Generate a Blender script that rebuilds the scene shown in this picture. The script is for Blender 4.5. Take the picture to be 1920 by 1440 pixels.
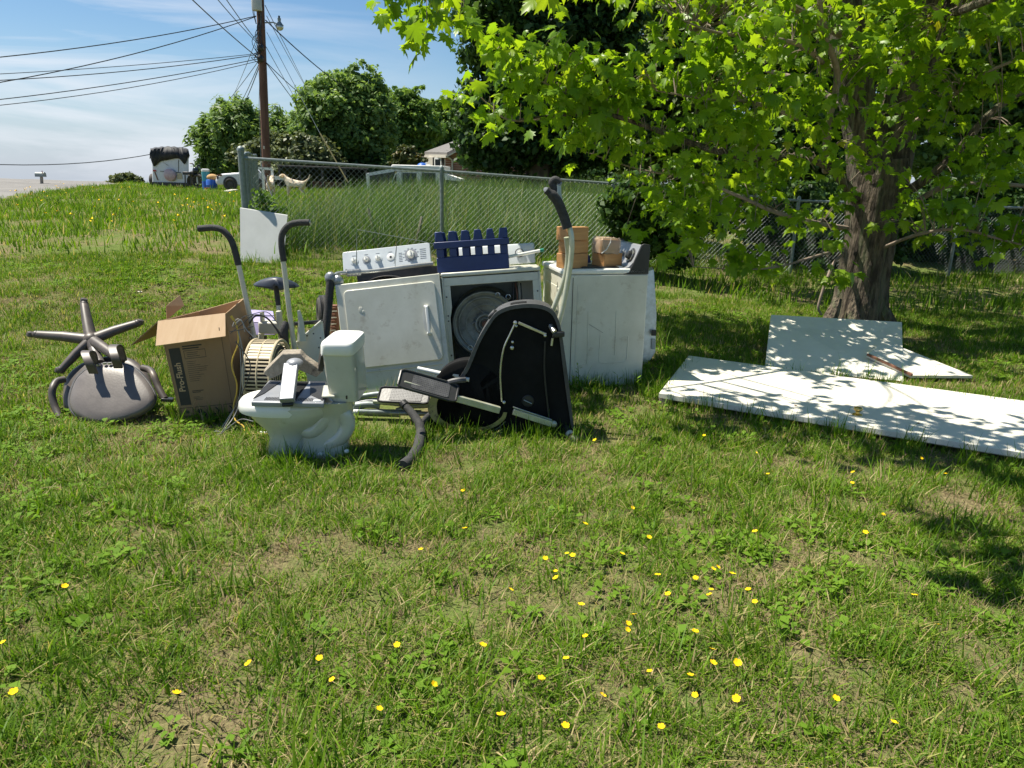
import bpy, math, random
import numpy as np
from mathutils import Vector, Matrix, Euler
R = math.radians
random.seed(7); rng = np.random.default_rng(7)
for o in list(bpy.data.objects): bpy.data.objects.remove(o)
scene = bpy.context.scene
C = scene.collection

# ------------------------------------------------------------ camera
CAMZ, PITCH, ROLL, FPX = 1.5, 15.5, 1.3, 1340.0
cam = bpy.data.cameras.new('camera'); camo = bpy.data.objects.new('camera', cam); C.objects.link(camo)
cam.sensor_width = 36; cam.lens = 36*FPX/1920; cam.clip_start = .05; cam.clip_end = 4000
CM = Matrix.Rotation(R(90-PITCH), 3, 'X') @ Matrix.Rotation(R(ROLL), 3, 'Z')
camo.matrix_world = Matrix.Translation((0, 0, CAMZ)) @ CM.to_4x4()
scene.camera = camo

# ------------------------------------------------------------ world, sun, exposure
SUN = Vector((-.42, .13, .90)).normalized()
SUN_EL = math.asin(SUN.z); SUN_AZ = math.atan2(SUN.x, SUN.y)     # azimuth from +Y towards +X
w = bpy.data.worlds.new('World'); scene.world = w; w.use_nodes = True
nt = w.node_tree; nt.nodes.clear(); N = nt.nodes; L = nt.links
out = N.new('ShaderNodeOutputWorld'); bg = N.new('ShaderNodeBackground')
sky = N.new('ShaderNodeTexSky'); sky.sky_type = 'NISHITA'; sky.sun_disc = False
sky.sun_elevation = SUN_EL; sky.sun_rotation = SUN_AZ
sky.air_density = 1.0; sky.dust_density = .4; sky.ozone_density = 1.6
tc = N.new('ShaderNodeTexCoord')
# thin cirrus: stretched noise on the sky direction
mp = N.new('ShaderNodeMapping'); mp.inputs['Scale'].default_value = (1.0, 1.6, 9.0); mp.inputs['Rotation'].default_value = (.05, .16, .3)
n1 = N.new('ShaderNodeTexNoise'); n1.inputs['Scale'].default_value = 2.1; n1.inputs['Detail'].default_value = 7; n1.inputs['Roughness'].default_value = .58; n1.inputs['Distortion'].default_value = .5
r1 = N.new('ShaderNodeValToRGB'); r1.color_ramp.elements[0].position = .42; r1.color_ramp.elements[1].position = .64
sep = N.new('ShaderNodeSeparateXYZ')
mr = N.new('ShaderNodeMapRange'); mr.inputs['From Min'].default_value = -.08; mr.inputs['From Max'].default_value = -.52
mr.inputs['To Min'].default_value = 0; mr.inputs['To Max'].default_value = 1
mrz = N.new('ShaderNodeMapRange'); mrz.inputs['From Min'].default_value = .66; mrz.inputs['From Max'].default_value = .22
mul = N.new('ShaderNodeMath'); mul.operation = 'MULTIPLY'; mul2 = N.new('ShaderNodeMath'); mul2.operation = 'MULTIPLY'
mul3 = N.new('ShaderNodeMath'); mul3.operation = 'MULTIPLY'; mul3.inputs[1].default_value = .8
mix = N.new('ShaderNodeMix'); mix.data_type = 'RGBA'; mix.inputs['B'].default_value = (7.6, 7.9, 8.5, 1)
hs = N.new('ShaderNodeHueSaturation'); hs.inputs['Saturation'].default_value = 1.25; hs.inputs['Value'].default_value = 1.0
L.new(tc.outputs['Generated'], mp.inputs['Vector']); L.new(mp.outputs[0], n1.inputs['Vector']); L.new(n1.outputs['Fac'], r1.inputs[0])
L.new(tc.outputs['Generated'], sep.inputs[0]); L.new(sep.outputs['X'], mr.inputs['Value']); L.new(sep.outputs['Z'], mrz.inputs['Value'])
L.new(r1.outputs[0], mul.inputs[0]); L.new(mr.outputs[0], mul.inputs[1]); L.new(mul.outputs[0], mul2.inputs[0]); L.new(mrz.outputs[0], mul2.inputs[1])
L.new(mul2.outputs[0], mul3.inputs[0]); L.new(mul3.outputs[0], mix.inputs['Factor'])
hz = N.new('ShaderNodeMapRange'); hz.inputs['From Min'].default_value = .17; hz.inputs['From Max'].default_value = .0; hz.inputs['To Max'].default_value = .75; hz.interpolation_type = 'SMOOTHSTEP'
hm = N.new('ShaderNodeMix'); hm.data_type = 'RGBA'; hm.inputs['B'].default_value = (4.2, 5.1, 6.6, 1)
L.new(sep.outputs['Z'], hz.inputs['Value']); L.new(hz.outputs[0], hm.inputs['Factor'])
L.new(sky.outputs[0], hs.inputs['Color']); L.new(hs.outputs[0], hm.inputs['A']); L.new(hm.outputs['Result'], mix.inputs['A']); L.new(mix.outputs['Result'], bg.inputs['Color'])
bg.inputs['Strength'].default_value = .066; L.new(bg.outputs[0], out.inputs['Surface'])
sl = bpy.data.lights.new('sun', 'SUN'); sl.energy = 5.0; sl.angle = R(.53); sl.color = (1, .94, .81)
so = bpy.data.objects.new('sun', sl); C.objects.link(so); so.rotation_euler = SUN.to_track_quat('Z', 'Y').to_euler(); so.location = (-6, 2, 12)
vs = scene.view_settings; vs.view_transform = 'Standard'; vs.look = 'None'; vs.exposure = 0.85; vs.gamma = 1
vs.use_curve_mapping = False
scene.render.resolution_x = 1024; scene.render.resolution_y = 768

# ------------------------------------------------------------ terrain
CTRL = [(x, y, 0) for x in (-5, -2, 1, 4, 7) for y in (-4, 1, 4, 6.2)]
CTRL += [(-9, 2, .0), (-9, 7, .15), (12, 0, 0), (12, 7, .05), (-5, 7.6, .22)]
CAMV = Vector((0, 0, CAMZ))
def P(px, py, Y):
    d = CM @ Vector(((px-960)/FPX, (720-py)/FPX, -1))
    return CAMV + d*(Y/d.y)
FENCE = [(452, 293, 9.6), (828, 318, 10.3), (1150, 342, 11.1), (1498, 374, 12.0), (1802, 384, 12.9), (2080, 392, 13.8)]
FTOP = [P(*a) for a in FENCE]
for q in FTOP: CTRL.append((q.x, q.y, q.z-1.2))
for a in ((-200, 405, 16), (0, 380, 19), (60, 368, 23), (130, 357, 29), (225, 346, 38), (0, 338, 40), (-250, 338, 34), (330, 349, 37)):
    q = P(*a); CTRL.append((q.x, q.y, q.z))
CTRL += [(-4, 14, .80), (0, 14, .83), (4, 15, .74), (8, 16, .5), (12, 17, .35), (18, 20, .4), (-10, 15, .7), (0, 25, 1.05), (10, 30, 1.1), (25, 35, 1.1),
         (-5, 40, 1.15), (10, 45, 1.15), (-45, 12, .3), (-60, 40, .6), (-30, 60, .9), (0, 65, 1.1), (30, 60, 1.0), (60, 40, .8), (40, 12, .1), (-20, -15, 0), (20, -15, 0), (0, -20, 0)]
_c = np.array(CTRL, float)
def _phi(r): return np.sqrt(r*r + 4.0)
_A = _phi(np.hypot(_c[:, None, 0]-_c[None, :, 0], _c[:, None, 1]-_c[None, :, 1])) - 0.02*np.eye(len(_c))
_n = len(_c); _M = np.zeros((_n+1, _n+1)); _M[:_n, :_n] = _A; _M[:_n, _n] = 1; _M[_n, :_n] = 1
_w = np.linalg.solve(_M, np.append(_c[:, 2], 0))
_lat = np.random.default_rng(3).random((64, 64))
def vnoise(x, y, s):
    x = np.asarray(x, float)*s + 17.3; y = np.asarray(y, float)*s + 5.1
    xi = np.floor(x).astype(int); yi = np.floor(y).astype(int); fx = x-xi; fy = y-yi
    fx = fx*fx*(3-2*fx); fy = fy*fy*(3-2*fy)
    g = lambda a, b: _lat[a % 64, b % 64]
    return (g(xi, yi)*(1-fx)+g(xi+1, yi)*fx)*(1-fy) + (g(xi, yi+1)*(1-fx)+g(xi+1, yi+1)*fx)*fy
def HH(x, y):
    x = np.asarray(x, float); y = np.asarray(y, float); sh = x.shape; x = x.ravel(); y = y.ravel()
    z = np.full(x.shape, _w[_n])
    for i in range(_n): z += _w[i]*_phi(np.hypot(x-_c[i, 0], y-_c[i, 1]))
    d = np.hypot(x, y); t = np.clip((d-62)/120, 0, 1); t = t*t*(3-2*t)
    far = -np.maximum(d-60, 0)*.018
    z = z*(1-t) + far*t
    bump = (vnoise(x, y, 1.3)-.5)*.05 + (vnoise(x, y, .45)-.5)*.08
    near = np.clip((d-5.5)/3, 0, 1)
    z = z + bump*(.25+.75*near)*np.clip(1-(d-60)/60, 0, 1)
    return z.reshape(sh)
def H(x, y): return float(HH(np.array([x]), np.array([y]))[0])
def G(px, py, dz=0.0):
    d = CM @ Vector(((px-960)/FPX, (720-py)/FPX, -1)); t = 1.0; p = CAMV
    while t < 120:
        p = CAMV + d*t
        if p.z < H(p.x, p.y)+dz: break
        t += .25 if t > 12 else .1
    a, b = t-.3, t
    for _ in range(14):
        m = (a+b)/2; p = CAMV+d*m
        if p.z < H(p.x, p.y)+dz: b = m
        else: a = m
    return CAMV+d*b

# ------------------------------------------------------------ materials
def M_(name): m = bpy.data.materials.new(name); m.use_nodes = True; return m
def pbr(name, c, c2=None, scale=6, rough=.5, metal=0, bump=0, bscale=None, detail=6, lo=.35, hi=.65, spec=.5, stretch=(1, 1, 1), c3=None, s3=2, lo3=.6, hi3=.75, coat=0, rvar=.0):
    m = M_(name); nt = m.node_tree; N = nt.nodes; L = nt.links; b = N['Principled BSDF']
    b.inputs['Roughness'].default_value = rough; b.inputs['Metallic'].default_value = metal
    b.inputs['Specular IOR Level'].default_value = spec; b.inputs['Coat Weight'].default_value = coat
    b.inputs['Base Color'].default_value = (*c, 1)
    tc = N.new('ShaderNodeTexCoord'); mp = N.new('ShaderNodeMapping'); mp.inputs['Scale'].default_value = stretch
    L.new(tc.outputs['Object'], mp.inputs[0])
    if c2:
        n = N.new('ShaderNodeTexNoise'); n.inputs['Scale'].default_value = scale; n.inputs['Detail'].default_value = detail; n.inputs['Roughness'].default_value = .65
        L.new(mp.outputs[0], n.inputs['Vector'])
        r = N.new('ShaderNodeValToRGB'); r.color_ramp.elements[0].position = lo; r.color_ramp.elements[1].position = hi
        r.color_ramp.elements[0].color = (*c, 1); r.color_ramp.elements[1].color = (*c2, 1)
        L.new(n.outputs['Fac'], r.inputs[0]); col = r.outputs[0]
        if c3:
            n3 = N.new('ShaderNodeTexNoise'); n3.inputs['Scale'].default_value = s3; n3.inputs['Detail'].default_value = 8; n3.inputs['Roughness'].default_value = .7
            L.new(mp.outputs[0], n3.inputs['Vector'])
            q = N.new('ShaderNodeMapRange'); q.inputs['From Min'].default_value = lo3; q.inputs['From Max'].default_value = hi3
            L.new(n3.outputs['Fac'], q.inputs['Value'])
            x = N.new('ShaderNodeMix'); x.data_type = 'RGBA'; x.inputs['B'].default_value = (*c3, 1)
            L.new(q.outputs[0], x.inputs['Factor']); L.new(col, x.inputs['A']); col = x.outputs['Result']
        L.new(col, b.inputs['Base Color'])
        if rvar:
            q = N.new('ShaderNodeMapRange'); q.inputs['To Min'].default_value = rough-rvar; q.inputs['To Max'].default_value = rough+rvar
            L.new(n.outputs['Fac'], q.inputs['Value']); L.new(q.outputs[0], b.inputs['Roughness'])
    if bump:
        n2 = N.new('ShaderNodeTexNoise'); n2.inputs['Scale'].default_value = bscale or scale*3; n2.inputs['Detail'].default_value = 8
        L.new(mp.outputs[0], n2.inputs['Vector'])
        bp = N.new('ShaderNodeBump'); bp.inputs['Strength'].default_value = bump; bp.inputs['Distance'].default_value = .05 if 'bark' in name else .02
        L.new(n2.outputs['Fac'], bp.inputs['Height']); L.new(bp.outputs[0], b.inputs['Normal'])
    return m
def leafmat(name, stops, trans=.4, attr=None, world_scale=.35, amp=.35, rough=.5, tcol=(1.35, 1.25, .7), spec=.3):
    """stops: list of (pos, colour) over a 0..1 value = per-leaf value + patch noise"""
    m = M_(name); nt = m.node_tree; N = nt.nodes; L = nt.links; b = N['Principled BSDF']; o = N['Material Output']
    at = N.new('ShaderNodeAttribute'); at.attribute_name = 'val'
    ge = N.new('ShaderNodeNewGeometry')
    n = N.new('ShaderNodeTexNoise'); n.inputs['Scale'].default_value = world_scale; n.inputs['Detail'].default_value = 4
    L.new(ge.outputs['Position'], n.inputs['Vector'])
    a = N.new('ShaderNodeMath'); a.operation = 'MULTIPLY_ADD'; a.inputs[1].default_value = amp*2; L.new(n.outputs['Fac'], a.inputs[0])
    s = N.new('ShaderNodeMath'); s.operation = 'SUBTRACT'; s.inputs[1].default_value = amp
    L.new(at.outputs['Fac'], s.inputs[0]); L.new(s.outputs[0], a.inputs[2])
    r = N.new('ShaderNodeValToRGB'); e = r.color_ramp.elements
    e[0].position = stops[0][0]; e[0].color = (*stops[0][1], 1); e[1].position = stops[-1][0]; e[1].color = (*stops[-1][1], 1)
    for p, c in stops[1:-1]: k = e.new(p); k.color = (*c, 1)
    L.new(a.outputs[0], r.inputs[0]); L.new(r.outputs[0], b.inputs['Base Color'])
    b.inputs['Roughness'].default_value = rough; b.inputs['Specular IOR Level'].default_value = spec
    t = N.new('ShaderNodeBsdfTranslucent'); vm = N.new('ShaderNodeVectorMath'); vm.operation = 'MULTIPLY'; vm.inputs[1].default_value = tcol
    L.new(r.outputs[0], vm.inputs[0]); L.new(vm.outputs[0], t.inputs['Color'])
    mx = N.new('ShaderNodeMixShader'); mx.inputs[0].default_value = trans
    L.new(b.outputs[0], mx.inputs[1]); L.new(t.outputs[0], mx.inputs[2]); L.new(mx.outputs[0], o.inputs['Surface'])
    return m
W_ENAMEL = pbr('white_enamel', (.68, .67, .58), (.56, .55, .46), 3, .32, c3=(.27, .20, .12), s3=7, lo3=.56, hi3=.80, bump=.04, bscale=2, rvar=.06)
W_PORC = pbr('porcelain', (.56, .56, .48), (.50, .49, .40), 5, .14, c3=(.30, .26, .18), s3=7, lo3=.58, hi3=.80, coat=.4)  # body greyed for its shaded sides, the lids left in brighter white
W_LID = pbr('white_plastic_lid', (.80, .80, .76), (.74, .74, .70), 5, .3)
DOORW = pbr('door_paint', (.74, .71, .62), (.67, .64, .55), 5, .5, c3=(.42, .38, .32), s3=9, lo3=.70, hi3=.80)
PANELG = pbr('grey_panel_paint', (.52, .53, .51), (.46, .47, .45), 4, .5, c3=(.3, .28, .22), s3=8, lo3=.68, hi3=.8)
BLK = pbr('black_plastic', (.018, .018, .019), (.03, .03, .03), 8, .42, bump=.05, bscale=60)
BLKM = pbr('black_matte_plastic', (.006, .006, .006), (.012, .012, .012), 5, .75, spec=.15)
FOAM = pbr('black_foam', (.028, .028, .03), (.05, .05, .05), 30, .85, bump=.25, bscale=120)
GREYP = pbr('scuffed_grey_plastic', (.05, .05, .053), (.09, .09, .093), 14, .5, bump=.05)
TAUPE = pbr('taupe_vinyl', (.12, .105, .096), (.165, .145, .132), 7, .42, bump=.05, bscale=90, c3=(.27, .2, .15), s3=4, lo3=.62, hi3=.8)
TAUPED = pbr('taupe_plastic', (.065, .054, .047), (.10, .083, .072), 10, .45, c3=(.24, .19, .14), s3=5, lo3=.58, hi3=.78)
CARD = pbr('cardboard', (.30, .19, .105), (.35, .23, .13), 4, .85, bump=.05, bscale=30, stretch=(1, 1, .3), c3=(.25, .15, .08), s3=4, lo3=.66, hi3=.85)
CARDL = pbr('cardboard_inside', (.56, .40, .25), (.50, .34, .2), 3, .85, stretch=(8, 1, 1))
INK = pbr('black_ink', (.035, .033, .03), (.05, .045, .04), 10, .7)
WOODB = pbr('blond_wood', (.50, .27, .10), (.40, .19, .065), 3, .6, stretch=(1, 1, 9), bump=.1, c3=(.22, .10, .04), s3=5, lo3=.6, hi3=.78)
PLASTW = M_('plastic_wrap')
GALV = pbr('galvanised_steel', (.26, .30, .29), (.18, .21, .205), 20, .5, metal=.3)
STEEL = pbr('grey_steel_tube', (.42, .43, .42), (.30, .30, .29), 12, .35, metal=.6, c3=(.2, .13, .08), s3=7, lo3=.62, hi3=.72)
CHROME = pbr('dull_chrome', (.6, .6, .56), (.45, .44, .38), 20, .3, metal=.8)
RODW = pbr('rod_paint_olive_reflection', (.55, .56, .46), (.42, .43, .30), 10, .3, metal=.3)  # pale grey rods, their olive reflection put into the colour
IVORY = pbr('ivory_paint', (.60, .59, .50), (.52, .50, .41), 8, .4, c3=(.3, .26, .18), s3=9, lo3=.68, hi3=.8)
CREAM = pbr('cream_plastic', (.58, .49, .33), (.48, .40, .26), 9, .5, c3=(.28, .22, .14), s3=10, lo3=.6, hi3=.78)
SILVER = pbr('silver_plastic', (.30, .31, .33), (.25, .26, .28), 9, .4, metal=.2)
BLUE = pbr('blue_crate_plastic', (.012, .028, .115), (.018, .038, .15), 8, .38)
NAVY = pbr('navy_vinyl', (.022, .028, .045), (.035, .042, .06), 10, .42, bump=.05)
LILAC = pbr('faded_purple_plastic', (.27, .24, .46), (.36, .32, .52), 8, .55)
BRASS = pbr('brass', (.70, .50, .16), (.6, .4, .12), 9, .18, metal=1)
RUST = pbr('rusty_brown', (.14, .06, .035), (.22, .10, .06), 20, .8, bump=.2)
RUBBER = pbr('tyre_rubber', (.03, .028, .026), (.075, .065, .055), 25, .8, bump=.15)
DUSTW = pbr('weathered_board', (.26, .22, .17), (.38, .33, .26), 30, .85, bump=.3, c3=(.1, .08, .06), s3=14, lo3=.55, hi3=.7)
WIREG = pbr('grey_wire', (.22, .22, .22), (.3, .3, .3), 10, .4)
YELC = pbr('yellow_cord', (.62, .42, .06), (.5, .33, .05), 20, .5)
DRUM = pbr('dryer_drum_enamel', (.34, .35, .32), (.24, .25, .22), 6, .4, metal=.2, c3=(.09, .075, .06), s3=4, lo3=.5, hi3=.7)
DARKM = pbr('dark_metal', (.04, .04, .04), (.07, .06, .055), 10, .5, metal=.5)
TAPE = pbr('duct_tape', (.33, .35, .36), (.22, .23, .24), 14, .35, metal=.5, bump=.4, bscale=25)
CONS = pbr('console_face', (.60, .64, .66), (.52, .56, .59), 4, .25)
BARK = pbr('maple_bark', (.045, .033, .024), (.17, .135, .095), 7, .95, bump=1.0, bscale=11, stretch=(3, 3, .55), c3=(.12, .14, .07), s3=3, lo3=.52, hi3=.7, lo=.4, hi=.62)
TWIG = pbr('twig_bark', (.20, .15, .11), (.29, .23, .18), 14, .85)
BARKD = pbr('far_bark', (.08, .06, .045), (.13, .10, .08), 6, .95)
POLEW = pbr('creosote_pole_wood', (.10, .045, .028), (.17, .085, .055), 8, .8, stretch=(1, 1, .1), bump=.3)
ROADM = pbr('worn_asphalt', (.16, .152, .142), (.21, .20, .185), .6, .9, bump=.2, bscale=30, c3=(.12, .115, .11), s3=.2, lo3=.5, hi3=.7)
BRICK = pbr('brick_wall', (.22, .085, .055), (.29, .13, .09), 9, .85)
ROOFS = pbr('roof_shingles', (.13, .125, .12), (.18, .17, .165), 5, .9)
CREAMP = pbr('cream_trim', (.62, .58, .50), (.55, .51, .44), 4, .6)
CANVAS = pbr('white_canvas', (.84, .83, .80), (.74, .73, .70), 2, .7)
MESHG = pbr('grey_window_mesh', (.035, .037, .04), (.06, .063, .067), 3, .6)
TARP = pbr('black_tarp', (.018, .019, .022), (.035, .037, .042), 5, .7, bump=.3, bscale=5)
CARW = pbr('car_paint', (.62, .64, .66), (.55, .57, .6), 3, .25, coat=.5)
DARKG = pbr('dark_glass', (.02, .025, .03), None, rough=.1)
FURW = pbr('pale_fur', (.70, .62, .50), (.58, .44, .28), 4, .9)
GREYB = pbr('stained_cream_fabric', (.5, .32, .14), (.42, .25, .1), 7, .9)
TEAL = pbr('teal_plastic', (.06, .35, .42), (.05, .30, .38), 7, .5)
BLUEB = pbr('blue_barrel_plastic', (.02, .12, .50), (.02, .10, .42), 7, .45)
REDP = pbr('red_plastic', (.4, .04, .03), (.3, .03, .02), 7, .5)
PINK = pbr('faded_pink_cover', (.45, .27, .31), (.6, .5, .5), 3, .6)
YGUARD = pbr('yellow_guy_guard', (.20, .17, .06), (.16, .14, .05), 7, .6)
# crumpled clear wrap over wood
_b = PLASTW.node_tree.nodes['Principled BSDF']; _nt = PLASTW.node_tree
_b.inputs['Base Color'].default_value = (.62, .5, .38, 1); _b.inputs['Roughness'].default_value = .12; _b.inputs['Alpha'].default_value = .45
_n1 = _nt.nodes.new('ShaderNodeTexNoise'); _n1.inputs['Scale'].default_value = 26; _bp = _nt.nodes.new('ShaderNodeBump'); _bp.inputs['Strength'].default_value = 1
_nt.links.new(_n1.outputs['Fac'], _bp.inputs['Height']); _nt.links.new(_bp.outputs[0], _b.inputs['Normal'])

# ------------------------------------------------------------ object helpers
def tag(o, label=None, cat=None, group=None, kind=None):
    if label: o['label'] = label
    if cat: o['category'] = cat
    if group: o['group'] = group
    if kind: o['kind'] = kind
    return o
def thing(name, label, cat, loc=(0, 0, 0), rot=(0, 0, 0), group=None):
    o = bpy.data.objects.new(name, None); C.objects.link(o); o.empty_display_size = .1
    o.location = loc; o.rotation_euler = rot
    return tag(o, label, cat, group)
def link_mesh(name, me, mat, parent=None, smooth=True, ang=38, bevel=0, seg=2):
    if mat: me.materials.append(mat)
    if smooth:
        me.shade_smooth(); me.set_sharp_from_angle(angle=R(ang))
    o = bpy.data.objects.new(name, me); C.objects.link(o)
    if parent: o.parent = parent
    if bevel:
        b = o.modifiers.new('bevel', 'BEVEL'); b.width = bevel; b.segments = seg; b.limit_method = 'ANGLE'; b.angle_limit = R(40)
    return o
def rootloc(o):
    v = Vector((0, 0, 0))
    while o: v = v+Vector(o.location); o = o.parent
    return v
class MB:
    def __init__(s): s.v = []; s.f = []
    def add(s, vs, fs):
        n = len(s.v); s.v += [Vector(q) for q in vs]; s.f += [tuple(i+n for i in q) for q in fs]; return s
    def box(s, c, d, rot=None, top=None):
        """c centre, d size; top = (sx, sy) scale of the upper face"""
        tx, ty = top or (1, 1); x, y, z = d[0]/2, d[1]/2, d[2]/2
        vs = [Vector(q) for q in ((-x, -y, -z), (x, -y, -z), (x, y, -z), (-x, y, -z), (-x*tx, -y*ty, z), (x*tx, -y*ty, z), (x*tx, y*ty, z), (-x*tx, y*ty, z))]
        if rot is not None:
            rm = rot if isinstance(rot, Matrix) else Euler(rot).to_matrix(); vs = [rm@q for q in vs]
        c = Vector(c)
        return s.add([q+c for q in vs], [(0, 3, 2, 1), (4, 5, 6, 7), (0, 1, 5, 4), (1, 2, 6, 5), (2, 3, 7, 6), (3, 0, 4, 7)])
    def loft(s, rings, caps=True, closed=True):
        n = len(rings[0]); vs = [q for r in rings for q in r]; fs = []
        for i in range(len(rings)-1):
            for j in range(n if closed else n-1):
                k = (j+1) % n; fs.append((i*n+j, i*n+k, (i+1)*n+k, (i+1)*n+j))
        if caps: fs.append(tuple(range(n))[::-1]); m = (len(rings)-1)*n; fs.append(tuple(range(m, m+n)))
        return s.add(vs, fs)
    def tube(s, pts, r, n=8, caps=True, flat=1.0):
        pts = [Vector(q) for q in pts]; rings = []; m = len(pts)
        rs = r if hasattr(r, '__len__') else [r]*m
        t0 = (pts[1]-pts[0]).normalized(); u = t0.orthogonal().normalized()
        for i, q in enumerate(pts):
            a = pts[max(i-1, 0)]; b = pts[min(i+1, m-1)]; t = (b-a).normalized()
            u = (u-t*u.dot(t)).normalized(); vv = t.cross(u)
            rings.append([q+(u*math.cos(k*2*math.pi/n)+vv*math.sin(k*2*math.pi/n)*flat)*rs[i] for k in range(n)])
        return s.loft(rings, caps)
    def bar(s, a, b, wd, ht, up=Vector((0, 0, 1))):
        a = Vector(a); b = Vector(b); t = (b-a).normalized(); x = t.cross(up).normalized(); y = x.cross(t)
        vs = []
        for q in (a, b):
            vs += [q-x*wd/2-y*ht/2, q+x*wd/2-y*ht/2, q+x*wd/2+y*ht/2, q-x*wd/2+y*ht/2]
        return s.add(vs, [(3, 2, 1, 0), (4, 5, 6, 7), (0, 1, 5, 4), (1, 2, 6, 5), (2, 3, 7, 6), (3, 0, 4, 7)])
    def lathe(s, prof, n=24, M=None, caps=True):
        M = M or Matrix(); rings = []
        for r, z in prof: rings.append([M@Vector((r*math.cos(k*2*math.pi/n), r*math.sin(k*2*math.pi/n), z)) for k in range(n)])
        return s.loft(rings, caps)
    def torus(s, R0, r, n=24, m=8, M=None, a0=0, a1=2*math.pi):
        M = M or Matrix(); full = abs(a1-a0-2*math.pi) < 1e-6; rings = []
        for i in range(n+1):
            a = a0+(a1-a0)*i/n
            rings.append([M@Vector(((R0+r*math.cos(b*2*math.pi/m))*math.cos(a), (R0+r*math.cos(b*2*math.pi/m))*math.sin(a), r*math.sin(b*2*math.pi/m))) for b in range(m)])
        return s.loft(rings, not full)
    def slab(s, pts, th):
        """polygon in 3-D given thickness vector"""
        pts = [Vector(q) for q in pts]; th = Vector(th); n = len(pts)
        return s.add(pts+[q+th for q in pts], [tuple(range(n)), tuple(range(n, 2*n))[::-1]]+[(i, i+n, (i+1) % n+n, (i+1) % n) for i in range(n)])
    def ball(s, c, r, n=12, m=8):
        c = Vector(c); r = r if hasattr(r, '__len__') else (r, r, r); rings = []
        for i in range(m+1):
            a = -math.pi/2+math.pi*i/m; cr = max(math.cos(a), 1e-3)
            rings.append([c+Vector((r[0]*cr*math.cos(k*2*math.pi/n), r[1]*cr*math.sin(k*2*math.pi/n), r[2]*math.sin(a))) for k in range(n)])
        return s.loft(rings, True)
    def build(s, name, mat, parent=None, world=True, loc=None, smooth=True, bevel=0, ang=38, seg=2, label=None, rot=None):
        off = Vector((0, 0, 0))
        if parent is not None and world: off = rootloc(parent)
        if parent is None and loc is not None: off = Vector(loc) if world else Vector((0, 0, 0))
        me = bpy.data.meshes.new(name); me.from_pydata([tuple(q-off) for q in s.v], [], s.f); me.validate()
        import bmesh
        bm = bmesh.new(); bm.from_mesh(me); bmesh.ops.recalc_face_normals(bm, faces=bm.faces); bm.to_mesh(me); bm.free()
        o = link_mesh(name, me, mat, parent, smooth, ang, bevel, seg)
        if parent is None and loc is not None: o.location = loc
        if rot: o.rotation_euler = rot
        if label: o['label'] = label
        return o
def ell(c, rx, ry, z, n=20, p=2.0, ax=None):
    """superellipse ring"""
    out = []
    for k in range(n):
        a = 2*math.pi*k/n; ca, sa = math.cos(a), math.sin(a)
        out.append(Vector((c[0]+rx*math.copysign(abs(ca)**(2/p), ca), c[1]+ry*math.copysign(abs(sa)**(2/p), sa), z)))
    return out
def rrect(x0, x1, z0, z1, r, n=4):
    pts = []
    for cx, cz, a0 in ((x1-r, z0+r, -90), (x1-r, z1-r, 0), (x0+r, z1-r, 90), (x0+r, z0+r, 180)):
        for k in range(n+1):
            a = R(a0+90*k/n); pts.append((cx+r*math.cos(a), cz+r*math.sin(a)))
    return pts
def smooth_path(pts, n=6):
    """Catmull-Rom through points"""
    pts = [Vector(q) for q in pts]; out = []
    q = [pts[0]*2-pts[1]]+pts+[pts[-1]*2-pts[-2]]
    for i in range(1, len(q)-2):
        for k in range(n):
            t = k/n; a, b, c, d = q[i-1], q[i], q[i+1], q[i+2]
            out.append(.5*((2*b)+(c-a)*t+(2*a-5*b+4*c-d)*t*t+(3*b-a-3*c+d)*t*t*t))
    out.append(pts[-1]); return out
def np_mesh(name, verts, faces, val=None):
    me = bpy.data.meshes.new(name); k = faces.shape[1]
    me.vertices.add(len(verts)); me.vertices.foreach_set('co', verts.astype(np.float32).ravel())
    me.loops.add(faces.size); me.loops.foreach_set('vertex_index', faces.astype(np.int32).ravel())
    me.polygons.add(len(faces)); me.polygons.foreach_set('loop_start', np.arange(0, faces.size, k, dtype=np.int32))
    me.update(calc_edges=True)
    if val is not None:
        a = me.attributes.new('val', 'FLOAT', 'POINT'); a.data.foreach_set('value', val.astype(np.float32))
    return me
def text_mesh(txt, size, name, mat, parent, M, ext=.0008, bold=0):
    cu = bpy.data.curves.new(name, 'FONT'); cu.body = txt; cu.size = size; cu.extrude = ext; cu.align_x = 'CENTER'; cu.align_y = 'CENTER'; cu.offset = bold
    t = bpy.data.objects.new('t', cu); C.objects.link(t); dg = bpy.context.evaluated_depsgraph_get()
    me = bpy.data.meshes.new_from_object(t.evaluated_get(dg)); bpy.data.objects.remove(t)
    me.transform(M); me.name = name; me.materials.clear()
    o = link_mesh(name, me, mat, parent, smooth=False); return o

# ============================================================ ground, road
GRM = M_('lawn_soil_and_thatch'); _t = GRM.node_tree; N = _t.nodes; L = _t.links; b = N['Principled BSDF']; b.inputs['Roughness'].default_value = 1; b.inputs['Specular IOR Level'].default_value = .1
ge = N.new('ShaderNodeNewGeometry')
def _noise(sc, det=6):
    n = N.new('ShaderNodeTexNoise'); n.inputs['Scale'].default_value = sc; n.inputs['Detail'].default_value = det; n.inputs['Roughness'].default_value = .7
    L.new(ge.outputs['Position'], n.inputs['Vector']); return n.outputs['Fac']
def _ramp(f, a, ca, b_, cb):
    r = N.new('ShaderNodeValToRGB'); e = r.color_ramp.elements; e[0].position = a; e[0].color = (*ca, 1); e[1].position = b_; e[1].color = (*cb, 1); L.new(f, r.inputs[0]); return r.outputs[0]
thatch = _ramp(_noise(55, 8), .38, (.10, .08, .045), .66, (.27, .225, .115))
green = _ramp(_noise(70, 8), .35, (.06, .09, .02), .7, (.17, .22, .055))
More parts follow.
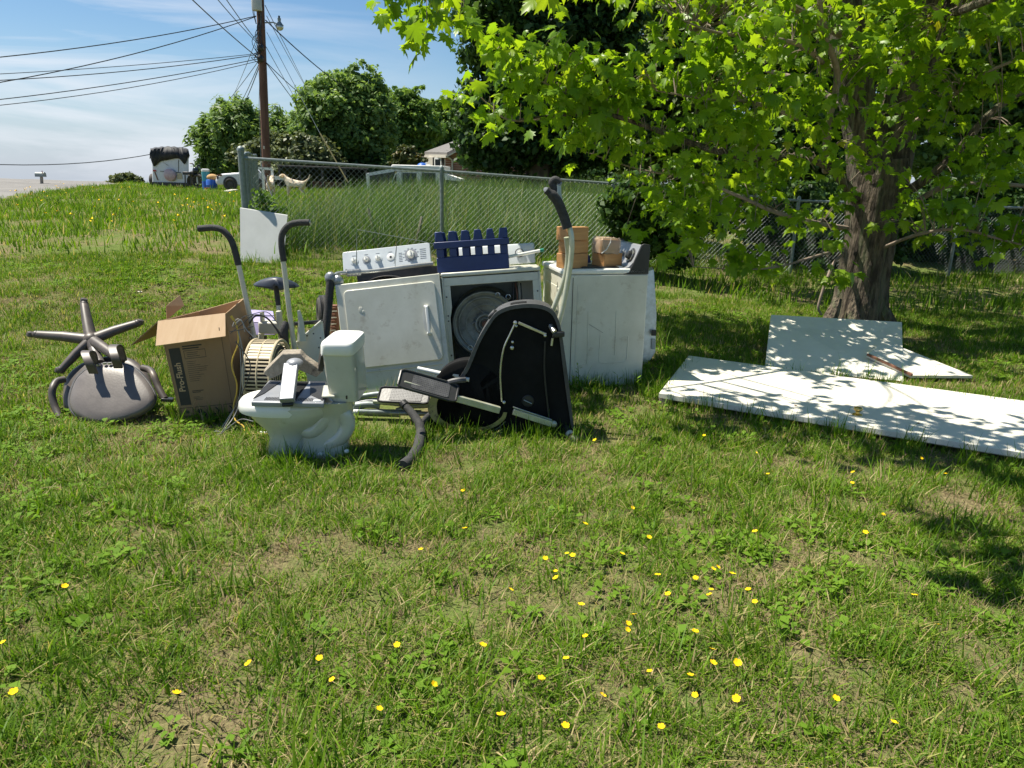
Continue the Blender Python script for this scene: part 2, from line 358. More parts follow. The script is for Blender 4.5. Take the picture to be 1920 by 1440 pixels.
mx = N.new('ShaderNodeMix'); mx.data_type = 'RGBA'; L.new(_ramp(_noise(1.4, 5), .40, (0, 0, 0), .60, (1, 1, 1)), mx.inputs['Factor']); L.new(green, mx.inputs['A']); L.new(thatch, mx.inputs['B'])
L.new(mx.outputs['Result'], b.inputs['Base Color'])
bp = N.new('ShaderNodeBump'); bp.inputs['Strength'].default_value = .6; bp.inputs['Distance'].default_value = .03; L.new(_noise(40, 8), bp.inputs['Height']); L.new(bp.outputs[0], b.inputs['Normal'])
def axis(n, lim, k): t = np.linspace(-1, 1, n); return np.sinh(t*k)/math.sinh(k)*lim
gx = axis(241, 1500, 7.2); gy = axis(241, 1500, 7.2)+9
X, Y_ = np.meshgrid(gx, gy); Z = HH(X, Y_)
vs_ = np.stack([X.ravel(), Y_.ravel(), Z.ravel()], 1); n_ = 241
ii = (np.arange(n_-1)[:, None]*n_+np.arange(n_-1)[None, :]).ravel()
g_me = np_mesh('ground', vs_, np.stack([ii, ii+1, ii+n_+1, ii+n_], 1))
ground = link_mesh('ground', g_me, GRM, smooth=False); g_me.shade_smooth(); tag(ground, kind='structure')
# road: a ribbon following the terrain; near edge traced, width about 6.5 m
near = smooth_path([P(-700, 520, 12), P(-300, 425, 15), P(0, 380, 19), P(60, 368, 23), P(130, 357, 29), P(225, 346, 38), P(270, 343, 55)], 10)
road = MB(); rings = []
for i, q in enumerate(near):
    t = (near[min(i+1, len(near)-1)]-near[max(i-1, 0)]); t.z = 0; t.normalize(); nrm = Vector((-t.y, t.x, 0))
    row = []
    for k in range(9):
        u = k/8*(7.5+i*.12) ; p = q+nrm*u
        row.append(Vector((p.x, p.y, H(p.x, p.y)+(.05+.06*math.sin(math.pi*k/8)) if k not in (0, 8) else H(p.x, p.y)-.05)))
    rings.append(row)
road.loft(rings, False, False); ro = road.build('road', ROADM); tag(ro, kind='structure')
road_poly = [(q[0].x, q[0].y) for q in rings]+[(q[-1].x, q[-1].y) for q in rings[::-1]]

# ============================================================ fence
fence = thing('chain_link_fence', 'galvanised chain link fence running behind the pile of appliances', 'fence', (FTOP[0].x, FTOP[0].y, H(FTOP[0].x, FTOP[0].y)))
for i, q in enumerate(FTOP):
    g = H(q.x, q.y); m = MB(); r = .04 if i == 0 else .027
    top = q.z+(.07 if i == 0 else .0)
    m.tube([(q.x, q.y, g-.1), (q.x, q.y, top)], r, 14)
    m.lathe([(r*1.15, 0), (r*1.2, .03), (r*.8, .055), (.002, .07)], 14, Matrix.Translation((q.x, q.y, top-.01)))
    m.build('fence_post', GALV, fence)
for i in range(len(FTOP)-1):
    a, b2 = FTOP[i], FTOP[i+1]
    MB().tube([a-Vector((0, 0, .02)), b2-Vector((0, 0, .02))], .020, 8).build('top_rail', GALV, fence)
    # chain mesh: two families of diagonal wires
    Ld = (b2-a).length; ht = 1.16; s = .074; m = MB()
    def fp(u, v):
        t = u/Ld; x = a.x+(b2.x-a.x)*t; y = a.y+(b2.y-a.y)*t-.03; zt = a.z+(b2.z-a.z)*t-.03; return Vector((x, y, zt-(1-v/ht)*ht))
    nw = int((Ld+ht)/s)
    for k in range(nw):
        u0 = k*s-ht
        for sg in (1, -1):
            p0, p1 = (u0, 0), (u0+ht, ht)
            # clip to 0..Ld
            t0 = max(0, -u0/ht); t1 = min(1, (Ld-u0)/ht)
            if t1 <= t0: continue
            q0 = (u0+ht*t0, ht*t0 if sg > 0 else ht*(1-t0)); q1 = (u0+ht*t1, ht*t1 if sg > 0 else ht*(1-t1))
            dy = Vector((0, .003*sg, 0)); m.tube([fp(*q0)+dy, fp(*q1)+dy], .0019 if i < 2 else .0013, 3, caps=False)
    c = m.build('chain_link_mesh', GALV, fence, smooth=False); c['kind'] = 'stuff'
# the side run that goes away from the corner: posts close behind one another
sp = []
for k, (px, py) in enumerate(((461, 297), (468, 299), (474, 302), (481, 305))):
    Yk = (11.2, 13.2, 15.4, 18.0)[k]; q = P(px, py, Yk); q.z = max(q.z, H(q.x, q.y)+1.15); sp.append(q)
    MB().tube([(q.x, q.y, H(q.x, q.y)-.1), q], .027, 10).build('fence_post', GALV, fence)
allp = [FTOP[0]]+sp
for a, b2 in zip(allp[:-1], allp[1:]):
    MB().tube([a, b2], .02, 6).build('top_rail', GALV, fence)
    Ld = (b2-a).length; m = MB(); s = .07
    for k in range(int((Ld+1.15)/s)):
        u0 = k*s-1.15
        for sg in (1, -1):
            t0 = max(0, -u0/1.15); t1 = min(1, (Ld-u0)/1.15)
            if t1 <= t0: continue
            def fq(u, v): t = u/Ld; c0 = a.lerp(b2, t); return Vector((c0.x, c0.y, c0.z-1.15+v))
            m.tube([fq(u0+1.15*t0, 1.15*t0 if sg > 0 else 1.15*(1-t0)), fq(u0+1.15*t1, 1.15*t1 if sg > 0 else 1.15*(1-t1))], .0023, 3, caps=False)
    c = m.build('chain_link_mesh', GALV, fence, smooth=False); c['kind'] = 'stuff'
for k, (px, py, h, lean) in enumerate(((707, 470, .55, -.12), (778, 455, .5, .10))):
    q = P(px, py, 10.6); g = H(q.x, q.y); 
    MB().tube([(q.x, q.y, g-.05), (q.x+lean*.5, q.y, g+h*.5), (q.x+lean, q.y+.05, g+h)], [.035, .03, .02], 6).build('wooden_stake', DUSTW, None, loc=(q.x, q.y, g))
    tag(bpy.context.scene.objects[-1] if False else bpy.data.objects['wooden_stake' if k == 0 else 'wooden_stake.001'],
        ['broken grey stake leaning left in the tall grass at the fence', 'broken grey stake nearest the fence post behind the blue crate'][k], 'stake', 'old stakes at the foot of the fence')

# ============================================================ grey panel against the corner post
q0 = G(452, 484); q1 = G(532, 482); Yp = 9.15; q0 = P(450, 482, 9.15); q1 = P(532, 484, 9.2); q0.z = min(q0.z, H(q0.x, q0.y)+.01); q1.z = min(q1.z, H(q1.x, q1.y)+.01)
PQ = Vector(q0); pl = thing('grey_board', 'pale grey flat board leaning on the fence corner post', 'board', q0)
tl = P(450, 390, 9.48); tr = P(539, 404, 9.56)
q1 = Vector((P(530, 482, q1.y).x, q1.y, q1.z)); _pn = (q1-q0).cross(tl-q0); _rd = tr-CAMV; tr = CAMV+_rd*((q0-CAMV).dot(_pn)/_rd.dot(_pn)); MB().slab([q0, q1, tr, tl], (0, .02, .006)).build('board', PANELG, pl, smooth=False)

# ============================================================ machines: local frame X width, -Y front, Z up
def knob_at(root, x, y, z, r, mat=W_LID, tilt=0.0, mark=True, ring=None):
    M = Matrix.Translation((x, y, z)) @ Matrix.Rotation(R(90)+tilt, 4, 'X')
    if ring:
        MB().lathe([(r*1.55, -.001), (r*1.55, .003), (r*1.1, .004)], 28, M).build('dial_ring', ring, root, False)
    k = MB().lathe([(r, 0), (r, .006), (r*.88, .012), (r*.8, .03), (r*.7, .034)], 24, M).build('knob', mat, root, False)
    if mark:
        MB().box((0, r*.1, .038), (r*.34, r*1.4, .012)).build('grip_ridge', mat, k, False).matrix_local = M
    return k
# ---- left dryer: loses its lid, leans back and to the left
b0 = G(751, 743)
dry = thing('clothes_dryer', 'white dryer with closed dented door and missing lid, leaning left with its knobs above', 'dryer', b0, (R(-13), R(-7.5), R(1)))
Wd, Dd, Hd = .77, .60, .872; t_ = .012
m = MB()
m.box((-Wd/2+t_/2, Dd/2+.02, Hd/2), (t_, Dd, Hd)); m.box((Wd/2-t_/2, Dd/2+.02, Hd/2), (t_, Dd, Hd)); m.box((0, Dd+.02-t_/2, Hd/2), (Wd-2*t_-.002, t_, Hd)); m.box((0, Dd/2+.02, .02), (Wd-2*t_-.002, Dd-2*t_, .02))
m.build('cabinet', W_ENAMEL, dry, False, bevel=.003)
MB().box((0, .009, Hd/2-.004), (Wd+.004, .022, Hd)).build('front_panel', W_ENAMEL, dry, False, bevel=.006)
MB().box((0, .035, Hd-.008), (Wd-.03, .03, .012)).build('front_lip', W_ENAMEL, dry, False, bevel=.002)
dx0, dx1, dz0, dz1 = -Wd/2+.055, Wd/2-.035, .235, Hd-.055
rr = rrect(dx0, dx1, dz0, dz1, .035, 5)
MB().slab([(x, -.0015, z) for x, z in rrect(dx0-.006, dx1+.006, dz0-.006, dz1+.006, .04, 5)], (0, .004, 0)).build('door_gasket', DARKM, dry, False)
door = MB().slab([(x, -.016, z) for x, z in rr], (0, .0135, 0)).build('door', W_ENAMEL, dry, False, bevel=.007, seg=3)
hx = dx1-.085
m = MB(); m.ball((hx-.005, -.014, .535), (.034, .004, .115), 20, 10); m.build('handle_recess', PANELG, door, False)
m = MB(); m.box((hx+.006, -.045, .535), (.022, .018, .20)); m.box((hx+.004, -.028, .635), (.034, .03, .018)); m.box((hx+.004, -.028, .437), (.034, .03, .018))
m.build('handle', W_LID, door, False, bevel=.006, seg=3)
for x, z, r in ((-.215, .665, .016), (-.20, .648, .010)):
    MB().ball((x, -.0165, z), (r, .0022, r*1.5), 14, 6).build('dent', W_ENAMEL, door, False)
m = MB(); m.box((0, -.003, .205), (Wd-.10, .008, .012)); m.build('panel_crease', W_ENAMEL, dry, False, bevel=.003)
# drum seen through the open top
Md = Matrix.Translation((-.04, .06, .575)) @ Matrix.Rotation(R(-90), 4, 'X')
m = MB(); m.lathe([(.325, 0), (.325, .50), (.31, .50), (.31, 0)], 48, Md, caps=False)
m.build('drum', CHROME, dry, False)
for zz in (.06, .25, .42): MB().torus(.328, .009, 48, 6, Matrix.Translation((-.04, .06+zz, .575)) @ Matrix.Rotation(R(90), 4, 'X')).build('drum_rib', DARKM, dry, False)
MB().torus(.332, .008, 48, 5, Matrix.Translation((-.04, .2, .575)) @ Matrix.Rotation(R(90), 4, 'X')).build('drive_belt', BLK, dry, False)
MB().box((.28, .42, Hd-.06), (.09, .12, .07)).build('junction_box', DARKM, dry, False, bevel=.004)
MB().box((.20, .3, Hd-.05), (.10, .02, .03)).build('terminal_block', BLK, dry, False, bevel=.002)
# console raised on the rear wall
cz, cy = Hd+.235, Dd-.02
Mc = Matrix.Translation((-.085, cy, cz)) @ Matrix.Rotation(R(-14), 4, 'X')
def cpart(mb, name, mat, parent, **k):
    o = mb.build(name, mat, parent, False, **k); o.matrix_local = Mc; return o
con = MB().slab([(x, 0, z) for x, z in rrect(-.36, .36, -.095, .095, .016)], (0, .06, 0)).build('console', CONS, dry, False, bevel=.004); con.matrix_local = Mc
for fx, r in ((-.265, .021), (-.165, .021), (-.070, .021), (.20, .033)):
    k = knob_at(con, fx, -.001, .005, r, ring=SILVER if fx > .1 or fx == -.165 else CONS)
Mh = Matrix.Translation((.035, -.001, .005)) @ Matrix.Rotation(R(90), 4, 'X')
MB().lathe([(.032, 0), (.032, .002), (.03, .003)], 24, Mh).build('bare_knob_seat', W_LID, con, False)
MB().lathe([(.010, .0031), (.010, .0045), (.002, .0046)], 16, Mh).build('shaft_hole', BLK, con, False)
m = MB()
for fx in (-.265, -.165, -.07, .035): m.box((fx, -.0009, .05), (.03, .0015, .0022)); 
for k in range(12):
    a = R(20+k*29); m.box((.20+.062*math.cos(a), -.0009, .005+.058*math.sin(a)), (.014, .0015, .002))
for k in range(6): m.box((.30, -.0009, .045-.016*k), (.05, .0015, .0018)); m.box((.115, -.0009, .03-.014*k), (.028, .0015, .0018))
m.build('control_lettering', GREYP, con, False)['kind'] = 'stuff'
MB().torus(.006, .0012, 12, 4, Matrix.Translation((-.335, -.001, -.062)) @ Matrix.Rotation(R(90), 4, 'X')).build('maker_badge', GREYP, con, False)
MB().box((0, Dd+.0, Hd+.05), (.69, .03, .16)).build('console_bracket', DARKM, dry, False)

# ---- middle dryer: front panel gone, drum showing
b1 = G(936, 733)
dr2 = thing('clothes_dryer', 'open fronted white dryer shell with its drum showing, under the blue crate', 'dryer', b1, (R(-4), R(-5), R(2)))
W2, D2, H2 = .735, .62, .895; t2 = .014
m = MB(); m.box((-W2/2+t2/2, D2/2, H2/2), (t2, D2, H2-.02)); m.box((W2/2-t2/2, D2/2, H2/2), (t2, D2, H2-.02))
m.box((0, .012, H2-.045), (W2-2*t2-.002, .02, .06))
m.build('cabinet', W_ENAMEL, dr2, False, bevel=.003)
for sx in (-1, 1):
    m = MB()
    for k in range(10):   # wavy flange
        z0, z1 = .02+k*.08, .02+(k+1)*.08; f = lambda z: .028+.022*math.exp(-((z-.58)/.10)**2)*0+(.018 if z > .62 else .0)+.03*(1 if z < .22 else 0)*0
        w0, w1 = f(z0), f(z1); x = sx*(W2/2-t2-.001)
        m.add([(x, .001, z0), (x-sx*w0, .001, z0), (x-sx*w1, .001, z1), (x, .001, z1), (x, .004, z0), (x-sx*w0, .004, z0), (x-sx*w1, .004, z1), (x, .004, z1)], [(0, 1, 2, 3), (4, 5, 6, 7), (0, 1, 5, 4), (1, 2, 6, 5), (2, 3, 7, 6), (3, 0, 4, 7)])
    m.build('front_flange', W_ENAMEL, dr2, False)
    for z in (.30, .56, .60, .74): MB().lathe([(.006, 0), (.006, .003), (.001, .004)], 8, Matrix.Translation((sx*(W2/2-t2-.014), .000, z)) @ Matrix.Rotation(R(90), 4, 'X')).build('screw_hole', BLK, dr2, False)
MB().box((0, D2/2-.002, H2+.008), (W2+.004, D2+.01, .03)).build('top_panel', W_ENAMEL, dr2, False, bevel=.008)
m = MB(); m.box((0, D2-.01, H2/2), (W2-2*t2-.002, .012, H2-.02)); m.build('back_panel', DRUM, dr2, False)
MB().box((0, D2/2, .012), (W2-2*t2-.003, D2-.03, .012)).build('base_pan', DARKM, dr2, False)
Mb = Matrix.Translation((-.07, .16, .50)) @ Matrix.Rotation(R(90), 4, 'X')
m = MB(); m.lathe([(.268, .0), (.268, -.40), (.258, -.40), (.258, .0)], 48, Mb, False); m.build('drum', DRUM, dr2, False)
Mb2 = Matrix.Translation((-.07, .17, .50)) @ Matrix.Rotation(R(90), 4, 'X')
m = MB(); m.lathe([(.262, -.30), (.262, -.02), (.235, .0), (.215, -.012), (.20, -.02), (.12, -.012), (.075, -.03), (.072, -.02), (.03, -.02), (.001, -.02)], 48, Mb2, False)
m.build('drum_back', DRUM, dr2, False, ang=60)
for rr_, tt in ((.245, .008), (.205, .006), (.150, .004), (.072, .010), (.045, .006)): MB().torus(rr_, tt, 48, 6, Mb2).build('pressed_ring', DRUM, dr2, False)
for k in range(5):
    a = R(20+72*k); MB().bar(Mb2 @ Vector((.08*math.cos(a), .08*math.sin(a), -.008)), Mb2 @ Vector((.20*math.cos(a+.5), .20*math.sin(a+.5), -.012)), .006, .006, Vector((0, 1, 0))).build('pressed_rib', DRUM, dr2, False)
MB().ball((-.07, .165, .50), (.028, .02, .028), 12, 8).build('hub_nut', RUST, dr2, False)
for (x, z) in ((-.14, .32), (-.2, .33), (.12, .70), (.04, .72)): MB().torus(.018, .004, 14, 5, Matrix.Translation((x, .13, z)) @ Matrix.Rotation(R(70), 4, 'X')).build('wire_clip', CHROME, dr2, False)
MB().box((.27, .35, .55), (.13, .02, .5)).build('inner_bracket', PANELG, dr2, False)
for k in range(4):
    x = .16+.02*k; MB().tube(smooth_path([(x, .12, .80), (x+.01*math.sin(k), .10, .70), (x-.015, .12, .58), (x+.012, .11, .45), (x, .2, .3)], 5), .005, 5).build('loose_wire', [BLK, RUST, WIREG, BLK][k], dr2, False)
MB().box((-.1, .25, .10), (.3, .25, .14)).build('motor_housing', DARKM, dr2, False, bevel=.02)
cs = MB(); cs.loft([[Vector((x, D2-.10+dy, H2+.03+z)) for dy, z in ((0, 0), (.10, 0), (.10, .155), (.055, .165), (.04, .15))] for x in (-.27, .365)]); cs.build('console', CONS, dr2, False, bevel=.01)
Mk = Matrix.Translation((.24, D2-.085, H2+.12)) @ Matrix.Rotation(R(76), 4, 'X')
MB().torus(.033, .004, 24, 6, Mk).build('dial_ring', GREYP, dr2, False); MB().lathe([(.014, 0), (.014, .018), (.01, .02)], 16, Mk).build('knob_shaft', W_LID, dr2, False)

# ---- washer: its front faces left, wide side to the camera
b2_ = G(1126, 724)
wa = thing('washing_machine', 'white washing machine turned sideways with black end cap and wood blocks on top', 'washing machine', b2_, (R(0), R(-.6), R(11)))
W3, D3, H3 = .685, .62, .880
MB().box((0, D3/2, H3/2), (W3, D3, H3)).build('cabinet', W_ENAMEL, wa, False, bevel=.010, seg=3)
MB().box((-.02, D3/2, H3+.023), (W3-.01, D3+.008, .04)).build('top_deck', W_LID, wa, False, bevel=.012, seg=3)
MB().box((-.05, D3/2, H3+.047), (.42, .46, .010)).build('lid', W_LID, wa, False, bevel=.004)
# pressed relief on the side
def groove(pts, nm='pressed_rib', wd=.008): 
    MB().tube([(x, -.0005, z) for x, z in pts], wd/2, 6, flat=1).build(nm, W_ENAMEL, wa, False)
groove([(-.215, .80), (-.215, .05)], wd=.006); groove([(-.125, .60), (-.118, .21), (-.122, .185), (-.19, .18)]); groove([(.10, .60), (.105, .25)]); groove([(-.02, .42), (-.025, .20), (.01, .185), (.19, .195), (.205, .22), (.205, .40)])
MB().box((-.255, -.001, H3/2), (.004, .004, H3-.04)).build('seam', DARKM, wa, False)
MB().bar((-.115, -.002, .50), (.0, -.002, .43), .002, .003, Vector((0, 1, 0))).build('dark_line', DARKM, wa, False)  # thin dark diagonal line on the side panel
m = MB(); m.slab([(-W3/2-.004, y, z) for y, z in rrect(.08, D3-.08, .10, H3-.10, .06, 5)], (.006, 0, 0)); m.build('front_relief', W_ENAMEL, wa, False, bevel=.002)
prof = [(.14, 0), (.18, .02), (.215, .08), (.275, .222), (.295, .23), (.342, .222), (.342, 0)]
z0 = H3+.0
for y, nm in ((-.004, 'end_cap'), (D3-.018, 'end_cap')):
    MB().slab([(x, y, z0+z) for x, z in prof], (0, .022, 0)).build(nm, BLK, wa, False, bevel=.004)
m = MB(); pr2 = [(.16, .045), (.19, .055), (.222, .09), (.275, .210), (.295, .216), (.328, .21), (.328, .045)]
m.loft([[Vector((x, y, z0+z)) for x, z in pr2] for y in (.019, D3-.019)]); m.build('console', SILVER, wa, False)
Mw = lambda y, s: Matrix.Translation((.238-.004, y, z0+.13)) @ Matrix.Rotation(R(-67), 4, 'Y') @ Matrix.Rotation(R(90), 4, 'Z')
MB().lathe([(.062, 0), (.060, .003), (.001, .0035)], 26, Mw(.12, 1)).build('dial_plate', BLK, wa, False)
MB().lathe([(.033, .002), (.031, .03), (.025, .032)], 22, Mw(.12, 1)).build('knob', BLK, wa, False)
MB().torus(.045, .003, 26, 6, Mw(.12, 1) @ Matrix.Translation((0, 0, .006))).build('dial_ring', CHROME, wa, False)
for y in (.30, .42, .54): MB().lathe([(.022, .002), (.020, .022), (.016, .024)], 18, Mw(y, 1)).build('knob', SILVER, wa, False)
for x, y in ((-.27, .05), (.27, .05), (-.27, D3-.05), (.27, D3-.05)): MB().lathe([(.02, -.03), (.02, .004)], 10, Matrix.Translation((x, y, 0))).build('foot', BLK, wa, False)
# ---- sheet metal behind the washer
q = G(1222, 690)
sh = thing('appliance_back_panel', 'shiny grey appliance panel standing upright just right of the washing machine', 'panel', q)
Y0 = q.y+.10
pts = [P(1214, 508, Y0+.10), P(1226, 505, Y0+.1), P(1231, 590, Y0+.06), P(1229, 660, Y0), P(1222, 672, Y0), P(1205, 690, Y0), P(1200, 510, Y0+.1)]
MB().slab(pts, (.02, .20, 0)).build('sheet', CHROME, sh, bevel=.003)
MB().box(P(1226, 624, Y0-.03), (.04, .02, .05)).build('latch', DARKM, sh, bevel=.004)
MB().box(P(1225, 645, Y0-.01), (.03, .014, .09)).build('hinge_plate', PANELG, sh, bevel=.002)

bpy.context.view_layer.update()
def on(root, x, y, z): return root.matrix_world @ Vector((x, y, z))
# ---- blue bottle crate on the middle dryer
cr = thing('bottle_crate', 'blue plastic bottle crate with notched rim on the open fronted dryer', 'crate', on(dr2, -.125, .02, H2+.024), dr2.rotation_euler)
cr.scale = (1.07, 1.0, 1.12); cw, cd, ch = .50, .36, .27; th = .018
def crate_wall(name, L_, nm, M, posts):
    m = MB(); m.box((0, 0, .049), (L_, th, .098)); o = m.build(name, BLUE, cr, False, bevel=.004); o.matrix_local = M
    m = MB(); m.box((0, -.006, .178), (L_+.02, th+.012, .044)); o = m.build('rim_band', BLUE, cr, False, bevel=.004); o.matrix_local = M
    for i in range(posts):
        x = -L_/2+.03+(L_-.06)*i/(posts-1)
        o = MB().box((x, 0, .127), (L_/posts*.58, th, .0575)).build('post', BLUE, cr, False, bevel=.003); o.matrix_local = M
        m = MB(); m.box((x, .004, .233), (L_/posts*.76, .036, .066), top=(.62, .8)); o = m.build('crenel', BLUE, cr, False, bevel=.004); o.matrix_local = M
crate_wall('wall_band', cw, '', Matrix.Translation((0, .02, 0)), 6)
crate_wall('wall_band', cw, '', Matrix.Translation((0, cd-.0, 0)) @ Matrix.Rotation(math.pi, 4, 'Z'), 6)
for sx in (-1, 1): crate_wall('wall_band', cd-.06, '', Matrix.Translation((sx*(cw/2-.01), cd/2+.01, .001)) @ Matrix.Rotation(-sx*math.pi/2*-1, 4, 'Z'), 4)
MB().box((0, cd/2, .008), (cw-.03, cd-.03, .012)).build('floor_grid', BLUE, cr, False)
for i in range(1, 5): MB().box((-cw/2+cw*i/5, cd/2+.01, .11), (.006, cd-.08, .19)).build('divider', BLUE, cr, False)
for i in range(1, 3): MB().box((0, .03+cd*i/3.2, .05), (cw-.05, .006, .06)).build('divider', BLUE, cr, False)

# ---- wooden blocks on the washer
def block(loc, sz, yaw, lab, tilt=0):
    o = MB().box((0, 0, sz[2]/2), sz).build('wood_block', WOODB, None, False, bevel=.004); o.location = loc; o.rotation_euler = (0, tilt, yaw)
    tag(o, lab, 'wood block', 'blond wooden blocks on the washing machine'); return o
zt = H3+.046
bx = -.245
bs = [block(on(wa, bx+.005, .10, zt), (.205, .135, .108), R(40), 'bottom block of the three block stack at the washer corner'),
      block(on(wa, bx+.015, .11, zt+.109), (.20, .13, .095), R(46), 'middle block of the three block stack at the washer corner'),
      block(on(wa, bx+.000, .10, zt+.205), (.205, .135, .100), R(36), 'topmost blond block of the three block stack at the washer corner'),
      block(on(wa, .06, .17, zt+.006), (.20, .135, .095), R(40), 'lower unwrapped block beside the washer controls'),
      block(on(wa, .045, .165, zt+.102), (.17, .12, .105), R(30), 'wood block wrapped in clear film on top of another block', .05)]
wm = MB(); c0 = on(wa, .045, .165, zt+.102)
rings = []
for zz, e in ((-.004, .97), (.0, 1.04), (.05, 1.09), (.10, 1.05), (.118, .9)):
    rings.append([Vector((q.x*1.0, q.y*1.0, zz+.006*math.sin(9*i+zz*50))) for i, q in enumerate([Vector((v.x*(1+.05*math.sin(i*2.3+zz*40)), v.y*(1+.06*math.sin(i*1.7+zz*30)), 0)) for i, v in enumerate(ell((0, 0), .094*e, .068*e, 0, 28, 5))])])
wm.loft(rings); o = wm.build('plastic_film', PLASTW, bs[4], False)
m = MB(); m.tube([(-.09, -.069, .0), (-.05, -.073, .03), (-.02, -.074, .085), (.0, -.05, .112)], .004, 5); m.build('tape_strip', W_LID, bs[4], False)
o = MB().box((0, 0, .008), (.30, .26, .014)).build('black_tray', BLK, None, False, bevel=.005); o.location = on(wa, -.03, .17, zt-.009+.002); o.rotation_euler = (0, 0, R(11)); tag(o, 'flat black tray lying on the washer between the blocks', 'tray')
o = MB(); o.box((0, 0, .03), (.14, .16, .06), top=(.8, .8)); o = o.build('blue_plastic_box', BLUE, None, False, bevel=.01); o.location = on(wa, -.07, .42, zt+.006); tag(o, 'small blue plastic box at the back between the wood blocks', 'box')
# white tube lying across the middle dryer top
a, b_ = on(dr2, .10, .14, H2+.10), P(1012, 470, on(dr2, .36, .2, H2).y+.02)
tb = thing('white_tube', 'pale plastic tube with green tip lying over the dryer tops', 'tube', a)
MB().tube([a, b_], .012, 10).build('tube', W_LID, tb); MB().tube([b_, b_+(b_-a).normalized()*.03], .013, 10).build('green_tip', pbr('green_cap', (.02, .22, .16), None), tb)

# ---- long silver pole with taped handle across left dryer
pp = thing('taped_pole', 'silver pole with taped joint and black foam grip standing beside the dented dryer', 'pole', G(600, 735))
yq = on(dry, -.36, .05, Hd).y
h0 = P(620, 522, yq-.02)
pts = [P(640, 512, yq+.06), P(700, 508, yq+.14), P(760, 500, yq+.2), P(812, 494, yq+.25)]
MB().tube(smooth_path([h0+Vector((.03, 0, .02))]+pts, 4), [.016]*17, 10).build('tube', STEEL, pp)
m = MB(); m.tube([P(650, 512, yq+.07), P(676, 510, yq+.11)], .027, 10); m.build('joint_sleeve', TAPE, pp)
m = MB(); m.ball(h0, (.045, .04, .05), 12, 8); m.ball(P(633, 527, yq-.02), (.045, .03, .045), 10, 7); m.build('tape_wrap', TAPE, pp)
MB().tube(smooth_path([P(620, 524, yq-.03), P(617, 560, yq-.05), P(613, 600, yq-.08), P(604, 680, yq-.16), P(594, 740, yq-.26)], 4), .030, 12).build('foam_grip', FOAM, pp)
# stiff wires stuck up from the dryer top
for k, pl_ in enumerate(([(669, 498), (669, 432), (668, 498)], [(669, 430), (740, 443), (790, 452), (830, 462)], [(741, 500), (744, 457), (739, 495)])):
    yy = yq+.10
    o = MB().tube([P(x, y, yy+.002*i) for i, (x, y) in enumerate(pl_)], .0022, 5).build('stiff_wire', GALV, None, loc=P(pl_[0][0], pl_[0][1], yy))
    tag(o, ['thin wire standing up left of the dryer knobs', 'long thin wire sloping from the wire tip to the blue crate', 'short thin wire standing up right of the bare knob seat'][k], 'wire', 'stiff wires above the dented dryer')

# ============================================================ toilet
qt = G(575, 862)
toi = thing('toilet', 'white toilet in side view, bowl pointing left with silver gadgets on it', 'toilet', qt)
Yt = qt.y+.13
def T(px, py, dy=0): return P(px, py, Yt+dy)
def ring_px(px0, px1, py, ry, n=28, p=2.2, dy=0.0, yc=0):
    """horizontal ring between two pixel columns at the height of pixel row py (centre plane)"""
    a, b = T(px0, py, yc), T(px1, py, yc); c = (a+b)/2
    return ell((c.x, Yt+yc), abs(b.x-a.x)/2, ry, c.z, n, p)
m = MB()
m.loft([ring_px(502, 582, 868, .125, p=3), ring_px(505, 580, 840, .115, p=2.8), ring_px(508, 580, 815, .110), ring_px(500, 590, 800, .120), ring_px(482, 610, 785, .15), ring_px(466, 632, 768, .175), ring_px(458, 640, 752, .185), ring_px(462, 636, 746, .175)])
m.build('bowl', W_PORC, toi, ang=60)
m = MB(); m.loft([ring_px(453, 610, 765, .185), ring_px(451, 612, 759, .192), ring_px(452, 612, 750, .192), ring_px(456, 608, 744, .182)]); m.build('seat', W_LID, toi, ang=60)
m = MB(); m.loft([ring_px(560, 652, 866, .115, p=4), ring_px(566, 654, 830, .095, p=3.5), ring_px(572, 656, 790, .09, p=3), ring_px(560, 662, 762, .12, p=4), ring_px(575, 662, 742, .155, p=5)]); m.build('pedestal_base', W_PORC, toi, ang=60)
# trapway relief on the near side
tr_ = smooth_path([T(560, 800, -.06), T(575, 812, -.10), T(592, 806, -.105), T(607, 788, -.105), T(622, 772, -.10), T(640, 778, -.10), T(648, 800, -.09), T(636, 822, -.095), T(615, 836, -.095), T(600, 850, -.08)], 6)
MB().tube([v+Vector((0, .040, 0)) for v in tr_], [.046]*len(tr_), 14).build('trapway', W_PORC, toi, ang=60)

for px in (600, 650): MB().ball(T(px, 852 if px < 640 else 846, -.11), (.014, .014, .012), 10, 6).build('bolt_cap', W_LID, toi)
# tank turned a little to the camera
def tank_ring(px0, px1, py, d, p=7, yc=.03): return ring_px((px0+px1)/2-(px1-px0)*.395+1, (px0+px1)/2+(px1-px0)*.395+1, py-3, d*.85, 40, p, yc=yc)
m = MB(); m.loft([tank_ring(625, 686, 742, .175), tank_ring(620, 686, 735, .185), tank_ring(612, 683, 690, .195), tank_ring(608, 679, 656, .20)]); m.build('tank', W_PORC, toi, ang=50)
m = MB(); m.loft([tank_ring(607, 681, 657, .205), tank_ring(604, 682, 655, .212), tank_ring(604, 682, 640, .212), tank_ring(606, 680, 635, .205), tank_ring(612, 674, 633, .19)]); m.build('tank_lid', W_LID, toi, ang=50)
MB().box(T(604, 672, -.03), (.028, .12, .10), (.3, .2, .3)).build('black_flap', BLK, toi, bevel=.004)
MB().box(T(650, 745, -.165), (.008, .01, .018)).build('bolt', DARKM, toi)
MB().box(T(595, 752, -.17), (.04, .02, .012)).build('seat_hinge', W_LID, toi, bevel=.004)
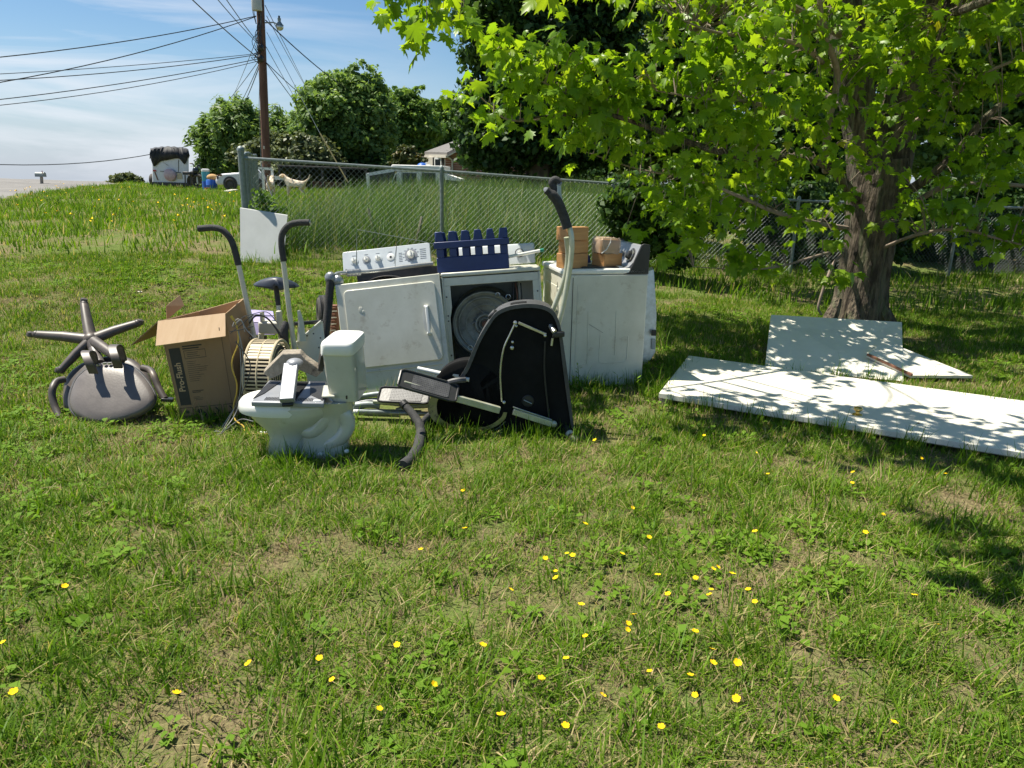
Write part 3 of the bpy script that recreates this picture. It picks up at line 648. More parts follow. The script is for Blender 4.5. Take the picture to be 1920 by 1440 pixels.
MB().slab([T(603, 742, -.15), T(628, 742, -.15), T(618, 722, .05), T(606, 722, .05)], (0, 0, -.012)).build('hinge_deck', W_PORC, toi, bevel=.005)
# silver vented device on the seat
zs = T(530, 744).z
dev = thing('vented_device', 'silver device with slotted vents and dark sides lying on the toilet seat', 'device', T(540, 745))
A, B, Cc, D = T(469, 740, -.20), T(606, 733, -.20), T(612, 712, .12), T(504, 711, .12)
A.z = B.z = zs+.030; Cc.z = D.z = zs+.062
base = MB().slab([A, B, Cc, D], (0, 0, -.028)).build('housing', SILVER, dev, bevel=.006)
Mx = lambda u, v, h=.0: (A.lerp(B, u)).lerp(D.lerp(Cc, u), v)+Vector((0, 0, h))
m = MB()
for k in range(32):
    u = .17+.66*k/31
    if .44 < u < .60: continue
    m.bar(Mx(u, .07, .001), Mx(u+.006, .20, .001), .0035, .002)
v_ = m.build('vent_slots', BLK, dev, smooth=False); v_['kind'] = 'stuff'
MB().slab([Mx(.0, .10, .0015), Mx(.10, .35, .0015), Mx(.24, .96, .0015), Mx(.04, .93, .0015)], (0, 0, .003)).build('side_panel', BLK, dev)
MB().slab([Mx(.78, .35, .0015), Mx(.98, .10, .0015), Mx(.985, .97, .0015), Mx(.72, .97, .0015)], (0, 0, .003)).build('side_panel', BLK, dev)
MB().slab([Mx(.45, .08, .0015), Mx(.60, .08, .0015), Mx(.70, .95, .0015), Mx(.45, .95, .0015)], (0, 0, .002)).build('centre_recess', BLKM, dev)
# loose silver handset-like box on top
hs_ = thing('silver_box', 'slim silver box with rounded top propped on the vented device', 'box', Mx(.5, .15, .01))
a, b_ = T(537, 735, -.24), T(547, 690, -.04); a.z = zs+.05; b_.z = zs+.20
MB().bar(a, b_, .078, .036, Vector((0, -.5, 1))).build('body', SILVER, hs_, bevel=.006, seg=3)
MB().ball(b_+Vector((.012, .02, .004)), (.046, .05, .026), 16, 8).build('rounded_head', SILVER, hs_)
MB().bar(a+Vector((0, .002, -.028)), b_+Vector((0, 0, -.03)), .058, .018, Vector((0, -.5, 1))).build('underside', BLK, hs_, bevel=.004)
# weathered bent board behind it
bb = [(493, 700), (529, 664), (562, 663), (572, 674), (605, 697), (593, 708), (556, 692), (547, 680), (535, 684), (527, 702), (508, 711)]
o = MB().slab([P(x, y, Yt+.06) for x, y in bb], (0, .035, .02)).build('bent_board', DUSTW, None, loc=P(550, 700, Yt+.06), bevel=.004, smooth=False)
tag(o, 'weathered boomerang shaped board propped above the toilet bowl', 'board')

# ============================================================ overturned office chair
qc = G(215, 797)
ch = thing('office_chair', 'overturned taupe office chair with its five star base in the air', 'chair', qc)
Yc = qc.y+.14
def K(px, py, dy=0): return P(px, py, Yc+dy)
def cushion(outl, dy0, th, name, mat, bul):
    """cushion facing the camera: outline pixels, lens-like front"""
    cx = sum(a for a, b in outl)/len(outl); cy = sum(b for a, b in outl)/len(outl)
    path = smooth_path([Vector((a, b, 0)) for a, b in outl]+[Vector((outl[0][0], outl[0][1], 0))], 5)[:-1]
    rings = []
    tilt = lambda py: (cy-py)/FPX*Yc*.75
    for s, d in ((.93, th), (1, th*.75), (1.0, th*.3), (.97, 0), (.86, -bul*.55), (.62, -bul*.85), (.3, -bul), (.02, -bul*1.02)):
        rings.append([P(cx+(q.x-cx)*s, cy+(q.y-cy)*s, Yc+dy0+d+tilt(cy+(q.y-cy)*s)) for q in path])
    m = MB(); m.loft(rings); return m.build(name, mat, ch, ang=70)
back_o = [(159, 695), (189, 684), (224, 682), (253, 692), (278, 718), (291, 746), (279, 767), (241, 785), (194, 794), (161, 789), (136, 771), (131, 746), (142, 713)]
seat_o = [(117, 744), (124, 708), (152, 682), (194, 669), (241, 671), (267, 688), (284, 714), (286, 750), (260, 775), (200, 785), (140, 775), (121, 765)]
cushion(seat_o, .20, .07, 'seat', TAUPED, .02)
bk_ = cushion(back_o, -.02, .045, 'backrest', TAUPE, .026)
_p = smooth_path([Vector((a, b, 0)) for a, b in back_o+back_o[:1]], 5); MB().tube([K(v.x, v.y, .014+(737-v.y)/FPX*Yc*.75) for v in _p], .012, 6).build('gap_shade_rim', GREYP, bk_)  # dark rim added to draw the shaded gap behind the backrest
for pts in ([(176, 700, .0), (168, 682, -.03), (160, 664, .02), (163, 659, .07), (172, 662, .12), (178, 684, .16)], [(222, 690, .0), (217, 672, -.03), (211, 654, .03), (215, 648, .08), (223, 651, .13), (230, 676, .17)]):
    q = smooth_path([K(*p) for p in pts], 4); m = MB(); rings_ = []
    for i, v in enumerate(q):
        t = (q[min(i+1, len(q)-1)]-q[max(i-1, 0)]).normalized(); n_ = t.cross(Vector((1, 0, 0))).normalized()*.007; w_ = Vector((.029, 0, 0)); rings_.append([v-w_-n_, v+w_-n_, v+w_+n_, v-w_+n_])
    m.loft(rings_); m.build('back_bracket', TAUPED, ch, bevel=.003)
for pts in ([(122, 711, .2), (107, 715, .16), (99, 728, .10), (98, 745, .07), (104, 765, .04), (112, 783, .0)], [(268, 690, .22), (281, 694, .18), (288, 704, .12), (296, 724, .08), (303, 738, .05), (309, 748, .03)]):
    q = smooth_path([K(*p) for p in pts], 5); MB().tube(q, .023, 12).build('armrest', TAUPED, ch)
for a, b_ in (((110, 786, 0), (133, 777, .1)), ((303, 748, .02), (325, 750, .04))): MB().bar(K(*a), K(*b_), .05, .022).build('arm_mount', BLK, ch, bevel=.004)
for (px, py) in ((185, 686), (197, 683), (206, 683)): MB().lathe([(.012, 0), (.012, .012)], 8, Matrix.Translation(K(px, py, .1))).build('bolt', CHROME, ch)
hub = K(171, 637, .42)
MB().tube([hub, K(177, 655, .36)], [.042, .036], 16).build('gas_column_sleeve', TAUPED, ch)
MB().tube([K(175, 652, .37), K(187, 682, .24)], .033, 16).build('gas_column', TAUPE, ch)
MB().ball(hub, (.055, .05, .05), 16, 10).build('hub', TAUPED, ch)
for (px, py, dy, cs) in ((68, 627, .42, (57, 627)), (158, 570, .62, (157, 564)), (258, 606, .55, (263, 604)), (115, 693, .25, (110, 694)), (222, 672, .20, (228, 675))):
    tip = K(px, py, dy); m = MB(); m.tube([hub+(tip-hub)*.05, hub.lerp(tip, .5)+Vector((0, -.004, .006)), tip], [.042, .036, .028], 12, flat=.85); arm = m.build('base_arm', TAUPED, ch)
    MB().ball(tip, (.027, .027, .027), 12, 8).build('arm_end', TAUPED, arm)
    cp = P(cs[0], cs[1], Yc+dy+.01); dirv = Vector((.3, .2, 1)).normalized()
    Mx_ = Matrix.Translation(cp) @ dirv.to_track_quat('Z', 'Y').to_matrix().to_4x4()
    MB().lathe([(.012, -.02), (.022, -.014), (.024, 0), (.022, .014), (.012, .02)], 14, Mx_).build('caster', TAUPED, arm)

# ============================================================ cardboard box
qb = G(340, 792); Yb = qb.y
bxr = thing('cardboard_box', 'large open cardboard box with black printed strip on its front', 'box', qb)
FBL, FBR = G(340, 792), G(452, 782); FTL = P(297, 603, Yb-.03); _pn = (FBR-FBL).cross(FTL-FBL); _rd = P(423, 588, 1)-CAMV; FTR = CAMV+_rd*((FBL-CAMV).dot(_pn)/_rd.dot(_pn))
dep = Vector((.085, .36, 0)); BBL, BBR = FBL+dep, FBR+dep; BTL, BTR = FTL+dep+Vector((.0, .02, 0)), P(457, 560, FTR.y+.36)
tk = .005
def quad(a, b, c, d, name, mat, th, parent=bxr, label=None): 
    n = (b-a).cross(d-a).normalized()*th; return MB().slab([a, b, c, d], n).build(name, mat, parent, smooth=False, label=label)
quad(FBL, FBR, FTR, FTL, 'front_panel', CARD, -tk); quad(FBR, BBR, BTR, FTR, 'side_panel', CARD, -tk); quad(BBL, FBL, FTL, BTL, 'side_panel', CARD, -tk); quad(BBR, BBL, BTL, BTR, 'back_panel', CARD, -tk); quad(FBL+Vector((0,0,.012)), FBR+Vector((0,0,.012)), BBR+Vector((0,0,.012)), BBL+Vector((0,0,.012)), 'bottom_panel', CARD, tk)
_f0 = P(292, 649, Yb-.16); _pn = (FTR-FTL).cross(_f0-FTL); _rd = P(423, 631, 1)-CAMV; _f1 = CAMV+_rd*((FTL-CAMV).dot(_pn)/_rd.dot(_pn))
quad(_f0, _f1, FTR+Vector((0, -.004, .002)), FTL+Vector((0, -.004, .002)), 'flap', CARDL, tk)
ed = FTR.lerp(BTR, .5)
quad(FTR+Vector((0, .02, 0)), BTR, BTR+Vector((-.10, -.02, -.17)), FTR+Vector((-.09, .03, -.17)), 'flap', CARDL, tk)
quad(FTL, BTL, BTL+Vector((-.20, .0, -.13)), P(246, 648, Yb+.05), 'flap', CARD, tk)
quad(P(312, 600, BTL.y-.1), P(345, 573, BTL.y), P(337, 553, BTL.y+.02), P(311, 574, BTL.y-.08), 'flap', CARD, tk)
quad(BTL, BTR, BTR+Vector((.02, .05, -.20)), BTL+Vector((.02, .05, -.20)), 'flap', CARD, tk)
fn = (FBR-FBL).cross(FTL-FBL).normalized()
if fn.y > 0: fn = -fn
def F(u, v, h=.0012): return FBL.lerp(FBR, u).lerp(FTL.lerp(FTR, u), v)+fn*h
def ink(u0, v0, u1, v1, mb, h=.0012): mb.slab([F(u0, v0, h), F(u1, v0, h), F(u1, v1, h), F(u0, v1, h)], fn*.0006)
m = MB(); ink(.055, .17, .225, .735, m); m.build('printed_strip', INK, bxr, smooth=False)
ux = (FBR-FBL).normalized(); uz = (FTL.lerp(FTR, .5)-FBL.lerp(FBR, .5)).normalized()
Mt = Matrix.Identity(4)
for i, col in enumerate((uz, -ux, fn)):
    for j in range(3): Mt[j][i] = col[j]
Mt.translation = F(.14, .45, .002)-rootloc(bxr)
text_mesh('Pro-Flush', .050, 'print_name', CARDL, bxr, Mt, .0004, .001)
m = MB(); rr = random.Random(4)
for k in range(2): ink(.26, .735-.022*k, .56-.05*k, .747-.022*k, m)
def frame(u0, v0, u1, v1, t=.004):
    ink(u0, v0, u1, v0+t, m); ink(u0, v1-t, u1, v1, m); ink(u0, v0, u0+t*1.3, v1, m); ink(u1-t*1.3, v0, u1, v1, m)
frame(.27, .62, .60, .70)
for k in range(3): ink(.31, .675-.018*k, .31+rr.uniform(.15, .26), .679-.018*k, m)
for k in range(11): ink(.28, .59-.019*k, .28+rr.uniform(.12, .34), .593-.019*k, m)
for k in range(2): ink(.28, .30-.014*k, .46-.05*k, .307-.014*k, m)
for k in range(3): ink(.28, .24-.014*k, .28+rr.uniform(.08, .16), .243-.014*k, m)
for k in range(4):
    u0 = .035+.235*k; frame(u0, .03, u0+.20, .145, .005)
    if k == 0: ink(u0+.07, .085, u0+.13, .115, m); ink(u0+.03, .055, u0+.16, .062, m)
    if k == 1:
        m.lathe([(.016, 0), (.001, .0005)], 12, Matrix.Translation(F(u0+.07, .10)) @ fn.to_track_quat('Z', 'Y').to_matrix().to_4x4()); m.lathe([(.018, 0), (.001, .0005)], 12, Matrix.Translation(F(u0+.12, .065)) @ fn.to_track_quat('Z', 'Y').to_matrix().to_4x4())
    if k in (2, 3): m.slab([F(u0+.04, .05), F(u0+.12, .05), F(u0+.16, .09), F(u0+.10, .13), F(u0+.09, .12), F(u0+.13, .09), F(u0+.11, .065), F(u0+.04, .065)], fn*.0006)
for k in range(9): ink(.56+rr.uniform(0, .3), .2+rr.uniform(0, .1), .60+rr.uniform(0, .3), .203+rr.uniform(0, .1), m) if False else None
ink(.10, .80, .24, .835, m); ink(.88, .02, .885, .95, m)
m.build('printed_marks', INK, bxr, smooth=False)
# mark on flap
a = P(411, 617, Yb-.115); MB().box(a, (.004, .003, .02)).build('flap_mark', INK, bxr)

# wires and yellow cord hanging over the box corner
yw = Yb-.02
wb = thing('grey_wire_bundle', 'bundle of loose grey wires hanging over the cardboard box corner', 'wires', G(410, 815))
for k, pts in enumerate(([(436, 612), (440, 603), (447, 598), (455, 606), (459, 622)], [(432, 625), (441, 618), (452, 610), (470, 594), (485, 590), (505, 600), (530, 630)], [(444, 612), (449, 640), (452, 700), (447, 750), (430, 780), (404, 820)], [(446, 618), (455, 660), (456, 720), (444, 770), (425, 800), (402, 822)],
                         [(438, 614), (446, 606), (455, 595), (470, 590), (500, 585), (520, 605)], [(430, 622), (452, 618), (475, 612)], [(442, 606), (452, 600), (462, 618), (478, 634)], [(405, 822), (430, 800), (452, 786), (475, 790)], [(442, 640), (470, 690), (440, 765), (415, 812)])):
    q = smooth_path([P(x, y, yw-.05-.012*k-(.12 if y > 760 else 0)*min(1, (y-760)/50)) for x, y in pts], 5)
    for v in q: v.z = max(v.z, .01)
    MB().tube(q, .0028 if k not in (2, 3, 8) else .0035, 5).build('wire', [WIREG, BLK, WIREG, WIREG, GREYP, BLK, WIREG, WIREG, GREYP][k], wb)
ye = thing('yellow_extension_cord', 'yellow extension cord hanging down the box corner and looping in the grass', 'cord', G(460, 800))
q = smooth_path([P(x, y, yw-.08-(.0 if y < 770 else .15*min(1, (y-770)/40))) for x, y in ((437, 597), (441, 604), (446, 620), (446, 645), (436, 672), (435, 690), (443, 715), (444, 735), (438, 760), (440, 785), (449, 794), (457, 800), (460, 815), (470, 827), (487, 833), (500, 831), (503, 822), (492, 812))], 5)
for v in q: v.z = max(v.z, .012)
MB().tube(q, .0045, 7).build('cord', YELC, ye)
MB().tube([P(433, 592, yw-.08), P(438, 600, yw-.08)], [.009, .006], 8).build('plug', YELC, ye)
MB().tube([P(488, 811, yw-.22), P(500, 812, yw-.22)], .009, 8).build('connector', W_LID, ye)

# ============================================================ air bike with black foam handles
qe = G(515, 765); Ye = qe.y+.05
ex = thing('exercise_bike', 'ivory exercise bike with two tall arms, black foam grips and navy seat', 'exercise bike', qe)
def E(px, py, dy=0): return P(px, py, Ye+dy)
g1 = smooth_path([E(372, 429), E(398, 427), E(416, 431), E(431, 446), E(440, 468), E(447, 497)], 5)
MB().tube(g1, .021, 14).build('grip', FOAM, ex); MB().ball(g1[0], (.010, .014, .014), 8, 6).build('tube_end', CHROME, ex)
MB().tube([E(447, 495), E(470, 600), E(484, 668, .05)], .0165, 14).build('handle_arm', IVORY, ex)
g2 = smooth_path([E(581, 417), E(556, 418), E(540, 424), E(529, 440), E(528, 462), E(532, 490)], 5)
MB().tube(g2, .021, 14).build('grip', FOAM, ex); MB().ball(g2[0], (.010, .014, .014), 8, 6).build('tube_end', CHROME, ex)
MB().tube([E(531, 488), E(542, 580), E(553, 662, .05)], .0165, 14).build('handle_arm', IVORY, ex)
# saddle: rear view, wide wings and a dip
m = MB(); rings = []
for t, wdt, up in ((0, .03, .0), (.03, .14, .012), (.10, .165, .018), (.17, .13, .01), (.24, .07, 0), (.29, .03, -.012)):
    c = E(518, 531, .30+t-.1); rings.append([c+Vector((wdt*math.cos(a), 0, up+.028*math.sin(a)-(.035*abs(math.cos(a))**1.5)+(.012 if math.sin(a) < 0 and abs(math.cos(a)) < .4 else 0))) for a in [2*math.pi*k/24 for k in range(24)]])
m.loft(rings); m.build('saddle', NAVY, ex, ang=70)
MB().tube([E(517, 532, .28), E(522, 572, .28)], .018, 12).build('post_boot', FOAM, ex)
MB().tube([E(522, 570, .28), E(526, 640, .26)], .014, 12).build('seat_post', IVORY, ex)
MB().box(E(508, 613, .20), (.15, .10, .085)).build('frame_housing', IVORY, ex, bevel=.012)
MB().box(E(492, 598, .18), (.018, .05, .10)).build('frame_lug', IVORY, ex, bevel=.004); MB().box(E(524, 600, .17), (.03, .05, .13)).build('frame_lug', IVORY, ex, bevel=.004)
MB().tube([E(490, 625, .2), E(484, 680, .2), E(480, 745, .2)], .02, 12).build('frame_tube', IVORY, ex)
MB().tube([E(530, 625, .2), E(548, 700, .2), E(552, 748, .2)], .02, 12).build('frame_tube', IVORY, ex)
MB().tube([E(470, 752, .2), E(560, 748, .2)], .022, 12).build('floor_bar', IVORY, ex)
MB().tube(smooth_path([E(537, 603, .02), E(533, 625, .0), E(540, 660, .02)], 4), [.02, .026, .028, .028, .028, .026, .022, .02, .016][:9], 10).build('pivot_boot', FOAM, ex)
MB().tube([E(552, 607, .1), E(605, 603, .25)], .014, 10).build('crank_axle', BLK, ex)
m = MB(); m.tube([E(560, 582, .12), E(564, 600, .12), E(566, 640, .1)], [.012, .02, .035], 8, flat=.5); m.build('bracket', IVORY, ex)
for k, py in enumerate((612, 622, 634, 646, 660, 674)): MB().ball(E(466+.8*k*2, py, -.01), .006, 6, 5).build('rivet', CHROME, ex)
MB().tube(smooth_path([E(468, 606, -.02), E(480, 592, -.03), E(500, 596, -.03), E(520, 620, -.03), E(538, 655, -.03), E(545, 670, 0)], 5), .006, 6).build('brake_cable', BLK, ex)
# lilac panels behind
lp = thing('purple_plastic_panel', 'faded purple plastic panel lying behind the exercise bike frame', 'panel', G(495, 660))
MB().slab([E(466, 580, .5), E(512, 583, .5), E(516, 604, .30), E(466, 604, .3)], (0, .01, -.014)).build('upper_slat', LILAC, lp, bevel=.003)
MB().slab([E(466, 606, .3), E(516, 606, .3), E(516, 628, .26), E(466, 628, .26)], (0, .012, -.004)).build('lower_slat', LILAC, lp, bevel=.003)
m = MB(); m.bar(E(466, 592, .39)+Vector((0, 0, .008)), E(514, 594, .39)+Vector((0, 0, .008)), .008, .004); m.build('slat_joint', NAVY, lp)
MB().slab([E(468, 630, .28), E(500, 630, .28), E(498, 660, .28), E(470, 660, .28)], (0, .01, 0)).build('support', DARKM, lp)

# ---- cream drum fan housing
qf = G(505, 790)
Yf = qf.y+.16; fc = P(504, 704, Yf)
fan = thing('fan_housing', 'cream slatted drum fan housing standing between box and toilet', 'fan', qf)
Mf = Matrix.Translation(fc) @ Matrix.Rotation(R(90), 4, 'Y'); rad = .235; hw = .082
MB().lathe([(rad-.03, -hw+.01), (rad-.03, hw-.01)], 40, Mf).build('inner_drum', DARKM, fan)
for z, r2 in ((-hw, .010), (0, .006), (hw, .010)): MB().torus(rad, r2, 56, 8, Matrix.Translation(fc+Vector((z, 0, 0))) @ Matrix.Rotation(R(90), 4, 'Y')).build('hoop', CREAM, fan)
sl_me = MB().box((0, 0, 0), (hw*2, .006, .010)).build('slat', CREAM, fan, False, bevel=0)
for k in range(60):
    o = sl_me if k == 0 else sl_me.copy()
    if k: C.objects.link(o); o.parent = fan
    a = 2*math.pi*k/60; M0 = Matrix.Translation(fc-Vector(qf)+Vector((0, rad*math.cos(a), rad*math.sin(a)))) @ Matrix.Rotation(a, 4, 'X')
    o.matrix_local = M0
m = MB(); 
for k in range(5): m.torus(.05+.04*k, .004, 32, 5, Matrix.Translation(fc+Vector((hw+.004, 0, 0))) @ Matrix.Rotation(R(90), 4, 'Y'))
m.build('side_grille', CREAM, fan); MB().lathe([(rad-.01, 0), (rad-.02, .012), (.001, .014)], 40, Matrix.Translation(fc-Vector((hw+.012, 0, 0))) @ Matrix.Rotation(R(90), 4, 'Y')).build('side_cover', DUSTW, fan)
m = MB(); m.slab([Vector((fc.x+dx, fc.y+rad*math.cos(a)*1.02, fc.z+rad*math.sin(a)*1.02)) for dx, a in ((-hw, R(110)), (hw, R(110)), (hw, R(138)), (-hw, R(138)))], (0, .003, -.003)); m.build('top_plate', CREAM, fan)
MB().box((fc.x, fc.y, .03), (.17, .22, .06)).build('stand', CREAM, fan, bevel=.01)

# ---- white bent sheet between dryer and toilet
qs = G(575, 760); Ys = qs.y+.12
ws = thing('appliance_side_panel', 'loose white enamel panel leaning diagonally behind the toilet tank', 'panel', qs)
MB().slab([P(566, 660, Ys), P(557, 642, Ys), P(602, 603, Ys+.05), P(606, 640, Ys+.04), P(640, 760, Ys-.02), P(580, 735, Ys-.02)], (.01, .012, 0)).build('sheet', W_ENAMEL, ws, bevel=.002)
MB().tube(smooth_path([P(568, 664, Ys-.006), P(557, 645, Ys-.006), P(562, 637, Ys-.006), P(602, 602, Ys+.045)], 4), .008, 8).build('rolled_edge', W_ENAMEL, ws)
for px, py in ((603, 632), (600, 650), (590, 624), (578, 628)): MB().lathe([(.006, 0), (.001, .001)], 8, Matrix.Translation(P(px, py, Ys-.004+.02)-Vector((0, .03, 0))) @ Matrix.Rotation(R(90), 4, 'X')).build('screw_hole', BLK, ws)
# ---- wheel and rusty coil left of the dryer
qw = G(600, 690)
wh = thing('small_tyre', 'small worn black tyre half hidden left of the dented dryer', 'tyre', (qw.x, qw.y+.3, H(qw.x, qw.y+.3)))
cpt = P(607, 588, qw.y+.3); Mt2 = Matrix.Translation(cpt) @ Matrix.Rotation(R(20), 4, 'Z') @ Matrix.Rotation(R(90), 4, 'Y')
MB().torus(.105, .055, 36, 12, Mt2).build('tyre', RUBBER, wh)
for k in range(7): MB().torus(.157, .004, 36, 4, Mt2 @ Matrix.Translation((0, 0, -.03+.01*k))).build('tread_groove', BLK, wh)
MB().lathe([(.06, -.03), (.06, .03)], 20, Mt2).build('rim', CHROME, wh)
m = MB(); m.tube([cpt+Vector((0, 0, -.1)), Vector((cpt.x, cpt.y, wh.location.z-.0))], .015, 8); m.build('axle_stand', DARKM, wh)
rc = thing('rusty_coil', 'rusty brown finned coil wedged against the dented dryer side', 'coil', G(625, 700))
yr = yq+.12
for k in range(9): MB().tube([P(619, 578+k*6, yr-.09), P(634, 577+k*6, yr)], .006, 6).build('fin', CHROME if k % 2 else RUST, rc)
MB().tube([P(626, 572, yr), P(629, 632, yr)], .035, 10).build('core', RUST, rc)

# ============================================================ black stair climber machine
qm = G(950, 818); Ym = qm.y+.06
mc = thing('exercise_machine', 'black exercise stepper machine with tall curved grip rods lying before the dryers', 'exercise machine', qm)
def Q(px, py, dy=0): return P(px, py, Ym+dy)
arc = [(868, 707), (880, 688), (899, 642), (919, 607), (934, 589), (957, 579), (987, 575), (1014, 577), (1033, 586), (1043, 603), (1049, 628), (1055, 677), (1065, 754), (1072, 802)]
arc3 = smooth_path([Vector((a, b, 0)) for a, b in arc], 3)
low = [(1074, 816), (930, 818), (800, 820), (797, 795), (806, 765), (815, 738), (840, 722)]
depth = .20
front = [Q(q.x, q.y) for q in arc3]+[Q(a, b) for a, b in low]
for v in front: v.z = max(v.z, .0)
# side plates
MB().slab(front, (0, .012, 0)).build('side_plate', BLKM, mc, smooth=False)
MB().slab([v+Vector((0, depth, 0)) for v in front], (0, .012, 0)).build('side_plate', BLKM, mc, smooth=False)
top = [Q(q.x, q.y) for q in arc3]
def rimv(sh_, y0, y1):
    ctr = Q(960, 720); rings = []
    for v in top:
        d = (v-ctr); d.y = 0; d.normalize(); rings.append([v+Vector((0, y0, 0))-d*.004, v+Vector((0, y0, 0))+d*sh_, v+Vector((0, y1, 0))+d*sh_, v+Vector((0, y1, 0))-d*.004])
    return MB().loft(rings)
rimv(.012, -.010, depth+.012).build('top_shroud', GREYP, mc, ang=50, bevel=.003)
rimv(.020, -.018, .010).build('rim_band', GREYP, mc, ang=50); 
# display recess, cup hole and knob sit on the shroud
def on_rim(px, py, dy): 
    return Q(px, py, dy)
def rim_patch(pa, pb, d0, d1, h, name, mat):
    seg = [v for v in arc3 if pa <= v.x <= pb and v.y < 640]
    ctr = Q(960, 720); r_ = []
    for q in seg:
        v = Q(q.x, q.y); d = v-ctr; d.y = 0; d.normalize(); r_.append([v+d*(.0125)+Vector((0, d0, 0)), v+d*(.0125+h)+Vector((0, d0, 0)), v+d*(.0125+h)+Vector((0, d1, 0)), v+d*.0125+Vector((0, d1, 0))])
    MB().loft(r_).build(name, mat, mc)
rim_patch(952, 990, .03, .13, .002, 'display_recess', BLKM)
cvr = Q(1014, 577, .08); MB().lathe([(.038, 0), (.036, .002), (.001, .0022)], 24, Matrix.Translation(cvr+Vector((0, 0, .012))) @ Matrix.Rotation(R(9), 4, 'Y')).build('cup_hole', BLKM, mc)
kp = Q(931, 596, .04); dk = Vector((-.75, 0, .62)).normalized(); Mk_ = Matrix.Translation(kp) @ dk.to_track_quat('Z', 'Y').to_matrix().to_4x4()
MB().lathe([(.036, 0), (.036, .035), (.032, .042), (.001, .043)], 20, Mk_).build('knob', BLK, mc)
MB().lathe([(.030, .043), (.028, .046), (.001, .0465)], 20, Mk_).build('knob_cap', GREYP, mc)
MB().tube(smooth_path([Q(967, 604, -.03), Q(957, 625, -.035), Q(944, 655, -.04), Q(938, 700, -.04), Q(941, 753, -.04)], 6), .006, 8).build('curved_rod', CHROME, mc)
MB().bar(Q(972, 605, -.03), Q(1024, 627, -.035), .012, .016).build('link_bar', CHROME, mc, bevel=.002)
for px, py, r in ((966, 605, .012), (968, 611, .008), (961, 641, .008), (960, 652, .012), (1022, 629, .009), (1038, 622, .010), (945, 754, .010), (1040, 793, .008)):
    MB().lathe([(r, -.01), (r, .006), (r*.6, .008), (r*.6, .018), (.001, .02)], 10, Matrix.Translation(Q(px, py, -.035)) @ Matrix.Rotation(R(90), 4, 'X')).build('bolt', CHROME, mc)
MB().tube([Q(1032, 611, -.0), Q(1040, 623, -.05)], .016, 10).build('axle_stub', CHROME, mc)
MB().bar(Q(1036, 628, -.045), Q(1058, 626, -.02), .03, .035).build('pivot_bracket', BLK, mc, bevel=.008)
MB().tube([Q(1036, 634, -.02), Q(1034, 648, -.02)], .008, 8).build('spring_clip', CHROME, mc)
MB().lathe([(.04, 0), (.035, .006), (.001, .008)], 20, Matrix.Translation(Q(990, 752, -.002)) @ Matrix.Rotation(R(90), 4, 'X')).build('hub_cover', BLK, mc)
MB().tube([Q(982, 750, -.02), Q(997, 757, -.02)], .003, 6).build('cotter_pin', CHROME, mc)
MB().tube(smooth_path([Q(1022, 640, -.016), Q(1021, 700, -.016), Q(1030, 790, -.016)], 5), .006, 6).build('side_seam', BLK, mc)
# rods and grips
r1 = smooth_path([Q(1042, 622, .04), Q(1054, 580, .05), Q(1062, 540, .06), Q(1070, 490, .07), Q(1072, 450, .07), Q(1066, 420, .08), Q(1050, 375, .10), Q(1047, 347, .12)], 6)
MB().tube(r1, .0165, 12).build('grip_rod', RODW, mc)
r2 = smooth_path([Q(1033, 590, .16), Q(1045, 560, .16), Q(1059, 520, .15), Q(1065, 480, .14), Q(1062, 445, .12)], 6)
MB().tube(r2, .0165, 12).build('grip_rod', RODW, mc)
MB().tube(smooth_path([Q(1064, 428, .07), Q(1058, 408, .07), Q(1049, 385, .06), Q(1040, 370, .05), Q(1024, 356, .04)], 5), [.029]*3+[.029]*15+[.022]*3, 14).build('foam_grip', FOAM, mc)
MB().tube(smooth_path([Q(1047, 372, .12), Q(1041, 355, .12), Q(1035, 343, .12), Q(1041, 337, .12), Q(1050, 343, .12)], 5), .022, 14).build('foam_grip', FOAM, mc)
for px, py, dy in ((1024, 356, .035), (1049, 343, .11)): MB().lathe([(.016, -.004), (.016, .004), (.001, .006)], 12, Matrix.Translation(Q(px, py, dy)) @ Matrix.Rotation(R(60), 4, 'X')).build('grip_cap', SILVER, mc)
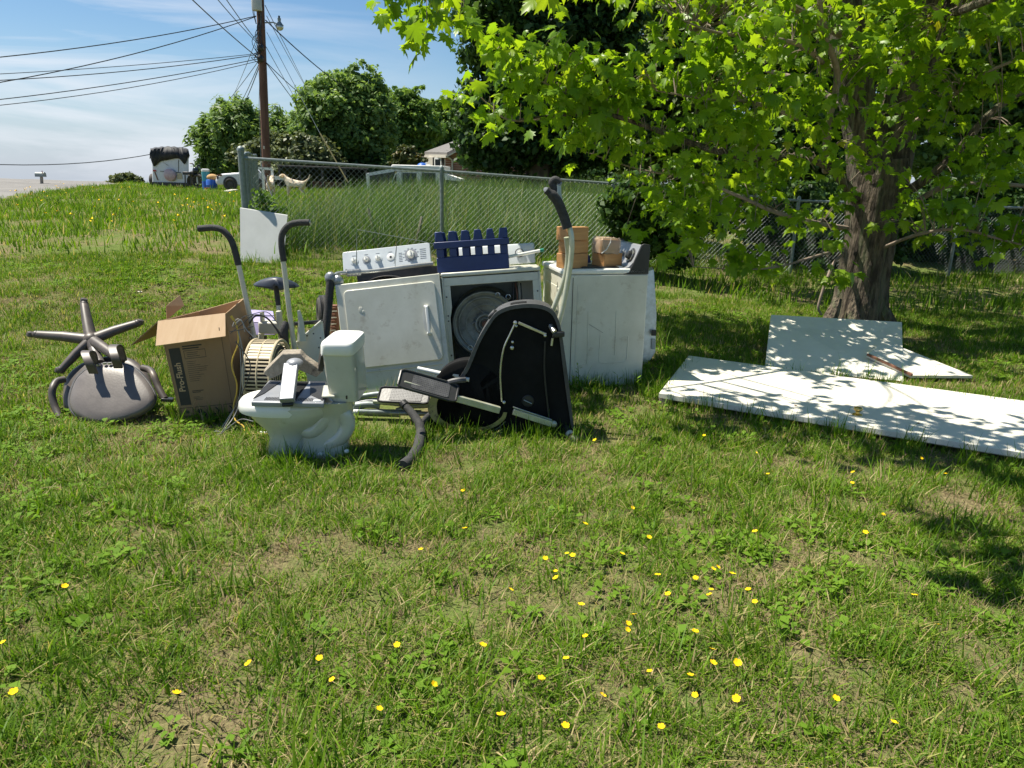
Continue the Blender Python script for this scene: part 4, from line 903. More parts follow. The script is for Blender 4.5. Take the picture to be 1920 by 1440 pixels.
# pedal bars
a, b_ = Q(757, 719, -.16), Q(937, 769, -.08)
MB().bar(a, b_, .035, .040).build('pedal_bar', RODW, mc, bevel=.003)
MB().bar(Q(962, 771, -.07), Q(1034, 794, -.05), .03, .038).build('pedal_bar', RODW, mc, bevel=.003); MB().ball(Q(1038, 795, -.05), (.022, .016, .022), 12, 8).build('bar_end', RODW, mc)
MB().tube([Q(962, 763, -.09), Q(1034, 787, -.06)], .004, 6).build('thin_rod', CHROME, mc)
MB().bar(Q(700, 753, .22), Q(806, 757, .16), .03, .02).build('pedal_bar', RODW, mc, bevel=.003)
def pedal(p0, p1, w_, nm='pedal'):
    t = (p1-p0); Ln = t.length; x = t.normalized(); y = Vector((0, 1, 0)); y = (y-x*y.dot(x)).normalized(); z = x.cross(y)
    y = (y*.80+z*.60 if z.z > 0 else y*.80-z*.60).normalized(); z = x.cross(y)
    if z.z < 0: z = -z
    def mk(q): return p0+x*q[0]*Ln+y*q[1]*w_+z*q[2]
    m = MB(); pts = [(a_, c_) for a_, c_ in rrect(0, 1, -.5, .5, .12, 4)]
    m.slab([mk((a_, c_, 0)) for a_, c_ in pts], z*.018); p = m.build(nm, BLK, mc, bevel=.005)
    MB().slab([mk((a_, c_, .019)) for a_, c_ in rrect(.22, .86, -.38, .38, .05, 3)], z*.002).build('tread_pad', GREYP, p)
    m = MB(); 
    for i in range(20):
        for j in range(7): c_ = mk((.24+.60*i/19, -.32+.64*j/6, .0205)); m.add([c_+x*.003, c_+y*.003, c_-x*.003, c_-y*.003, c_+z*.003], [(0, 1, 4), (1, 2, 4), (2, 3, 4), (3, 0, 4)])
    s_ = m.build('tread_studs', BLK, p); s_['kind'] = 'stuff'
    m = MB(); m.tube([mk((a_, c_, .02)) for a_, c_ in pts+pts[:1]], .007, 6, caps=False); m.build('raised_edge', BLK, p)
pedal(Q(748, 711, -.15), Q(856, 741, -.11), .13); pedal(Q(712, 742, .22), Q(806, 746, .18), .12)
MB().tube(smooth_path([Q(833, 722, -.07), Q(845, 716, -.07), Q(860, 713, -.07), Q(872, 712, -.05)], 4), .018, 8).build('pedal_hinge', GREYP, mc)
# crescent ring
cr_out = [(826, 738), (812, 742), (803, 755), (804, 775), (818, 793), (845, 803), (885, 808), (920, 804), (945, 788), (951, 773)]
cr_in = [(826, 744), (820, 752), (819, 765), (822, 778), (834, 790), (855, 798), (887, 802), (916, 798), (938, 784), (944, 773)]
o_ = smooth_path([Vector((a, b, 0)) for a, b in cr_out], 4); i_ = smooth_path([Vector((a, b, 0)) for a, b in cr_in], 4)
MB().loft([[Q(a.x, a.y, -.03), Q(b_.x, b_.y, -.035), Q(b_.x, b_.y, -.008), Q(a.x, a.y, -.008)] for a, b_ in zip(o_, i_)]).build('flywheel_edge', pbr('highlit_edge_metal', (.32, .33, .10), (.42, .33, .18), 16, .5, c3=(.07, .05, .03), s3=20, lo3=.5, hi3=.65), mc, ang=60)  # yellow-green edge highlight put into the metal colour
ctr = Q(880, 752, .03); MB().lathe([(.235, 0), (.235, .08), (.22, .09), (.001, .09)], 48, Matrix.Translation(Vector((ctr.x, ctr.y+.06, max(ctr.z, .225)))) @ Matrix.Rotation(R(90), 4, 'X')).build('flywheel', BLKM, mc)
MB().tube(smooth_path([Q(905, 812, -.01), Q(930, 805, -.012), Q(948, 790, -.014)], 4), .004, 6).build('chrome_trim', CHROME, mc)
# ground tubes
MB().tube([Q(1060, 800, .02), Q(1075, 822, -.12)], .022, 12).build('floor_tube', BLK, mc); MB().tube([Q(1067, 812, -.07), Q(1070, 817, -.09)], .026, 12).build('tube_collar', PANELG, mc); MB().tube([Q(1072, 820, -.11), Q(1084, 829, -.17)], .026, 12).build('rubber_end', BLK, mc)
# ---- white pipe lying on it
wp = thing('white_pipe', 'short white pipe resting on the upper pedal in front of the dryers', 'pipe', Q(828, 698, .02))
MB().tube([Q(783, 691, .05), Q(880, 712, .0)], .014, 12).build('pipe', W_LID, wp); MB().tube([Q(846, 700, .02), Q(860, 706, .01)], .018, 10).build('fitting', IVORY, wp)
# ---- black hose in the grass
ho = thing('black_hose', 'thick black foam hose curving onto the grass in front of the stepper', 'hose', G(780, 850))
gu = lambda x, y: G(x, y, .03)
q = smooth_path([Q(760, 761, .02), Q(775, 778, -.03), Q(787, 797, -.09), gu(789, 815), gu(784, 838), gu(772, 858), gu(755, 874)], 5)
for v in q: v.z = max(v.z, .03)
MB().tube(q, [.024+.008*min(1, i/16) for i in range(len(q))], 14).build('hose', FOAM, ho); MB().tube([q[0], q[0]+(q[0]-q[1]).normalized()*.03], .03, 12).build('ribbed_end', BLK, ho)
q = smooth_path([Q(810, 775, .0), Q(797, 786, -.02), Q(788, 800, -.05)], 4); MB().tube(q, .02, 10).build('branch', FOAM, ho)
# ---- pipe heap under the dryer
mats = [GALV, STEEL, CHROME, GALV, STEEL, RUST, GALV, W_LID, STEEL]
desc = ['topmost grey pipe of the heap between toilet and pedals', 'long pipe at the back of the heap under the dryer', 'bright short pipe end poking out of the heap', 'thick galvanised pipe in the middle of the pipe heap', 'bent grey pipe curling under the rear pedal', 'rusty brown pipe at the front of the pipe heap', 'lowest grey pipe in the grass beside the toilet', 'white ended pipe right beside the toilet base', 'pipe disappearing under the flywheel at the heap front']
defs = [[(660, 747), (690, 741), (722, 737)], [(655, 760), (700, 752), (760, 757), (800, 756)], [(690, 790), (706, 779), (718, 774)], [(660, 762), (690, 758), (712, 760)], [(744, 770), (770, 762), (805, 760)], [(668, 786), (690, 784), (695, 782)], [(670, 795), (720, 792), (790, 786)], [(656, 788), (672, 793)], [(730, 790), (765, 786), (808, 782)]]
for k, d in enumerate(defs):
    zoff = .02; pts = []
    for (x, y) in d: pts.append(P(x, y, G(745, 800).y+.12+.05*(8-k)/8))
    for v in pts: v.z = max(v.z, .045)
    o = MB().tube(smooth_path(pts, 4), [.017, .022, .014, .024, .018, .017, .02, .018, .015][k], 12).build('metal_pipe', mats[k], None, loc=pts[0]); tag(o, desc[k], 'pipe', 'pipes heaped between toilet and stepper')

# ============================================================ doors and boards on the right
A, D_ = G(1234, 757), G(1290, 680); Bf = G(1918, 874)
ddir = (Bf-A); ddir.z = 0; ddir.normalize(); wdir = Vector((-ddir.y, ddir.x, 0)); 
ds = thing('door_slab', 'long white door lying flat in the grass with a brass knob', 'door', A)
Ld_, Wd_ = 2.62, (D_-A).length
wv = (D_-A); wv.z = 0; wv.normalize()
Adw = A+Vector((0, 0, .045))
pts = [Adw, Adw+ddir*Ld_, Adw+ddir*Ld_+wv*Wd_, Adw+wv*Wd_]
MB().slab(pts, (0, 0, .036)).build('leaf', DOORW, ds, smooth=False, bevel=.002)
MB().slab([p_-Vector((0, 0, .001)) for p_ in [Adw+(ddir+wv)*.01, Adw+ddir*(Ld_-.01)+wv*.01, Adw+ddir*(Ld_-.01)+wv*(Wd_-.01), Adw+wv*(Wd_-.01)+ddir*.01]], (0, 0, -.006)).build('lower_skin', DUSTW, ds, smooth=False)
for (u, v) in ((.05, .05), (Ld_-.1, .05), (1.2, .05), (.05, Wd_-.12), (Ld_-.1, Wd_-.12)):
    p = Adw+ddir*u+wv*v; MB().box((p.x, p.y, .016), (.09, .07, .05)).build('support_block', DUSTW, ds, smooth=False)
ztop = Adw.z+.036
kq = P(1603, 806, G(1603, 812).y+.13); kq.z = ztop
Mk2 = Matrix.Translation(kq)
kn = MB().lathe([(.033, 0), (.033, .004), (.027, .008), (.014, .011), (.012, .024), (.024, .032), (.029, .043), (.026, .053), (.015, .056), (.001, .0562)], 28, Mk2).build('door_knob', BRASS, ds, ang=60)
MB().lathe([(.006, .0563), (.001, .0575)], 10, Mk2).build('keyhole', DARKM, kn)
for px, py in ((1417, 748), (1492, 761), (1722, 794)):
    g = P(px, py, G(px, py, .085).y); g.z = ztop+.004
    o = MB().box((0, 0, 0), (.02, .008, .004), (.1, .2, random.random())).build('dry_leaf', RUST, None, False); o.location = g; tag(o, {1417: 'brown leaf scrap nearest the left end of the white door', 1492: 'brown leaf scrap between the door knob and the left door end', 1722: 'brown leaf scrap right of the brass knob on the door'}[px], 'leaf', 'leaf scraps on the white door')
# wide panel leaning on the maple root
a = G(1433, 700); b_ = G(1705, 722); 
tl, tr2 = P(1446, 590, a.y+1.05), P(1691, 604, a.y+1.05)
ps = thing('leaning_board', 'wide white board propped on the maple base in leaf shade', 'board', a)
AY = a.y; a2 = Vector((a.x, a.y, .02)); b3 = Vector((b_.x-.05, b_.y, .02))
MB().slab([a2, b3, tr2, tl], (0, .006, -.022)).build('board', DOORW, ps, smooth=False)
MB().bar(a2.lerp(tl, .02)+Vector((.02, -.006, .004)), b3.lerp(tr2, .02)+Vector((-.02, -.006, .004)), .012, .012).build('edge_strip', RUST, ps)
# lower triangular board
tb3 = thing('split_board', 'narrow white board with split brown edge beside the propped board', 'board', G(1750, 735))
pts = [P(1622, 668, a.y+.22), P(1652, 642, a.y+.52), P(1692, 656, a.y+.50), P(1812, 744, a.y-.12), P(1700, 731, a.y-.16)]
pts = [Vector((p_.x, p_.y, max(p_.z, .04))) for p_ in pts]
up_ = Vector((0, -.03, .02))
MB().slab([p_+up_ for p_ in pts], (0, .006, -.024)).build('board', DOORW, tb3, smooth=False)
MB().bar(pts[0]+up_*1.3, pts[4]+up_*1.3, .022, .018).build('raw_edge', RUST, tb3)

# ============================================================ utility pole and wires
YP = 27.0
pb = P(500, 338, YP); pb.z = H(pb.x, pb.y); pt = P(485, -70, YP); dirp = (pt-pb)
pole = thing('utility_pole', 'tall brown wooden utility pole with transformer and lamp arm', 'utility pole', pb)
MB().tube([pb, pb+dirp*.5, pt], [.15, .14, .125], 14).build('pole', POLEW, pole)
def U(px, py, dy=0): return P(px, py, YP+dy)
def onpole(py): t = (pb.z and (340-py)/(340+70)); return P(500-15*t, py, YP)
MB().lathe([(.16, 0), (.17, .03), (.17, .62), (.15, .68), (.05, .70)], 20, Matrix.Translation(U(482, 20, -.2))).build('transformer', PANELG, pole)
MB().lathe([(.04, 0), (.05, .08), (.03, .14), (.001, .15)], 10, Matrix.Translation(U(480, -16, -.2))).build('bushing', CREAM, pole)
MB().tube([onpole(43), U(512, 42), U(521, 45)], .022, 8).build('lamp_arm', GALV, pole)
lh = U(524, 44); MB().lathe([(.06, .16), (.05, .06), (.09, .0), (.14, -.06), (.001, -.061)], 16, Matrix.Translation(lh)).build('lamp_head', GALV, pole)
MB().ball(lh+Vector((0, 0, -.11)), (.13, .13, .12), 16, 10).build('lamp_globe', CHROME, pole)
MB().tube([lh+Vector((0, 0, .14)), lh+Vector((0, 0, .24))], .035, 8).build('photocell', DARKM, pole)
for py in (89, 110): MB().ball(U(488, py, -.15), (.12, .12, .13), 10, 6).build('splice_box', BLK, pole)
m = MB(); rr = random.Random(2)
for k in range(12):
    a = U(486+rr.uniform(-4, 3), rr.uniform(-5, 60), -.16); m.tube(smooth_path([a, a+Vector((rr.uniform(-.35, .1), 0, -.35)), a+Vector((rr.uniform(-.15, .05), 0, -.8))], 4), .012, 4)
for k in range(8):
    a = U(487+rr.uniform(-3, 1), rr.uniform(84, 112), -.16); m.tube(smooth_path([a, a+Vector((rr.uniform(-.3, .1), 0, rr.uniform(-.2, .2))), a+Vector((rr.uniform(-.3, .05), 0, rr.uniform(-.35, .35)))], 4), .012, 4)
m.build('drop_leads', BLK, pole)
m = MB(); m.tube([U(491, -70, -.15), onpole(200)+Vector((-.14, -.1, 0)), pb+Vector((-.14, -.14, .1))], .010, 5); m.build('ground_wire', GALV, pole)
MB().box(onpole(277)+Vector((0, -.15, 0)), (.05, .02, .1)).build('pole_tag', CREAMP, pole)
def wire(a, Ya, b, Yb, sag, label, r=.013, group='overhead wires at the utility pole', name='overhead_wire'):
    a, b = P(a[0], a[1], Ya), P(b[0], b[1], Yb); pts = []
    for k in range(17):
        t = k/16; q = a.lerp(b, t); q.z -= sag*4*t*(1-t); pts.append(q)
    o = MB().tube(pts, r, 5, caps=False).build(name, BLK, None, loc=a); tag(o, label, 'wire', group); return o
Yn = YP-.1
wire((480, 30), Yn, (-330, 132), 18, .25, 'upper of the two wires leaving the pole top to the left', .014)
wire((480, 31), Yn, (-330, 200), 18, .35, 'lower of the two wires leaving the pole top to the left', .014)
wire((486, 100), Yn, (-330, 152), 19, .12, 'topmost wire of the middle bundle running left from the pole', .010)
wire((485, 102), Yn, (-330, 160), 19, .22, 'second wire of the middle bundle running left from the pole', .013)
wire((486, 110), Yn, (-330, 217), 19, .2, 'third wire of the middle bundle running left from the pole', .013)
wire((486, 114), Yn, (-330, 222), 19, .3, 'lowest wire of the middle bundle running left from the pole', .011)
wire((487, 111), Yn, (330, -30), 19, .05, 'thick wire rising steeply to the top left from the pole', .016)
wire((486, 84), Yn, (380, -35), 18, .05, 'left one of the paired wires rising beyond the frame top', .012)
wire((486, 82), Yn, (405, -30), 18, .05, 'right one of the paired wires rising beyond the frame top', .012)
wire((489, 108), Yn, (412, 205), 52, .1, 'far wire fanning down left to the weeping tree', .013)
wire((488, 114), Yn, (444, 205), 50, .1, 'middle wire fanning down behind the weeping tree', .015)
wire((488, 119), Yn, (452, 205), 48, .1, 'thick wire fanning down closest to the pole', .018)
wire((486, 60), Yn, (432, 190), 60, .1, 'faint wire fanning down from the pole top', .012)
wire((498, 38), Yn, (700, 195), 46, .3, 'thick wire running down right past the lamp', .022)
wire((500, 118), Yn, (618, 212), 50, .2, 'upper wire sloping right to the tall tree', .016)
wire((500, 119), Yn, (570, 215), 50, .0, 'steep wire dropping right into the trees', .016)
wire((499, 88), Yn, (562, 200), 55, .0, 'thin steep wire right of the pole', .012)
wire((497, 10), Yn, (585, 185), 60, .0, 'long thin wire from the pole top to the right trees', .013)
wire((500, 30), Yn, (590, 190), 58, .1, 'long faint wire beside the lamp going down right', .012)
gw = thing('guy_wire', 'steel guy wire with a yellow guard slanting down right of the pole', 'guy wire', P(652, 341, 25))
MB().tube([U(500, 60), P(600, 250, 25.6)], .009, 5).build('cable', GALV, gw); MB().tube([P(600, 250, 25.6), P(652, 341, 25)], .024, 8).build('guard', YGUARD, gw)
wire((488, 300), 26, (540, 430), 12, .2, 'dark cable hanging low from the pole to the fence', .012, 'low cables', 'low_cable')
q = P(381, 345, 44); q.z = H(q.x, q.y)
o = MB().tube([q-Vector((0, 0, .3)), P(380, 255, 44)], [.16, .13], 10).build('utility_pole', POLEW, None, loc=q); tag(o, 'short dark far pole left of the weeping tree', 'utility pole')
wire((380, 266), 44, (-260, 285), 30, .85, 'single low wire crossing the sky behind the covered trailer', .02, 'wire of the far pole')

# ============================================================ covered trailer and yard things
YT = 34.0
def pz(px, py, Y): q = P(px, py, Y); q.z = H(q.x, q.y); return q
tq = pz(320, 348, YT)
def V(px, py, dy=0): return P(px, py, YT+dy)
tr = thing('camper_trailer', 'small white camper trailer seen from its rear beside the road', 'trailer', tq)
zb = tq.z+.15
def zc(v, z=None): v = Vector(v); 
f0 = [V(286, 348), V(354, 348), V(354, 284), V(285, 284)]
MB().slab(f0, (-1.75, 3.5, 0)).build('body', CARW, tr, smooth=False, bevel=.05)
MB().slab([V(285, 341, -.05), V(356, 343, -.05), V(356, 348, -.05), V(285, 347, -.05)], (0, .3, 0)).build('bumper', BLK, tr)
MB().lathe([(.27, 0), (.27, .12), (.22, .16), (.001, .165)], 26, Matrix.Translation(V(320, 328, -.02)) @ Matrix.Rotation(R(90), 4, 'X')).build('spare_wheel_cover', PINK, tr)
m = MB(); m.slab([V(300, 320.5, -.02), V(339, 323, -.02), V(339, 324, -.02), V(300, 321.5, -.02)], (0, .01, 0)); m.build('rear_bar', DARKM, tr)
MB().box(V(290, 320, -.01), (.14, .03, .07)).build('tail_light', REDP, tr); MB().box(V(337, 330, -.01), (.22, .03, .26)).build('notice_plate', CREAM, tr)
m = MB(); m.slab([V(305, 303, -.015), V(312, 308, -.015), V(318, 312, -.015), V(312, 309, -.015)], (0, .005, 0)); m.build('yellow_stripe', YGUARD, tr)
m = MB(); m.slab([V(334, 300, -.015), V(335, 300, -.015), V(335, 322, -.015), V(334, 322, -.015)], (0, .01, 0)); m.build('panel_seam', GREYP, tr)
m = MB(); m.slab([V(289, 322, -.02), V(291, 322, -.02), V(297, 338, -.02), V(295, 338, -.02)], (0, .01, 0)); m.build('dark_strap', RUST, tr)
for x in (290, 350):
    c = V(x, 350, 1.6); MB().lathe([(.30, -.1), (.32, -.07), (.32, .07), (.30, .1)], 20, Matrix.Translation((c.x, c.y, H(c.x, c.y)+.3)) @ Matrix.Rotation(R(90), 4, 'Y')).build('wheel', RUBBER, tr)
tp = thing('black_tarpaulin', 'black tarpaulin draped over the roof of the camper trailer', 'tarpaulin', V(320, 300))
topz = V(320, 276).z; rings = []
hem = [(281, 294), (286, 308), (290, 312), (300, 303), (314, 300), (330, 297), (338, 299), (346, 308), (352, 296), (356, 292)]
hemp = smooth_path([V(a, b, -.06) for a, b in hem], 3); nn = len(hemp)
edge = [V(283+70*k/(nn-1), 280-3.5*math.sin(math.pi*k/(nn-1))+.7*math.sin(k*1.3), .02) for k in range(nn)]
midd = [hemp[k].lerp(edge[k], .5)+Vector((0, -.07+.08*math.sin(k*2.1), 0)) for k in range(nn)]
far_ = [e+Vector((-1.8, 3.6, 0)) for e in edge]
mid2 = [e+Vector((-.9, 1.8, .12)) for e in edge]
m = MB(); m.loft([hemp, midd, edge, mid2, far_, [f+Vector((0, .05, -.8)) for f in far_]], False, False)
sd = [V(356, 292, -.05), V(355, 281, 0)]; m.loft([[V(356, 292, -.06), V(356, 296, -.06)+Vector((-.85, 1.8, 0)), V(356, 296, -.06)+Vector((-1.75, 3.6, 0))], [edge[-1], mid2[-1], far_[-1]]], False, False)
m.loft([[V(281, 294, -.06), V(281, 294, -.06)+Vector((-.9, 1.8, 0)), V(281, 294, -.06)+Vector((-1.8, 3.6, 0))], [edge[0], mid2[0], far_[0]]], False, False)
o = m.build('sheet', TARP, tp, ang=70); s_ = o.modifiers.new('thick', 'SOLIDIFY'); s_.thickness = .02
# motorcycle
mq = pz(370, 352, 33); mo = thing('motorcycle', 'dark motorcycle with high handlebars parked beside the trailer', 'motorcycle', mq)
def Mo(px, py, dy=0): return P(px, py, 33+dy)
for (px, dy) in ((372, -.1), (362, .9)): 
    c = Mo(px, 341, dy); MB().torus(.27, .055, 24, 8, Matrix.Translation((c.x, c.y, H(c.x, c.y)+.32)) @ Matrix.Rotation(R(75), 4, 'Z') @ Matrix.Rotation(R(90), 4, 'Y')).build('wheel', RUBBER, mo)
MB().tube([Mo(371, 345), Mo(367, 320)], .04, 8).build('fork', CHROME, mo); MB().tube(smooth_path([Mo(356, 306), Mo(362, 308), Mo(367, 318), Mo(372, 309), Mo(375, 312)], 4), .03, 6).build('handlebar', BLK, mo)
MB().tube(smooth_path([Mo(372, 312), Mo(378, 320), Mo(377, 335)], 4), .02, 6).build('windscreen_edge', CHROME, mo)
MB().ball(Mo(367, 320), (.14, .14, .16), 10, 8).build('headlight', DARKG, mo); MB().ball(Mo(366, 327, .3), (.2, .5, .17), 12, 8).build('tank', BLK, mo); MB().ball(Mo(362, 329, .9), (.18, .35, .1), 10, 6).build('seat', BLK, mo)
MB().box(Mo(368, 338, .4), (.3, .5, .3)).build('engine', DARKM, mo, bevel=.04)
gq = pz(352, 349, 32.4); gr = thing('black_grill', 'small black grill box on legs between trailer and motorcycle', 'grill', gq)
def Gr(px, py): return P(px, py, 32.4)
MB().box(Gr(352, 325), (.34, .3, .13)).build('box', BLK, gr, bevel=.02)
for x in (347, 357): MB().bar(Gr(x, 328), Vector((Gr(x, 350).x, gq.y, gq.z)), .04, .04, Vector((0, 1, 0))).build('leg', BLK, gr)
bq = pz(398, 355, 31); o = MB().lathe([(.20, 0), (.22, .03), (.22, .2), (.23, .22), (.22, .24), (.22, .40), (.19, .44)], 20).build('blue_barrel', BLUEB, None, False); o.location = bq; o.scale = (1, 1, 1.0); tag(o, 'blue plastic barrel in front of the white car', 'barrel')
o = MB().ball((0, 0, .12), (.24, .2, .15), 12, 8).build('tan_cushion', GREYB, None, False); o.location = bq+Vector((.05, 0, .40)); tag(o, 'tan cloth bundle on top of the blue barrel', 'bundle')
q = pz(388, 353, 31.4); cl = thing('water_cooler', 'teal drinks cooler with white lid behind the blue barrel', 'cooler', q)
MB().lathe([(.15, .35), (.16, .40), (.16, .75)], 18, Matrix.Translation(q)).build('body', TEAL, cl, bevel=0); MB().lathe([(.165, .75), (.165, .84), (.1, .86)], 18, Matrix.Translation(q)).build('lid', W_LID, cl); MB().lathe([(.18, 0), (.17, .35)], 16, Matrix.Translation(q)).build('stand', BLUEB, cl)
o = MB().lathe([(.10, 0), (.12, .13)], 12).build('red_tub', REDP, None, False); o.location = pz(389, 355, 30.6); tag(o, 'tiny red tub at the foot of the blue barrel', 'tub')
# white car beyond the fence post
YC = 29.5; cq = pz(440, 352, YC); car = thing('white_car', 'white car with dented front wheel arch, partly behind the fence post', 'car', cq)
def Cr(px, py, dy=0): return P(px, py, YC+dy)
zg = cq.z; s_ = YC/FPX
prof = [(406, .25), (405, .42), (409, .60), (418, .68), (440, .72), (452, .74), (461, .98), (480, 1.0), (492, .78), (498, .74), (499, .3), (492, .22)]
body = [Vector((Cr(a, 340).x, YC, zg+z)) for a, z in prof]
MB().slab(body, (-.6, 1.4, 0)).build('body', CARW, car, bevel=.06, ang=50)
win = [Vector((Cr(a, 340).x, YC-.01, zg+z)) for a, z in ((455, .76), (463, .94), (479, .96), (488, .78))]; MB().slab(win, (0, .03, 0)).build('side_window', DARKG, car)
for x in (432, 480):
    c = Cr(x, 345); MB().lathe([(.285, 0), (.285, .02)], 24, Matrix.Translation((c.x, YC-.012, zg+.30)) @ Matrix.Rotation(R(-90), 4, 'X')).build('wheel_arch', BLK, car)
    w0 = MB().torus(.19, .06, 28, 10, Matrix.Translation((c.x, YC+.02, zg+.27)) @ Matrix.Rotation(R(90), 4, 'X')).build('tyre', RUBBER, car); MB().lathe([(.13, 0), (.12, .03), (.001, .04)], 18, Matrix.Translation((c.x, YC+.0, zg+.27)) @ Matrix.Rotation(R(90), 4, 'X')).build('rim', DARKM, w0)
MB().box((Cr(409, 340).x, YC+.1, zg+.52), (.12, .2, .14)).build('headlight', DARKG, car, bevel=.03)
MB().box((Cr(413, 340).x, YC-.015, zg+.62), (.18, .02, .07)).build('rust_patch', RUST, car)
for k, (a, b_, mt, nm, lb) in enumerate((((420, 358), (440, 352), CREAMP, 'white_board', 'bent white board lying on the grass before the white car'), ((408, 357), (420, 355), RUST, 'brown_plank', 'brown plank lying in the grass left of the white board'), ((376, 360), (385, 359), CREAMP, 'white_scrap', 'small white scrap on the grass below the barrel'))):
    a_, c_ = pz(*a, 27.5), pz(*b_, 28.2); m = MB(); m.bar(a_+Vector((0, 0, .05)), c_+Vector((0, 0, .12 if k == 0 else .06)), .28 if k == 0 else .14, .04); o = m.build(nm, mt, None, loc=a_, smooth=False); tag(o, lb, 'board')
# mailbox
q = pz(76, 342, 33); mb = thing('mailbox', 'grey mailbox on a short post across the road', 'mailbox', q)
c = P(76, 328, 33); m = MB(); m.loft([[c+Vector((x, y*math.cos(a)*0+.11*math.cos(a), .02+.10*math.sin(a))) for a in [math.pi*k/8 for k in range(9)]]+[] for x, y in ((-.19, 1), (.19, 1))]); m.build('box', GALV, mb); MB().box(c+Vector((0, 0, -.03)), (.38, .22, .1)).build('box_base', GALV, mb)
MB().bar(Vector((q.x+.03, q.y, q.z-.2)), c+Vector((.03, 0, -.08)), .09, .09, Vector((0, 1, 0))).build('post', DUSTW, mb); MB().box(c+Vector((.17, -.12, .12)), (.03, .02, .12)).build('flag', REDP, mb)

# ---- canopy / pop-up camper
YK = 21.0; kq = pz(775, 350, YK); cn = thing('canvas_popup_tent', 'white canvas pop-up camper with three dark mesh windows behind the fence', 'tent', kq)
def Kk(px, py, dy=0): return P(px, py, YK+dy)
MB().slab([Kk(728, 321), Kk(833, 322), Kk(833, 311), Kk(735, 308.5)], (0, 2.0, .02)).build('roof', CANVAS, cn, bevel=.02)
zg = kq.z-.1
def dn(px): v = Kk(px, 345); v.z = zg; return v
MB().slab([Kk(744, 321, .04)]+[Kk(832, 322, .04)]+[dn(832)+Vector((0, .04, 0)), dn(744)+Vector((0, .04, 0))], (0, 1.9, 0)).build('canvas_wall', CANVAS, cn, smooth=False)
for a, b_ in ((755, 782), (790, 816)): 
    zt_ = Kk(a, 324).z; MB().slab([Vector((Kk(x, 340).x, YK+.02, z)) for x, z in ((a, zt_), (b_, zt_), (b_, zg+.12), (a, zg+.12))], (0, .012, 0)).build('mesh_window', MESHG, cn)
for x in (748, 786, 822): MB().slab([Vector((Kk(xx, 340).x, YK-.02, z)) for xx, z in ((x-4.5, Kk(x, 322).z), (x+4.5, Kk(x, 322).z), (x+4.5, zg), (x-4.5, zg))], (0, .03, 0)).build('corner_pole', CANVAS, cn)
MB().slab([Kk(686, 325, -.3), Kk(735, 316, -.1), Kk(738, 322, -.1), Kk(690, 330, -.3)], (0, 1.9, 0)).build('wing_roof', CANVAS, cn)
MB().slab([Kk(689, 328, -.28), Kk(740, 321, -.08), Vector((Kk(748, 340).x, YK, zg+.1)), Vector((Kk(700, 340).x, YK-.2, zg+.0))], (0, .02, 0)).build('mesh_window', MESHG, cn)
MB().slab([Kk(686, 326, -.3), Kk(692, 325, -.3), Vector((Kk(700, 340).x, YK-.3, zg)), Vector((Kk(693, 340).x, YK-.3, zg))], (0, .03, 0)).build('wing_flap', CANVAS, cn)
MB().bar(Kk(742, 325, -.05), Vector((Kk(722, 340).x, YK-.1, zg+.1)), .05, .03).build('strut', CANVAS, cn)
MB().slab([Kk(833, 325, -.1), Kk(863, 335, -.2), Kk(864, 340, -.2), Kk(834, 337, -.1)], (0, 1.9, .0)).build('wing_roof', CANVAS, cn); MB().slab([Kk(836, 337, -.1), Kk(862, 340, -.2), Vector((Kk(862, 340).x, YK-.1, zg)), Vector((Kk(836, 340).x, YK-.1, zg))], (0, .03, 0)).build('mesh_window', MESHG, cn)
bt = thing('blue_tarp_bundle', 'bright blue bundle with white box on the pop-up camper roof', 'bundle', Kk(792, 311, .6)); MB().ball(Kk(792, 311, .6), (.15, .2, .09), 14, 8).build('blue_bundle', BLUEB, bt); MB().box(Kk(803, 311.5, .6), (.13, .2, .10)).build('white_box', W_LID, bt, bevel=.01)

# ---- house
YH = 36.0; hq = pz(850, 348, YH); ho_ = thing('brick_house', 'brick house with grey gable roof and cream trim behind the canvas camper', 'house', hq)
def Hh(px, py, dy=0): return P(px, py, YH+dy)
zg = hq.z-.2; xe = Hh(866, 300).x
def hv(px, z, dy=0): v = Hh(px, 300, dy); v.z = z; return v
zt = Hh(836, 293).z; ze = Hh(800, 291).z
# long side wall goes back-left; gable end faces the camera and runs right behind the dark maple
MB().slab([hv(835, zg), hv(1010, zg), hv(1010, zt), hv(835, zt)], (0, .25, 0)).build('brick_wall', BRICK, ho_, smooth=False)
ap = Hh(925, 252); MB().slab([hv(835, zt+.005), hv(1010, zt+.005), ap], (0, .25, 0)).build('gable_wall', BRICK, ho_, smooth=False)
MB().slab([hv(800, zg, 2.2), hv(835, zg, .26), hv(835, zt, .26), hv(800, zt, 2.2)], (.1, .25, 0)).build('cream_wall', CREAMP, ho_, smooth=False)
e0 = Hh(793, 291, 1.6); e1 = Hh(838, 290, -.5)
MB().slab([Hh(838, 291, -.4), Hh(796, 289, 3.6), Hh(900, 251, 5), ap+Vector((0, -.4, .12))], (0, 0, .12)).build('roof', ROOFS, ho_, smooth=False)
MB().slab([ap+Vector((0, -.4, .12)), Hh(1015, 291, -.4), Hh(1060, 291, 4), Hh(930, 262, 6)], (0, 0, .12)).build('roof', ROOFS, ho_, smooth=False)
MB().bar(Hh(838, 293, -.45), ap+Vector((0, -.45, .05)), .06, .2, Vector((0, 1, 0))).build('rake_board', CREAMP, ho_); MB().bar(Hh(838, 293, -.4), Hh(793, 292, 3.6), .12, .14).build('gutter', CREAMP, ho_)
